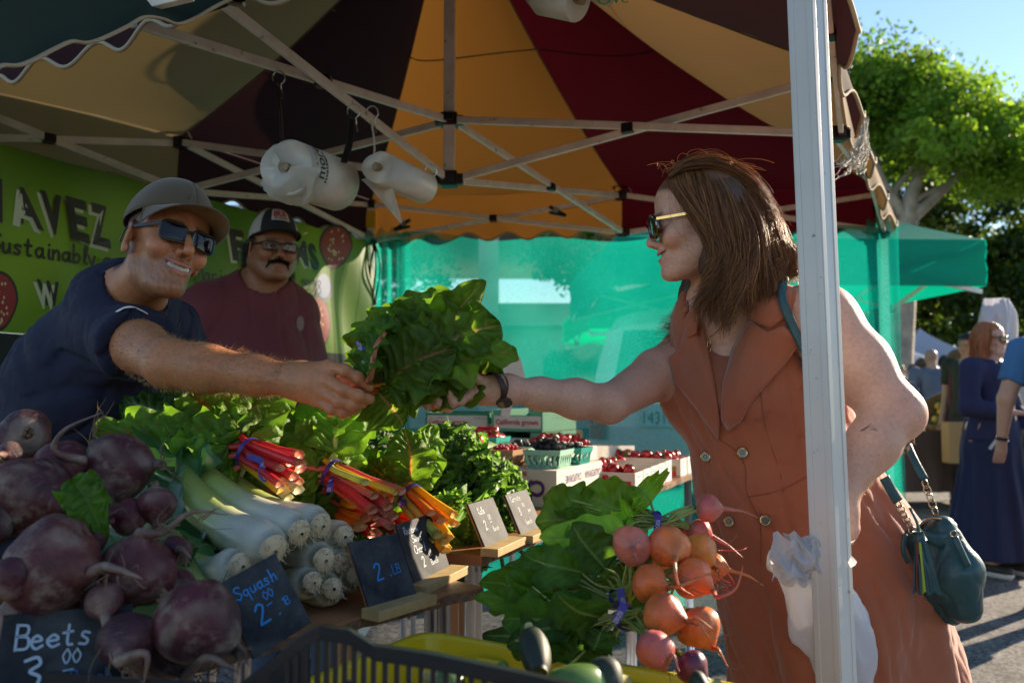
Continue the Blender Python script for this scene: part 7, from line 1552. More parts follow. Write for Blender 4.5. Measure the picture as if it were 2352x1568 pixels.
def strands(par, name, m, roots, dirs_, L_, n, jit, th, seed, Ff=np.eye(3), cc=np.zeros(3), curl=0.):
    r = np.random.default_rng(seed); g = G()
    for _ in range(n):
        k = r.integers(0, len(roots)); s_ = np.array(roots[k]) + r.normal(size=3)*jit; d = nrm(np.array(dirs_[k]) + r.normal(size=3)*.25); ln = L_*r.uniform(.6, 1.15); ph = r.uniform(0, 6.28)
        p = np.array([s_ + d*ln*t + V(math.sin(t*9 + ph), math.cos(t*7 + ph), math.sin(t*8 + ph*2))*curl*t for t in np.linspace(0, 1, 6)]); g.tube(p, np.linspace(th, th*.3, 6), 3, caps=False)
    return pmk(name, g, m, par, Ff, cc)
rts = [(x, .0965 - 7*x*x, -.0445 - abs(x)*.25) for x in np.linspace(-.030, .030, 15)] + [(sx*x, .083 - 1.4*(x - .028), -.052 - (x - .028)*2.2) for sx in (-1, 1) for x in (.028, .031, .034)]
dr = [(x*16, .35, -.75) for x in np.linspace(-.030, .030, 15)] + [(sx*.35, .1, -1) for sx in (-1, 1) for _ in range(3)]
strands(m2, 'moustache', M_hairb, rts, dr, .013, 1500, .0016, .0006, 3, F2, c2)
rts = [(sx*.074, -.03 - .012*k, .02 - .022*j) for sx in (-1, 1) for k in range(5) for j in range(6)] + [(.03*k, -.105, .0 - .02*j) for k in range(-2, 3) for j in range(5)]; dr = [(sx*.25, -.5, -.8) for sx in (-1, 1) for k in range(5) for j in range(6)] + [(0, -.3, -1)]*25
strands(m2, 'hair', M_hairb, rts, dr, .04, 2600, .006, .0009, 4, F2, c2, curl=.006)
# ================================================================ customer in the rust dress
m3 = thing('person', 'woman with shoulder-length brown hair and sunglasses in a sleeveless rust button dress, smiling', 'person', V(.80, 1.86, 0))
c3 = D(1606, 507, 1.76); F3 = frame(V(-1, .10, -.16), V(-.06, -.03, 1))
p3_ = dict(jaw=.92, fat=.002, nose=.965, smile=1.0, open=1.0, stubble=0, fold=1.1, scalp=(.11, .05, .024), lip=(.52, .16, .14), brow=(.14, .07, .04))
SR, SL = D(1588, 812, 1.98), D(1882, 738, 1.69); NK3 = D(1668, 690, 1.82)
ELR, WR3 = D(1400, 926, 1.71), D(1168, 893, 1.57); ELL_, WL3 = D(2052, 945, 1.60), D(1928, 1135, 1.53)
C3, WA3, HP3 = D(1742, 880, 1.85), D(1800, 1120, 1.86), D(1895, 1330, 1.88); BT3 = D(1945, 1600, 1.90)
fing3 = [([D(1082, 905, 1.545), D(1060, 918, 1.525), D(1040, 921, 1.515), D(1026, 891, 1.512)], .93), ([D(1066, 912, 1.545), D(1030, 935, 1.522), D(1006, 925, 1.512), D(992, 898, 1.512)], .95),
         ([D(1052, 910, 1.56), D(1012, 934, 1.535), D(984, 930, 1.52), D(960, 912, 1.515)], .92), ([D(1045, 905, 1.575), D(1000, 920, 1.56), D(970, 914, 1.55), D(950, 900, 1.54)], .84),
         ([D(1112, 880, 1.55), D(1085, 862, 1.53), D(1062, 842, 1.52)], 1.05)]
palm3 = [(D(1082, 903, 1.55), .0125), (D(1068, 908, 1.555), .0125), (D(1056, 905, 1.568), .012), (D(1050, 900, 1.58), .011), (D(1110, 882, 1.555), .013)]
H3 = D(1912, 1188, 1.515)
fing3b = [([H3 + V(-.012, -.01, -.01), D(1884, 1170, 1.49), D(1876, 1200, 1.485), D(1880, 1232, 1.49)], 1.02), ([H3 + V(.0, -.012, -.02), D(1900, 1235, 1.49), D(1893, 1262, 1.50), D(1898, 1275, 1.52)], .95), ([H3 + V(.012, -.01, -.02), D(1918, 1245, 1.49), D(1912, 1272, 1.50), D(1910, 1282, 1.52)], .95), ([H3 + V(.024, -.005, -.02), D(1938, 1240, 1.50), D(1932, 1268, 1.51), D(1928, 1276, 1.53)], .9), ([H3 + V(.034, .0, -.018), D(1956, 1230, 1.51), D(1950, 1252, 1.52), D(1944, 1262, 1.53)], .82)]
YS = 1.40
def fl(p): p = np.array(p, float); p[1] = (p[1] - 1.84)*YS + 1.84; return p
def body3(P):
    PT = P.copy(); PT[:, 1] = (PT[:, 1] - 1.84)*YS + 1.84
    Q = ((P - c3.astype(f32)) @ F3.astype(f32)).astype(f32); far = (np.abs(Q).max(1) > .22); d = np.full(len(P), 9., f32)
    if (~far).any(): d[~far] = head_sdf(Q[~far], p3_)
    d[far] = np.sqrt((Q[far]**2).sum(1)) - .12
    d = smin(d, CAP(P, c3 + F3 @ V(0, -.036, -.05), NK3, .047, .056), .035); d = smin(d, CAP(P, c3 + F3 @ V(.02, .0, -.085), NK3 + V(-.05, -.03, -.035), .014, .012), .03)
    t = CAP(PT, fl(NK3 + V(0, .01, -.04)), fl(C3), .095, .142); t = smin(t, CAP(PT, fl(C3), fl(WA3), .142, .145), .08); t = smin(t, CAP(PT, fl(WA3), fl(HP3), .145, .185), .09)*.84; t = smin(t, ELL(P, C3 + V(-.05, -.055, -.01), (.075, .065, .075)), .05); t = smin(t, ELL(P, C3 + V(-.12, .03, -.01), (.07, .06, .075)), .05)
    t = smin(t, CAP(P, NK3 - V(0, 0, .03), SR, .055, .062), .06); t = smin(t, CAP(P, NK3 - V(0, 0, .03), SL, .055, .070), .06); d = smin(d, t, .03)
    d = smin(d, CHAIN(P, [SR, lerp(SR, ELR, .45), ELR, lerp(ELR, WR3, .35), lerp(ELR, WR3, .7), WR3], [.060, .054, .037, .037, .029, .0215], .02), .04)
    d = smin(d, hand(P, WR3, palm3, fing3, 1, wr=.024, rf=(.0092, .0086, .0080, .0072)), .014)
    d = smin(d, CHAIN(P, [SL, lerp(SL, ELL_, .5), ELL_, lerp(ELL_, WL3, .4), WL3], [.066, .064, .047, .043, .029], .03), .04)
    d = smin(d, ELL(P, ELL_ + V(.022, .0, -.008), (.024, .024, .026)), .04)
    d = smin(d, hand(P, WL3, [(q[0][0], .0125) for q in fing3b], fing3b, 1, wr=.027, rf=(.0095, .0088, .0082, .0074)), .014)
    for sx in (-1, 1): d = smin(d, CHAIN(P, [HP3 + V(.0, .09*sx, -.06), V(.86, 1.9 + .10*sx, .50), V(.86, 1.92 + .10*sx, .08), V(.74, 1.92 + .10*sx, .035)], [.11, .065, .040, .034], .03), .05)
    return d
def col3(v):
    Q = (v - c3) @ F3; c = skin_cols(Q, (.62, .33, .225), p3_); far = np.linalg.norm(Q, axis=1) > .15; c2_ = np.tile(V(.62, .335, .235), (len(v), 1))*(1 + .05*wob(v, 50, 5))[:, None]
    k = np.zeros(len(v))
    for pts, _ in fing3 + fing3b:
        for q in pts[:1] + pts[-1:]: k += np.exp(-((v - q)**2).sum(1)/.009**2)
    k += np.exp(-((v - ELL_ - V(.04, 0, 0))**2).sum(1)/.05**2)*.8
    c2_ = c2_*(1 + k.clip(0, 1)[:, None]*V(.12, -.12, -.12)); c[far] = c2_[far]; return c
g = G(); hl3, hh3 = c3 - .17, c3 + .16; add_surf(g, body3, hl3, hh3, .0022, col3); inh3 = lambda c: ~((c > hl3 + .0011).all(1) & (c < hh3 - .006).all(1))
xw = WR3[0] + .015
add_surf(g, body3, (xw - .28, 1.42, 1.05), (xw, 1.68, 1.32), .0019, col3, keep=lambda c: c[:, 0] < xw - .008)
lb3, hb3 = V(WL3[0] - .10, 1.38, .93), V(WL3[0] + .12, 1.62, 1.10)
add_surf(g, body3, lb3, hb3, .0022, col3, keep=lambda c: c[:, 2] < 1.085); inb = lambda c: (c > lb3).all(1) & (c < hb3).all(1) & (c[:, 2] < 1.085)
add_surf(g, body3, (xw - .016, 1.3, .95), (1.25, 2.35, 1.56), .0055, col3, keep=lambda c: inh3(c) & ~inb(c) & (c[:, 0] > xw - .0085) & (c[:, 2] > 1.0))
add_surf(g, body3, (.2, 1.5, .0), (1.25, 2.35, 1.02), .014, col3, keep=lambda c: ~inb(c) & (c[:, 2] < 1.001))
mk('body', g, M_skin, m3, smooth=True)
# --- dress
M_rust = mat('rust suede cloth', (.36, .098, .040), .85, bump=.25, bscale=650, bdist=.0006, sheen=.35, var=.10, vscale=4)
nV = nrm(V(-.55, -.8, .12))
def dress(P):
    t = CAP(P, NK3 + V(0, .012, -.05), C3, .108, .160); t = smin(t, CAP(P, C3, WA3, .160, .166), .08); t = smin(t, CAP(P, WA3, HP3, .166, .215), .10); t = smin(t, CAP(P, HP3, BT3, .213, .218), .10); t = smin(t, CAP(P, BT3, BT3 + V(.02, 0, -.45), .218, .27), .10)
    t = smin(t, ELL(P, C3 + V(-.055, -.095, -.015), (.085, .085, .088)), .06); t = smin(t, ELL(P, C3 + V(-.13, .03, -.015), (.08, .08, .085)), .06)
    t = smin(t, CAP(P, NK3 + V(0, .01, -.035), SR + V(.025, -.01, .0), .066, .074), .05); t = smin(t, CAP(P, NK3 + V(0, .01, -.035), SL + V(-.065, .03, .004), .064, .072), .05)
    # arm openings
    t = smax(t, -CHAIN(P, [SL + V(.075, -.03, .075), SL + V(.03, -.045, -.03), SL + V(.06, -.04, -.16)], [.075, .092, .07], .02), .012); t = smax(t, -CHAIN(P, [SR + V(-.10, .0, .06), SR + V(-.07, .0, -.04), SR + V(-.10, 0, -.12)], [.06, .075, .06], .02), .012)
    # V opening at the throat and chest
    t = smax(t, -CHAIN(P, [c3 + F3 @ V(0, -.036, -.05), NK3 + V(-.008, -.01, .0), D(1650, 800, 1.68), D(1652, 925, 1.655)], [.060, .073, .050, .018], .03), .01)
    z = P[:, 2]; cr = sm(1.0, .5, z)
    a = np.arctan2(P[:, 1] - HP3[1], P[:, 0] - HP3[0] - (.9 - z)*.08); t = t + (.011*cr*np.sin(a*9 + 1.3*np.sin(z*5)) + .004*np.sin(a*17 + z*9)*cr).astype(f32)
    t = t + cloth_noise(P, .0048, 22, 5, nrm(V(.3, -.1, -.9))) + cloth_noise(P, .0022, 55, 1, nrm(V(.8, -.2, -.4)))
    # front opening of the skirt
    sl = CHAIN(P, [D(1722, 1330, 1.66), D(1752, 1480, 1.64), D(1790, 1750, 1.62)], [.004, .022, .045], .01); t = smax(t, -sl, .01)
    fold = CHAIN(P, [D(1712, 1060, 1.665), D(1722, 1330, 1.65)], [.002, .003], .005); t = smax(t, -fold, .006)
    return smax(t, -(z - .32), .01)
g = add_surf(G(), dress, (.15, 1.4, .30), (1.3, 2.4, 1.50), .0062); dr_ = mk('dress', g, M_rust, m3, smooth=True)
def sheet(f, outline, off, m, name, par, thick=.0028, rings=7, Y0=1.0):
    g = patch(f, outline, off, rings, Y0); o = mk(name, g, m, par, smooth=True); md = o.modifiers.new('t', 'SOLIDIFY'); md.thickness = thick; md.offset = 0; return o
f_all = lambda P: np.minimum(dress(P), body3(P))
sheet(f_all, [(1752, 640), (1795, 620), (1820, 660), (1815, 722), (1770, 752), (1720, 735), (1718, 690)], .008, M_rust, 'collar', dr_)
sheet(f_all, [(1722, 735), (1762, 762), (1800, 748), (1842, 782), (1800, 840), (1745, 900), (1700, 968), (1672, 990), (1656, 960), (1660, 880), (1682, 800)], .010, M_rust, 'lapel', dr_)
sheet(f_all, [(1592, 690), (1608, 720), (1625, 800), (1640, 880), (1652, 962), (1650, 1010), (1600, 940), (1552, 880), (1536, 820), (1560, 800), (1570, 770)], .009, M_rust, 'lapel', dr_)
sheet(f_all, [(1574, 742), (1590, 700), (1604, 720), (1600, 765), (1580, 775)], .013, M_rust, 'collar', dr_)
M_but = mat('brown horn button', (.045, .028, .015), .2, spec=.7, coat=.5)
for (u, v_) in ((1620, 1048), (1705, 1038), (1674, 1195), (1757, 1193)):
    q = march(f_all, u, v_, .003); n_ = nrm(V(-.25, -1, .08)); g = G(); g.tube([q, q + n_*.003, q + n_*.005], [.0115, .0118, .009], 22); g.tube([q + n_*.0045, q + n_*.0062], [.0045, .003], 12); mk('button', g, M_but, dr_, smooth=False)
    g = G(); an = np.linspace(0, 6.28, 20); x_ = nrm(np.cross(n_, (0, 0, 1))); y_ = np.cross(x_, n_); g.tube([q + n_*.005 + (x_*math.cos(a) + y_*math.sin(a))*.0095 for a in an], .0012, 5, caps=False); mk('button_rim', g, M_gold, dr_)
def seam(pts, nm='seam_line', off=.0004, r_=.0008):
    q = [march(f_all, *p, off) for p in smooth_poly(np.array(pts, float), 6)]; q = [x for x in q if x is not None]
    if len(q) > 3: mk(nm, G().tube(q, r_, 5), mat('seam shade', (.26, .07, .03), .9), dr_, smooth=True)
seam([(1640, 1000), (1690, 1035), (1712, 1075), (1715, 1130), (1745, 1200), (1748, 1290)]); seam([(1745, 880), (1758, 980), (1790, 1080), (1800, 1130)]); seam([(1720, 1140), (1790, 1125), (1860, 1090)])
# teeth, eyes, glasses
P = np.array([[V(x, .0893 - 9.0*x*x, lerp(-.0560 + 3.2*x*x, -.0640 + 4.5*x*x, t)) for t in np.linspace(0, 1, 4)] for x in np.linspace(-.024, .024, 40)]); pmk('teeth', G().grid(P), M_teeth, m3, F3, c3, smooth=True)
M_tort = mat('tortoise frame', (.03, .006, .004), .12, spec=.9, coat=1, noise2=((.20, .02, .01), 90, .62, .03))
glasses(m3, F3, c3, M_lensd, M_tort, w_=.029, h_=.024, y=.104, z=-.002, rt=.0038, round_=2.4, temple=M_gold, wrap=.30, x0=.0335)
# strap of the bag on the shoulder, bra edge
def strip_on(f, pts, off, w_, m, nm, par, Y0=1.0):
    p = [march(f, u, v_, off, Y0) for u, v_ in smooth_poly(np.array(pts, float), 5)]; p = np.array([x for x in p if x is not None]); t = np.gradient(p, axis=0); s_ = np.cross(t, V(0, -1, 0)); s_ /= np.linalg.norm(s_, axis=1)[:, None] + 1e-9
    g = G(); g.grid(np.stack([p - s_*w_/2, p - s_*w_/4 + V(0, -.0012, 0), p + s_*w_/4 + V(0, -.0012, 0), p + s_*w_/2], 1)); o = mk(nm, g, m, par, smooth=True); o.modifiers.new('t', 'SOLIDIFY').thickness = .002; return o
sheet(f_all, [(1812, 728), (1822, 722), (1842, 775), (1862, 822), (1866, 846), (1850, 835), (1828, 790)], .004, mat('white bra', (.66, .62, .56), .8), 'bra', m3)
# necklace
q = [march(f_all, u, v_, .0012) for u, v_ in smooth_poly(np.array([(1718, 668), (1690, 710), (1655, 752), (1630, 775)], float), 6)]; g = G(); g.tube([x for x in q if x is not None], .0008, 5); q0 = march(f_all, 1628, 778, .003)
an = np.linspace(0, 6.28, 16); g.tube([q0 + V(.0035*math.cos(a), -.001, -.014 + .015*math.sin(a)) for a in an], .0011, 6); mk('necklace', g, M_gold, m3, smooth=True)
# rings, watch
def ring_on(c, ax, r_, th, m, nm): ax = nrm(ax); x_ = nrm(np.cross(ax, (0, 0, 1))); y_ = np.cross(x_, ax); an = np.linspace(0, 2*math.pi, 24); return mk(nm, G().tube([c + (x_*math.cos(a) + y_*math.sin(a))*r_ for a in an], th, 6, caps=False), m, m3, smooth=True)
ring_on(lerp(fing3[1][0][2], fing3[1][0][1], .5), fing3[1][0][2] - fing3[1][0][1], .0098, .0015, M_gold, 'ring'); ring_on(lerp(fing3b[0][0][2], fing3b[0][0][3], .1), fing3b[0][0][3] - fing3b[0][0][2], .0100, .001, M_steel, 'ring')
wt = thing('wrist_watch', 'brown strapped watch on the outstretched wrist of the woman in the rust dress', 'watch', D(1155, 890, 1.57)); axw = nrm(WR3 - ELR); xw_ = nrm(np.cross(axw, (0, 0, 1))); yw_ = np.cross(xw_, axw)
M_wst = mat('brown watch strap', (.17, .060, .030), .6, bump=.6, bscale=300); M_wst2 = mat('dark leather', (.035, .018, .012), .5)
an = np.linspace(0, 2*math.pi, 40); cw_ = WR3 + axw*.010
for dl, w_, m_, r_, nm in ((0., .0105, M_wst, .0232, 'strap'), (.019, .006, M_wst2, .0245, 'leather_band')):
    g = G(); tl = V(0, 0, 0)
    P = np.array([[cw_ + axw*(dl + k*w_/1. + (.010*math.sin(a) if dl else 0)) + (xw_*math.cos(a) + yw_*math.sin(a))*(r_ + .001*(k == 0)) for k in (-1, -.4, 0, .4, 1)] for a in an]); g.grid(P); o = mk(nm, g, m_, wt, smooth=True); o.modifiers.new('t', 'SOLIDIFY').thickness = .002
q = cw_ + V(0, -.010, -.0235); g = G(); nx_ = nrm(V(0, -.6, -1)); g.tube([q, q + nx_*.004, q + nx_*.006], [.0150, .0155, .013], 26); mk('watch_case', g, M_wst2, wt, smooth=False, bevel=.001); mk('watch_dial', G().tube([q + nx_*.0061, q + nx_*.0065], [.0120, .0115], 24), M_lensd, wt)
# small tattoo on the forearm
g = G(); a0 = march(f_all, 1975, 988, .0006); 
for k in range(6):
    e = march(f_all, 1992 + 5*k, 972 + 5*abs(k - 2), .0006)
    if e is not None and a0 is not None: g.tube([a0, lerp(a0, e, .5), e], .0005, 4)
e = march(f_all, 2010, 985, .0006)
if e is not None: g.tube([a0, e], .0005, 4)
if g.n: mk('tattoo', g, mat('tattoo ink', (.20, .14, .12), .8), m3)
arm_hair(m3, [lerp(SL, ELL_, .3), ELL_, lerp(ELL_, WL3, .5), WL3], [.066, .047, .042, .030], 2600, mat('fine hair', (.75, .6, .42), .4, trans=.5), .006, seed=4, th=.00018)
arm_hair(m3, [SR, ELR, WR3], [.055, .040, .022], 1200, mat('fine hair 2', (.75, .6, .42), .4, trans=.5), .005, seed=5, th=.00016)

# --- hair: dark mass plus strands
M_hair = mat('brown hair', rough=.42, attr=True, trans=.28, tmul=1.8, spec=.4); M_hcore = mat('hair mass', (.07, .033, .016), .5, bump=.6, bscale=120)
def hcore(P):
    Q = ((P - c3.astype(f32)) @ F3.astype(f32)).astype(f32); d = ELL(Q, (0, -.026, .030), (.074, .084, .079))
    d = smax(d, -(ELL(Q, (0, .105, -.03), (.085, .095, .13))), .015)
    b = CHAIN(P, [D(1660, 470, 1.74), D(1700, 560, 1.73), D(1735, 620, 1.73)], [.050, .046, .026], .03); b = smin(b, CHAIN(P, [D(1650, 500, 1.72), D(1655, 600, 1.715), D(1640, 675, 1.715)], [.034, .038, .018], .03), .04); b = smin(b, CHAIN(P, [D(1690, 560, 1.715), D(1690, 630, 1.71), D(1675, 685, 1.71)], [.04, .036, .015], .03), .04)
    d = smin(d, b, .03); d = smin(d, CHAIN(P, [D(1620, 560, 1.84), D(1595, 680, 1.86), D(1560, 745, 1.87)], [.035, .030, .008], .02), .02)
    return d + cloth_noise(P, .002, 60, 2, nrm(V(.3, 0, -1)))
g = add_surf(G(), hcore, c3 - V(.14, .13, .26), c3 + V(.20, .20, .16), .0042); ha = mk('hair', g, M_hcore, m3, smooth=True)
guides = [ # (disp point, Y) from the parting down; interpolated between neighbours; near side first
 [(1558, 390, 1.73), (1535, 418, 1.70), (1572, 475, 1.68), (1622, 540, 1.665), (1632, 595, 1.66), (1622, 650, 1.66)],
 [(1575, 383, 1.72), (1580, 420, 1.69), (1620, 500, 1.665), (1652, 580, 1.655), (1640, 650, 1.65), (1612, 712, 1.66)],
 [(1590, 377, 1.73), (1602, 430, 1.68), (1630, 520, 1.66), (1654, 610, 1.645), (1640, 690, 1.65), (1612, 738, 1.66)],
 [(1605, 373, 1.73), (1622, 430, 1.68), (1645, 520, 1.66), (1668, 610, 1.645), (1662, 690, 1.645), (1646, 745, 1.655)],
 [(1618, 371, 1.73), (1655, 425, 1.69), (1685, 510, 1.665), (1690, 600, 1.65), (1682, 670, 1.645), (1672, 735, 1.65)],
 [(1628, 371, 1.74), (1680, 425, 1.70), (1720, 510, 1.675), (1728, 590, 1.66), (1722, 660, 1.65), (1712, 722, 1.655)],
 [(1638, 372, 1.75), (1702, 425, 1.71), (1750, 510, 1.69), (1770, 575, 1.68), (1765, 630, 1.67), (1750, 668, 1.67)],
 [(1645, 374, 1.76), (1718, 425, 1.73), (1772, 510, 1.71), (1795, 575, 1.70), (1812, 615, 1.69), (1822, 632, 1.69)],
 [(1650, 376, 1.78), (1725, 425, 1.77), (1782, 510, 1.75), (1806, 565, 1.74), (1830, 588, 1.73), (1842, 606, 1.73)],
 [(1650, 380, 1.80), (1722, 430, 1.81), (1778, 510, 1.81), (1800, 570, 1.80), (1815, 600, 1.79), (1800, 640, 1.79)],
 [(1640, 385, 1.82), (1700, 440, 1.85), (1745, 530, 1.86), (1755, 600, 1.85), (1740, 650, 1.84), (1715, 690, 1.84)]]
GV = [smooth_poly([D(*p) for p in gd], 4) for gd in guides]
back = [smooth_poly([D(*p) for p in gd], 4) for gd in ([(1590, 400, 1.80), (1570, 470, 1.85), (1600, 580, 1.86), (1600, 680, 1.87), (1560, 745, 1.87), (1515, 775, 1.87)], [(1600, 400, 1.80), (1600, 470, 1.85), (1620, 580, 1.87), (1610, 690, 1.88), (1575, 740, 1.88), (1530, 762, 1.88)], [(1610, 400, 1.80), (1630, 470, 1.85), (1640, 580, 1.87), (1620, 680, 1.88), (1590, 725, 1.88), (1560, 735, 1.88)])]
rh = np.random.default_rng(12); g = G(); hb_ = np.array([.145, .052, .020]); gold_ = np.array([.56, .27, .09])
def strand_set(GV, n, sd, th, curl, g, lo=.75):
    for _ in range(n):
        k = rh.uniform(0, len(GV) - 1.001); i = int(k); f_ = k - i; p = lerp(GV[i], GV[i+1], f_); L_ = rh.uniform(lo, 1.0); m = len(p); tt = np.linspace(0, L_*(m - 1), 15); p = np.column_stack([np.interp(tt, np.arange(m), p[:, q]) for q in range(3)])
        o = rh.normal(size=3)*sd; ph = rh.uniform(0, 6.28, 3); t = np.linspace(0, 1, 15)[:, None]; clump = (np.array([math.sin(k*9.3), math.sin(k*13.1 + 1), math.sin(k*7.7 + 2)])*.007 + .008*np.sin(t*8.5 + k*2.1 + np.array([[0, 1.5, 3]]))*t)
        p = p + o*(.4 + .9*t) + clump*t*1.5 + curl*t**1.5*np.column_stack([np.sin(t[:, 0]*7 + ph[0]), np.sin(t[:, 0]*6 + ph[1]), np.sin(t[:, 0]*8 + ph[2])])
        c = lerp(hb_, gold_, rh.uniform(0, 1)**2)*rh.uniform(.6, 1.3); g.tube(p, np.linspace(th, th*.45, 15)*rh.uniform(.6, 1.2), 3, c, caps=False)
strand_set(GV, 8500, .0040, .00072, .006, g); TOP = [smooth_poly([D(*p) for p in gd], 4) for gd in ([(1540, 404, y), (1578 + a, 371 - b, y), (1640 + a, 366 - b, y), (1705 + a, 402, y + .005), (1755 + a, 470, y + .01), (1785 + a, 550, y + .01)] for y, a, b in ((1.695, -10, -14), (1.715, -4, -5), (1.74, 0, 0), (1.765, 4, 2), (1.79, 0, 0), (1.815, -8, -8)))]
strand_set(TOP, 2600, .0040, .00070, .006, g); strand_set(back, 700, .006, .0007, .010, g); mk('hair_strands', g, M_hair, ha, smooth=True)
g = G(); strand_set(GV, 200, .010, .00030, .025, g, .5); 
for _ in range(55):   # loose hairs standing off the crown
    a_ = D(rh.uniform(1520, 1690), rh.uniform(372, 400) + .1*0, rh.uniform(1.70, 1.80)); h_ = rh.uniform(.004, .014); d_ = V(rh.normal()*.02, rh.normal()*.01, h_)
    g.tube(smooth_poly([a_ - V(0, 0, .01), a_ + d_, a_ + d_*V(2.2, 1, 1.05) + V(.012, 0, 0), a_ + d_*V(3, 1, .4) + V(.02, 0, 0)], 4), .00028, 3, gold_, caps=False)
g.tube(smooth_poly([D(1590, 378, 1.74), D(1580, 350, 1.74), D(1612, 343, 1.74), D(1640, 370, 1.74)], 6), .0003, 3, gold_); g.tube(smooth_poly([D(1562, 395, 1.74), D(1556, 365, 1.74), D(1565, 352, 1.74), D(1580, 355, 1.74)], 6), .0003, 3, gold_)
mk('flyaway_hair', g, M_hair, ha, smooth=True)

# ================================================================ shoulder bag
M_bag = mat('teal leather', (.012, .060, .068), .38, bump=.6, bscale=260, bdist=.0012, spec=.5, var=.15, vscale=12); M_bag2 = mat('tan lining', (.30, .13, .05), .6)
hb = thing('handbag', 'teal leather shoulder bag with a fringed tassel hanging behind the rust dress', 'handbag', D(2185, 1310, 1.66))
def bagf(P):
    d = CHAIN(P, [D(2120, 1245, 1.68), D(2170, 1320, 1.66), D(2205, 1385, 1.66)], [.030, .040, .030], .02); d = smin(d, CHAIN(P, [D(2165, 1215, 1.66), D(2205, 1310, 1.64), D(2222, 1395, 1.64)], [.026, .038, .026], .02), .02)
    d = smin(d, CHAIN(P, [D(2100, 1240, 1.70), D(2140, 1330, 1.69), D(2188, 1410, 1.69)], [.022, .034, .020], .02), .008)
    gr = CHAIN(P, [D(2178, 1222, 1.60), D(2192, 1320, 1.585), D(2228, 1418, 1.59)], [.003, .004, .003], .004); d = smax(d, -gr, .006)
    gr = CHAIN(P, [D(2138, 1250, 1.63), D(2150, 1330, 1.615), D(2196, 1420, 1.62)], [.006, .007, .004], .004); d = smax(d, -gr, .008)
    return d + cloth_noise(P, .0016, 55, 3)
mk('bag_body', add_surf(G(), bagf, D(2150, 1310, 1.66) - V(.12, .13, .16), D(2150, 1310, 1.66) + V(.15, .13, .14), .0035), M_bag, hb, smooth=True)
g = G(); P = []
for t, k in ((0, 1.0), (.3, 1.0), (.6, .96), (1, .9)):
    P.append([D(2152 + 42*math.cos(a)*k, 1205 + 18*math.sin(a)*k + 14*t*math.cos(a) + 34*t, 1.66 + .03*math.sin(a)*-1) for a in np.linspace(0, 6.28, 26, endpoint=False)])
o = mk('bag_mouth', g.grid(np.array(P), closed_v=True), M_bag, hb, smooth=True); o.modifiers.new('t', 'SOLIDIFY').thickness = .003
mk('zip_lining', G().tube(smooth_poly([D(2112, 1205, 1.66), D(2140, 1190, 1.65), D(2175, 1196, 1.65), D(2196, 1215, 1.65)], 6), .004, 6, flat=.5), M_bag2, hb, smooth=True)
def link_chain(p, q, n, r_, nm):
    g = G(); d = nrm(q - p)
    for k in range(n):
        c = lerp(p, q, (k + .5)/n); x_ = nrm(np.cross(d, (0, 1, 0) if k % 2 else (1, .3, 0))); an = np.linspace(0, 6.28, 14); ll = np.linalg.norm(q - p)/n*.68; g.tube([c + d*ll*math.cos(a) + x_*r_*math.sin(a) for a in an], .0014, 5, caps=False)
    return mk(nm, g, M_steel2, hb, smooth=True)
M_steel2 = mat('aged brass', (.42, .33, .22), .25, metal=1)
def flatstrap(pts, w_, nm, m, nrm_=V(0, -1, 0), par=None):
    p = smooth_poly([D(*q) for q in pts], 6); t = np.gradient(p, axis=0); s_ = np.cross(t, nrm_); s_ /= np.linalg.norm(s_, axis=1)[:, None]; o = mk(nm, G().grid(np.stack([p - s_*w_/2, p - s_*w_*.3 - V(0, .0015, 0), p + s_*w_*.3 - V(0, .0015, 0), p + s_*w_/2], 1)), m, par or hb, smooth=True); o.modifiers.new('t', 'SOLIDIFY').thickness = .003; return o
flatstrap([(2082, 1020, 1.72), (2100, 1060, 1.70), (2122, 1100, 1.69)], .016, 'strap', M_bag); link_chain(D(2122, 1102, 1.69), D(2150, 1180, 1.67), 5, .007, 'strap_chain')
flatstrap([(2030, 1095, 1.62), (2048, 1128, 1.62), (2062, 1150, 1.62)], .018, 'strap', M_bag); link_chain(D(2060, 1150, 1.62), D(2098, 1222, 1.61), 6, .0065, 'strap_chain')
strip_on(f_all, [(1826, 617), (1802, 640), (1796, 680), (1812, 730), (1838, 785), (1868, 845)], .014, .016, M_bag, 'shoulder_strap', hb)
ts_ = None; g = G(); g.tube(smooth_poly([D(2090, 1165, 1.60), D(2105, 1195, 1.59), D(2112, 1222, 1.59)], 4), .005, 6, flat=.4); g.tube([D(2108, 1218, 1.59), D(2113, 1240, 1.59)], [.009, .012], 12)
ts_ = mk('tassel', g, M_bag, hb, smooth=True)
for k in range(15):
    a = k/14; x0, x1 = 2103 + 22*a, 2098 + 62*a; g = G(); p = smooth_poly([D(x0, 1238, 1.59 + .01*math.sin(k*2)), D(lerp(x0, x1, .5), 1300, 1.588 + .008*math.sin(k*3)), D(x1, 1362 + 4*math.sin(k*5), 1.59 + .008*math.sin(k*3))], 5); s_ = V(.0022, 0, 0)
    g.grid(np.stack([p - s_, p + s_], 1)); mk('fringe', g, mat('lime strip', (.28, .36, .03), .5) if k in (5, 6) else mat('wine strip', (.12, .015, .015), .5) if k in (1, 2) else M_bag, ts_)
flatstrap([(2192, 1232, 1.60), (2205, 1262, 1.595), (2222, 1298, 1.595)], .010, 'zip_pull', M_bag); mk('zip_ring', G().tube([D(2190, 1225, 1.60) + V(.006*math.cos(a), 0, .006*math.sin(a)) for a in np.linspace(0, 6.28, 14)], .0018, 5, caps=False), M_steel2, hb, smooth=True)
flatstrap([(2078, 1225, 1.63), (2074, 1262, 1.63), (2086, 1290, 1.63)], .005, 'loose_lace', M_bag)
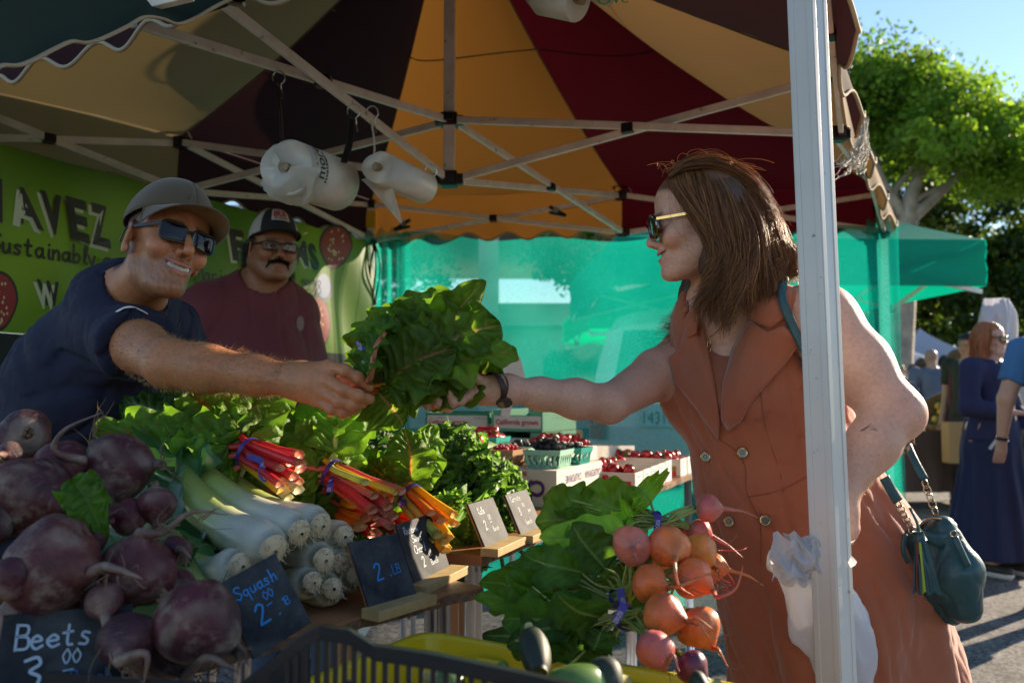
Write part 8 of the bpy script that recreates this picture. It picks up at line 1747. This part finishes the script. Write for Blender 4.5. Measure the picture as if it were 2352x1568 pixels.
# ================================================================ white plastic bag
M_pb = mat('thin white plastic', (.72, .72, .76), .28, trans=.45, spec=.6, alpha=.93, bump=.35, bscale=45, bdist=.004)
pbg = thing('plastic_bag', 'crumpled white plastic bag hanging from the hand of the woman in the rust dress', 'bag', D(1890, 1500, 1.5))
g = G(); prof = [(1243, 1905, 8), (1262, 1862, 75), (1300, 1858, 88), (1335, 1865, 72), (1380, 1888, 82), (1430, 1905, 88), (1480, 1918, 86), (1510, 1935, 70), (1580, 1950, 52), (1640, 1955, 30)]
pr_ = smooth_poly(prof, 5); P = []
for v_, u_, w_ in pr_:
    row = []
    for a in np.linspace(0, 2*math.pi, 44, endpoint=False):
        q = D(u_, v_, 1.50); rr = w_/K/F*1.50; k = 1 + .07*math.sin(a*5 + v_*.02) + .045*math.sin(a*8 - v_*.03) + .025*math.sin(a*13 + v_*.05); row.append(q + V(math.cos(a)*rr*k, math.sin(a)*min(rr, .055)*k*.8, .004*math.sin(a*7 + v_*.1)))
    P.append(row)
mk('bag_film', g.grid(np.array(P), closed_v=True), M_pb, pbg, smooth=True)
g = G(); r = np.random.default_rng(2)   # bunched top folds
for k in range(7):
    c_ = D(1815 + 16*k, 1280 + 12*math.sin(k*2), 1.445 + .01*(k % 3)); n_ = 9; Q = np.array([[c_ + V((i - 4)*.008 + .006*math.sin(j + k), .010*math.sin(i*1.2 + j*.9 + k), (j - 4)*.010*(1 - .05*i) + .006*math.sin(i*1.7 + k*2)) for j in range(n_)] for i in range(n_)]); g.grid(Q)
mk('crumpled_folds', g, M_pb, pbg, smooth=True)
g = G(); g.tube(smooth_poly([D(1908, 1190, 1.50), D(1896, 1225, 1.48), D(1880, 1265, 1.47)], 4), [.004]*8 + [.012], 6, flat=.5) if False else None
flatstrap([(1915, 1180, 1.50), (1895, 1225, 1.475), (1870, 1275, 1.47)], .012, 'bag_handle', M_pb, par=pbg)

# ================================================================ chard bunch passed between the hands
cb_ = thing('chard_bunch', 'big dark green chard bunch held up between the two outstretched hands', 'chard', D(835, 890, 1.5))
TT = D(822, 893, 1.512)
hl_ = [ # tip (u, v, Y), base (u, v), W, normal hint, bend, tone, extras
 ((1122, 652, 1.56), (960, 800), .085, (.5, -.7, .3), .05, 1.0, .6), ((1008, 670, 1.56), (910, 800), .075, (-.3, -.8, .4), .05, .9, .5), ((1190, 815, 1.50), (930, 880), .12, (.15, -.55, .8), .06, 1.25, .1), ((1150, 745, 1.54), (930, 850), .14, (.1, -.9, .4), .08, .8, .1),
 ((1155, 862, 1.57), (960, 870), .11, (.0, -.9, .2), .05, .75, .1), ((1100, 700, 1.58), (930, 830), .13, (.2, -.8, .5), .10, .75, 0.), ((1050, 740, 1.54), (905, 860), .14, (.0, -1, .1), .10, .65, 0.), ((990, 700, 1.56), (885, 850), .12, (-.2, -.9, .3), .08, .75, .0),
 ((905, 702, 1.52), (850, 860), .085, (-.6, -.7, .2), .10, 1.15, .3), ((930, 975, 1.50), (870, 900), .095, (-.1, -.9, -.2), .02, 1.0, .1), ((1005, 880, 1.57), (870, 895), .09, (.1, -.8, -.4), .05, 1.05, .1), ((1070, 835, 1.52), (890, 880), .11, (.0, -.9, .4), .10, .7, .2),
 ((1130, 815, 1.60), (930, 860), .15, (.1, -.7, .5), .05, .7, 0.), ((945, 935, 1.55), (872, 890), .09, (.1, -.9, -.3), .03, .85, 0.), ((885, 950, 1.53), (865, 905), .055, (-.4, -.8, 0), .02, 1.2, 0.), ((870, 740, 1.54), (850, 850), .08, (-.5, -.8, .1), .06, .8, .3), ((1040, 790, 1.48), (890, 880), .12, (.0, -1, .3), .12, .6, .0), ((950, 770, 1.50), (870, 880), .11, (-.1, -1, .1), .10, .7, .0)]
for k, (tp, bs_, W_, nh, bd_, tone, tw) in enumerate(hl_):
    tip = D(*tp); lb0 = D(*bs_, lerp(1.512, tp[2], .45)); g = G(); rb = (.42, .15, .06) if k % 3 else (.50, .30, .10)
    stalk(g, [D(742 + 3*(k % 5), 925 + 5*(k % 4), 1.53), D(790, 908 + (k % 3)*3, 1.52), TT + V(0, 0, .002*(k % 4)), lerp(TT, lb0, .6), lb0], .0048, .0035, (.62, .10, .03) if k % 2 else (.72, .35, .04), cut=(.7, .5, .2)); mk('stalk', g, M_stalk, cb_, smooth=True)
    g = G(); leaf(g, lb0, tip, W_*1.2, nh, bend=bd_, cup=.25, ruf=.10, rfr=2.6, crk=.06, nu=54, nv=31, col=np.array((.105, .19, .008))*tone, rib=rb, seed=200 + k, twist=tw*1.4, ribw=.035, edge=(.09, .19, .015)); mk('leaf', g, M_leaf, cb_, smooth=True)
g = G(); stalk(g, [TT, D(850, 868, 1.45), D(862, 800, 1.44), D(885, 762, 1.45)], .0062, .0036, (.50, .17, .09)); mk('stalk', g, M_stalk, cb_, smooth=True)
g = G(); leaf(g, D(852, 880, 1.47), D(915, 715, 1.49), .075, (-.75, -.6, .1), bend=.12, cup=.5, ruf=.16, rfr=4, crk=.09, nu=54, nv=31, col=(.07, .17, .01), rib=(.5, .2, .1), seed=260, ribw=.03); mk('leaf', g, M_leaf, cb_, smooth=True)
for k, q in enumerate(((757, 948), (785, 955), (775, 942), (800, 950))):
    g = G(); stalk(g, [D(q[0], q[1] + 6, 1.50), D(q[0] + 12, q[1] - 20, 1.51), TT], .0055, .0045, ((.75, .35, .03), (.7, .16, .03), (.75, .5, .06), (.7, .2, .05))[k], cut=(.8, .45, .15)); mk('stalk', g, M_stalk, cb_, smooth=True)
band(cb_, D(832, 888, 1.505), nrm(V(1, 0, .15)), .017, [D(840, 862, 1.485), D(838, 838, 1.48), D(834, 808, 1.48), D(822, 780, 1.485)])
# ================================================================ shoppers in the street
def figure(lab, pos, H, yaw, skin, hair_c, top_c, bot_c, shoes_c=(.03, .03, .03), skirt=False, sleeves='short', pitch=-.05, fat=1.0, hairlen=0, arms=None, shorts=False, bald=False, h=.011, headturn=None, beard=0, jacket=False):
    s = H/1.72; x0, y0 = pos; t_ = thing('person', lab, 'person', V(x0, y0, 0)); f = V(math.sin(yw_ := yaw), -math.cos(yaw), 0); r = np.cross(f, (0, 0, 1)); Bm = np.column_stack([r, f, V(0, 0, 1)])
    W = lambda x, y, z: V(x0, y0, 0) + Bm @ (V(x, y, z)*s)
    hy = yaw if headturn is None else headturn; Fh = frame(V(math.sin(hy), -math.cos(hy), pitch), (0, 0, 1)); ch = W(0, .02, 1.60); hp = dict(smile=.2, scalp=hair_c, lip=(.4, .14, .12), brow=hair_c, stubble=beard)
    A_ = arms or [[(.21, 0, 1.42), (.26, -.02, 1.12), (.24, .10, .88)], [(-.21, 0, 1.42), (-.26, -.02, 1.12), (-.24, .10, .88)]]
    ar = [[W(*p) for p in a] for a in A_]
    def body(P):
        Q = ((P - ch.astype(f32)) @ Fh.astype(f32)/s).astype(f32); d = head_sdf(Q, hp)*s
        d = smin(d, CAP(P, ch + Fh @ V(0, -.03, -.06)*s, W(0, -.02, 1.43), .055*s, .062*s), .03); t = CAP(P, W(0, 0, 1.34), W(0, .01, 1.05), .135*s*fat, .13*s*fat); t = smin(t, CAP(P, W(.15, 0, 1.40), W(-.15, 0, 1.40), .065*s, .065*s), .06); t = smin(t, CAP(P, W(.06, 0, .95), W(-.06, 0, .95), .13*s*fat, .13*s*fat), .08); d = smin(d, t, .04)
        for a in ar:
            d = smin(d, CHAIN(P, a, [.056*s*fat, .042*s*fat, .027*s], .02), .03); hd = nrm(a[-1] - a[-2])
            for k in range(4): o = r*(.012*(k - 1.5)); d = smin(d, CHAIN(P, [a[-1] + o*.5, a[-1] + hd*.07 + o*1.3, a[-1] + hd*.11 + o*1.4 + f*.015, a[-1] + hd*.135 + o*1.3 + f*.035], [.020, .0105, .0090, .0075], .004), .006)
            d = smin(d, CHAIN(P, [a[-1] + hd*.02, a[-1] + hd*.06 + f*.03, a[-1] + hd*.09 + f*.045], [.018, .0115, .009], .004), .008)
        for sx in (-1, 1): d = smin(d, CHAIN(P, [W(.09*sx, 0, .86), W(.10*sx, .01, .48), W(.10*sx, -.02, .09), W(.10*sx, .12, .035)], [.09*s*fat, .055*s*fat, .040*s, .034*s], .03), .04)
        return d
    R_ = .55*s; g = G(); add_surf(g, body, V(x0 - R_, y0 - R_, 0), V(x0 + R_, y0 + R_, H + .08), h, lambda v: (lambda Q, dd: np.where((np.linalg.norm(Q, axis=1) < .15)[:, None], skin_cols(Q, skin, hp), np.array(skin)))((v - ch) @ Fh/s, 0)); mk('body', g, M_skin, t_, smooth=True)
    def top(P):
        t = CAP(P, W(0, 0, 1.33), W(0, .01, 1.05), .150*s*fat, .148*s*fat); t = smin(t, CAP(P, W(.15, 0, 1.39), W(-.15, 0, 1.39), .075*s, .075*s), .06); t = smin(t, CAP(P, W(.05, 0, .92), W(-.05, 0, .92), .15*s*fat, .15*s*fat), .08)
        for a in ar:
            q = CHAIN(P, a, [.072*s*fat, .060*s*fat, .040*s], .03)
            if sleeves == 'short': n_ = nrm(a[1] - a[0]); q = smax(q, (P - (a[0] + n_*.20*s).astype(f32)) @ n_.astype(f32), .008)
            else: n_ = nrm(a[2] - a[1]); q = smax(q, (P - (a[2] - n_*.02).astype(f32)) @ n_.astype(f32), .008)
            if sleeves != 'none': t = smin(t, q, .04)
        t = t + cloth_noise(P, .006*s, 22, 1, V(0, 0, 1)); t = smax(t, -CAP(P, W(0, 0, 1.50), W(0, .03, 1.40), .075*s, .085*s), .01); return smax(t, -(P[:, 2] - (.80 if jacket else .90)*s), .01)
    mk('jacket' if jacket else 'shirt', add_surf(G(), top, V(x0 - R_, y0 - R_, .7*s), V(x0 + R_, y0 + R_, 1.6*s), h), mat('top cloth', top_c, .85, var=.12, vscale=6), t_, smooth=True)
    def bot(P):
        z = P[:, 2]
        if skirt:
            t = smin(CAP(P, W(0, 0, 1.02), W(0, 0, .85), .165*s, .18*s), CAP(P, W(0, 0, .85), W(0, 0, .06), .17*s, .30*s), .06); a = np.arctan2(P[:, 1] - y0, P[:, 0] - x0); t = t + (.014*np.sin(a*11 + z*2)*sm(1.0, .5, z) + .006*np.sin(a*23)*sm(.9, .4, z)).astype(f32); return smax(smax(t, z - 1.05*s, .01), -(z - .10), .01)
        t = CAP(P, W(.05, 0, .93), W(-.05, 0, .93), .145*s*fat, .145*s*fat); e = .52 if shorts else .07
        for sx in (-1, 1): t = smin(t, CHAIN(P, [W(.09*sx, 0, .86), W(.10*sx, .01, .48), W(.10*sx, -.02, .08)], [.115*s*fat, .085*s*fat, .065*s], .03), .04)
        return smax(smax(t + cloth_noise(P, .005, 24, 2, V(0, 0, 1)), z - 1.02*s, .01), -(z - e*s), .01)
    mk('skirt' if skirt else 'shorts' if shorts else 'trousers', add_surf(G(), bot, V(x0 - R_, y0 - R_, 0), V(x0 + R_, y0 + R_, 1.1*s), h), mat('bottom cloth', bot_c, .85, var=.12, vscale=6), t_, smooth=True)
    for sx in (-1, 1):
        c = W(.10*sx, .05, .03); g = G(); add_surf(g, lambda P: smax(CAP(P, W(.10*sx, -.05, .045), W(.10*sx, .15, .030), .052*s, .042*s), -(P[:, 2] - .014), .004), c - V(.22, .22, .05), c + V(.22, .22, .12), .012); mk('shoe', g, mat('shoe', shoes_c, .6), t_, smooth=True)
        g = G(); add_surf(g, lambda P: smax(CAP(P, W(.10*sx, -.05, .02), W(.10*sx, .15, .016), .056*s, .046*s), P[:, 2] - .016, .003), c - V(.22, .22, .05), c + V(.22, .22, .05), .012); mk('shoe_sole', g, mat('white sole', (.6, .6, .6), .6), t_, smooth=True)
    if not bald:
        def hr(P):
            Q = ((P - ch.astype(f32)) @ Fh.astype(f32)/s).astype(f32); d = ELL(Q, (0, -.022, .038), (.082, .098, .092))
            if hairlen: d = smin(d, smin(CAP(Q, (.06, -.03, 0), (.085, -.01, -hairlen), .045, .03), CAP(Q, (-.06, -.03, 0), (-.085, -.01, -hairlen), .045, .03), .01), .04); d = smin(d, CAP(Q, (0, -.07, 0), (0, -.08, -hairlen), .05, .05), .04)
            return smax(d, -ELL(Q, (0, .12, -.02), (.068, .085, .085)), .015)*s + cloth_noise(P, .004, 50, 3, V(0, 0, 1))
        g = add_surf(G(), hr, ch - V(.2, .2, .2 + hairlen), ch + V(.2, .2, .18), .009); h_ = mk('hair', g, mat('hair mass', hair_c, .45, bump=.8, bscale=90, bdist=.01, trans=.15), t_, smooth=True)
        rr_ = np.random.default_rng(int(x0*100)); v = g.v[0]; nn_ = v - ch; g2 = G()
        for i in rr_.integers(0, len(v), 900):
            n_ = nrm(nn_[i]); e = v[i] + n_*.006 + V(0, 0, -.03 - .05*bool(hairlen)) + rr_.normal(size=3)*.008; g2.tube([v[i], (v[i] + e)/2 + n_*.005, e], [.0016, .0013, .0005], 3, np.array(hair_c)*rr_.uniform(.7, 2.2), caps=False)
        mk('hair_strands', g2, M_hair, h_, smooth=True)
    return t_, W, ch, Fh
t_, W, chd, Fh = figure('woman with long red hair, sunglasses, navy top and long navy skirt, in the street', (D(2285, 1310, 5.75)[0], 5.75), 1.66, R(28), (.58, .33, .24), (.36, .12, .035), (.02, .022, .07), (.012, .018, .06), skirt=True, sleeves='long', hairlen=.20, h=.010, headturn=R(42),
    arms=[[(.20, 0, 1.40), (.26, .02, 1.13), (.10, .20, 1.10)], [(-.20, 0, 1.40), (-.26, .0, 1.12), (-.20, .18, .98)]])
glasses(t_, Fh, chd, M_lensd, M_gframe, w_=.03, h_=.02, rt=.004, wrap=.3)
g = G(); g.tube(smooth_poly([W(-.10, .10, 1.44), W(.02, .19, 1.25), W(.14, .19, 1.0), W(.20, .12, .85)], 5), .010, 6, flat=.3); o = mk('cross_strap', g, mat('pale strap', (.6, .55, .5), .7), t_, smooth=True)
t2_ = thing('tote_bag', 'beige tote bag with printed lines hanging between the two nearest shoppers', 'bag', W(-.32, .12, .72)); mk('bag_body', G().box(W(-.40, .16, .86), (.30, .06, .52), [nrm(V(1, .2, .05)), nrm(V(-.2, 1, 0)), V(0, 0, 1)]), mat('canvas', (.58, .50, .42), .9, bump=.4, bscale=200), t2_, bevel=.02)
for k in range(2): mk('printed_line', G().box(W(-.40, .195, .90 - .12*k), (.14, .004, .006)), M_black, t2_)
px_ = D(2345, 1340, 4.95)[0] + .30
t_, W, chd, Fh = figure('person in a blue T-shirt and dark shorts with a backpack, cut by the right edge', (px_, 4.95), 1.74, R(160), (.50, .28, .20), (.07, .04, .025), (.045, .15, .33), (.02, .022, .028), shoes_c=(.12, .12, .13), shorts=True, fat=1.12, h=.009,
    arms=[[(.21, 0, 1.42), (.27, -.04, 1.13), (.25, .02, .88)], [(-.21, 0, 1.42), (-.31, -.04, 1.14), (-.33, .02, .89)]])
bp = thing('backpack', 'black backpack on the back of the person in blue', 'backpack', W(0, -.2, 1.0)); mk('pack_body', G().box(W(-.02, -.22, 1.20), (.28, .14, .44), [nrm(np.cross(V(math.sin(R(160)), -math.cos(R(160)), 0), (0, 0, 1))), V(math.sin(R(160)), -math.cos(R(160)), 0), V(0, 0, 1)]), mat('black nylon', (.012, .012, .016), .6), bp, bevel=.04)
for sx in (-1, 1): mk('pack_strap', G().tube(smooth_poly([W(.12*sx, -.16, 1.38), W(.13*sx, .0, 1.475), W(.13*sx, .14, 1.36), W(.17*sx, .06, 1.1), W(.16*sx, -.15, 1.02)], 5), .02, 6, flat=.3), mat('black nylon', (.012, .012, .016), .6), bp, smooth=True)
mk('wristband', G().tube([W(-.327, .01, .915), W(-.329, .013, .895)], .034, 14), M_black, smooth=True, label='black band on the wrist of the person in blue', cat='wristband')
p = D(2140, 850, 11.5); figure('bald man in a blue grey suit jacket seen from behind, far down the street', (p[0], 11.5), 1.76, R(170), (.45, .26, .18), (.3, .2, .15), (.10, .13, .20), (.03, .04, .07), sleeves='long', bald=True, jacket=True, h=.02)
p = D(2196, 850, 9.0); figure('light brown haired woman bowing her head beside the dark haired man', (p[0], 9.0), 1.62, R(60), (.50, .30, .21), (.22, .12, .05), (.08, .02, .03), (.03, .03, .04), sleeves='long', hairlen=.1, h=.016, pitch=-.5)
p = D(2226, 830, 8.7); figure('dark haired man in a dark shirt leaning toward the brown haired woman', (p[0], 8.7), 1.78, R(-60), (.40, .23, .15), (.02, .015, .012), (.022, .028, .020), (.03, .03, .04), h=.016, pitch=-.25)
p = D(2100, 870, 15.); figure('small distant shopper in a lilac top under the beige tent', (p[0], 15.), 1.66, R(20), (.45, .27, .2), (.06, .04, .03), (.30, .22, .45), (.05, .06, .12), h=.026)
p = D(2068, 880, 16.5); figure('small distant shopper in a purple top, leftmost under the beige tent', (p[0], 16.5), 1.7, R(-30), (.45, .27, .2), (.04, .03, .02), (.20, .10, .35), (.03, .03, .05), h=.028)
p = D(2338, 830, 8.0); figure('orange haired shopper half hidden behind the red haired woman', (p[0], 8.0), 1.64, R(-50), (.55, .33, .22), (.40, .17, .04), (.45, .42, .40), (.1, .1, .12), hairlen=.1, h=.018)
pb_ = thing('paper_bag', 'brown paper bag carried low behind the woman in navy', 'bag', D(2205, 1060, 8.4)); mk('bag_body', G().box(D(2206, 1015, 8.4), (.30, .16, .40)), mat('kraft paper', (.40, .25, .11), .8), pb_, bevel=.01)

for (u, v, Y_, H_, yw_d, top_c, bot_c, hr_c, lb) in ((2118, 862, 13.2, 1.70, 200, (.45, .42, .38), (.05, .07, .12), (.08, .05, .03), 'distant shopper in a cream top just left of the bald man'),
    (2172, 866, 12.6, 1.72, 150, (.05, .12, .08), (.05, .05, .06), (.03, .02, .02), 'distant shopper in a dark green top right of the bald man'), (2084, 872, 19., 1.68, 40, (.5, .12, .08), (.04, .05, .08), (.05, .03, .02), 'tiny distant shopper in a red top beneath the beige tent'),
    (2058, 862, 21., 1.75, 170, (.10, .16, .30), (.06, .06, .07), (.03, .02, .02), 'tiny distant shopper in blue at the far end of the street')):
    p = D(u, v, Y_); figure(lb, (p[0], Y_), H_, R(yw_d), (.45, .27, .2), hr_c, top_c, bot_c, h=.03, hairlen=.08 if H_ < 1.71 else 0)
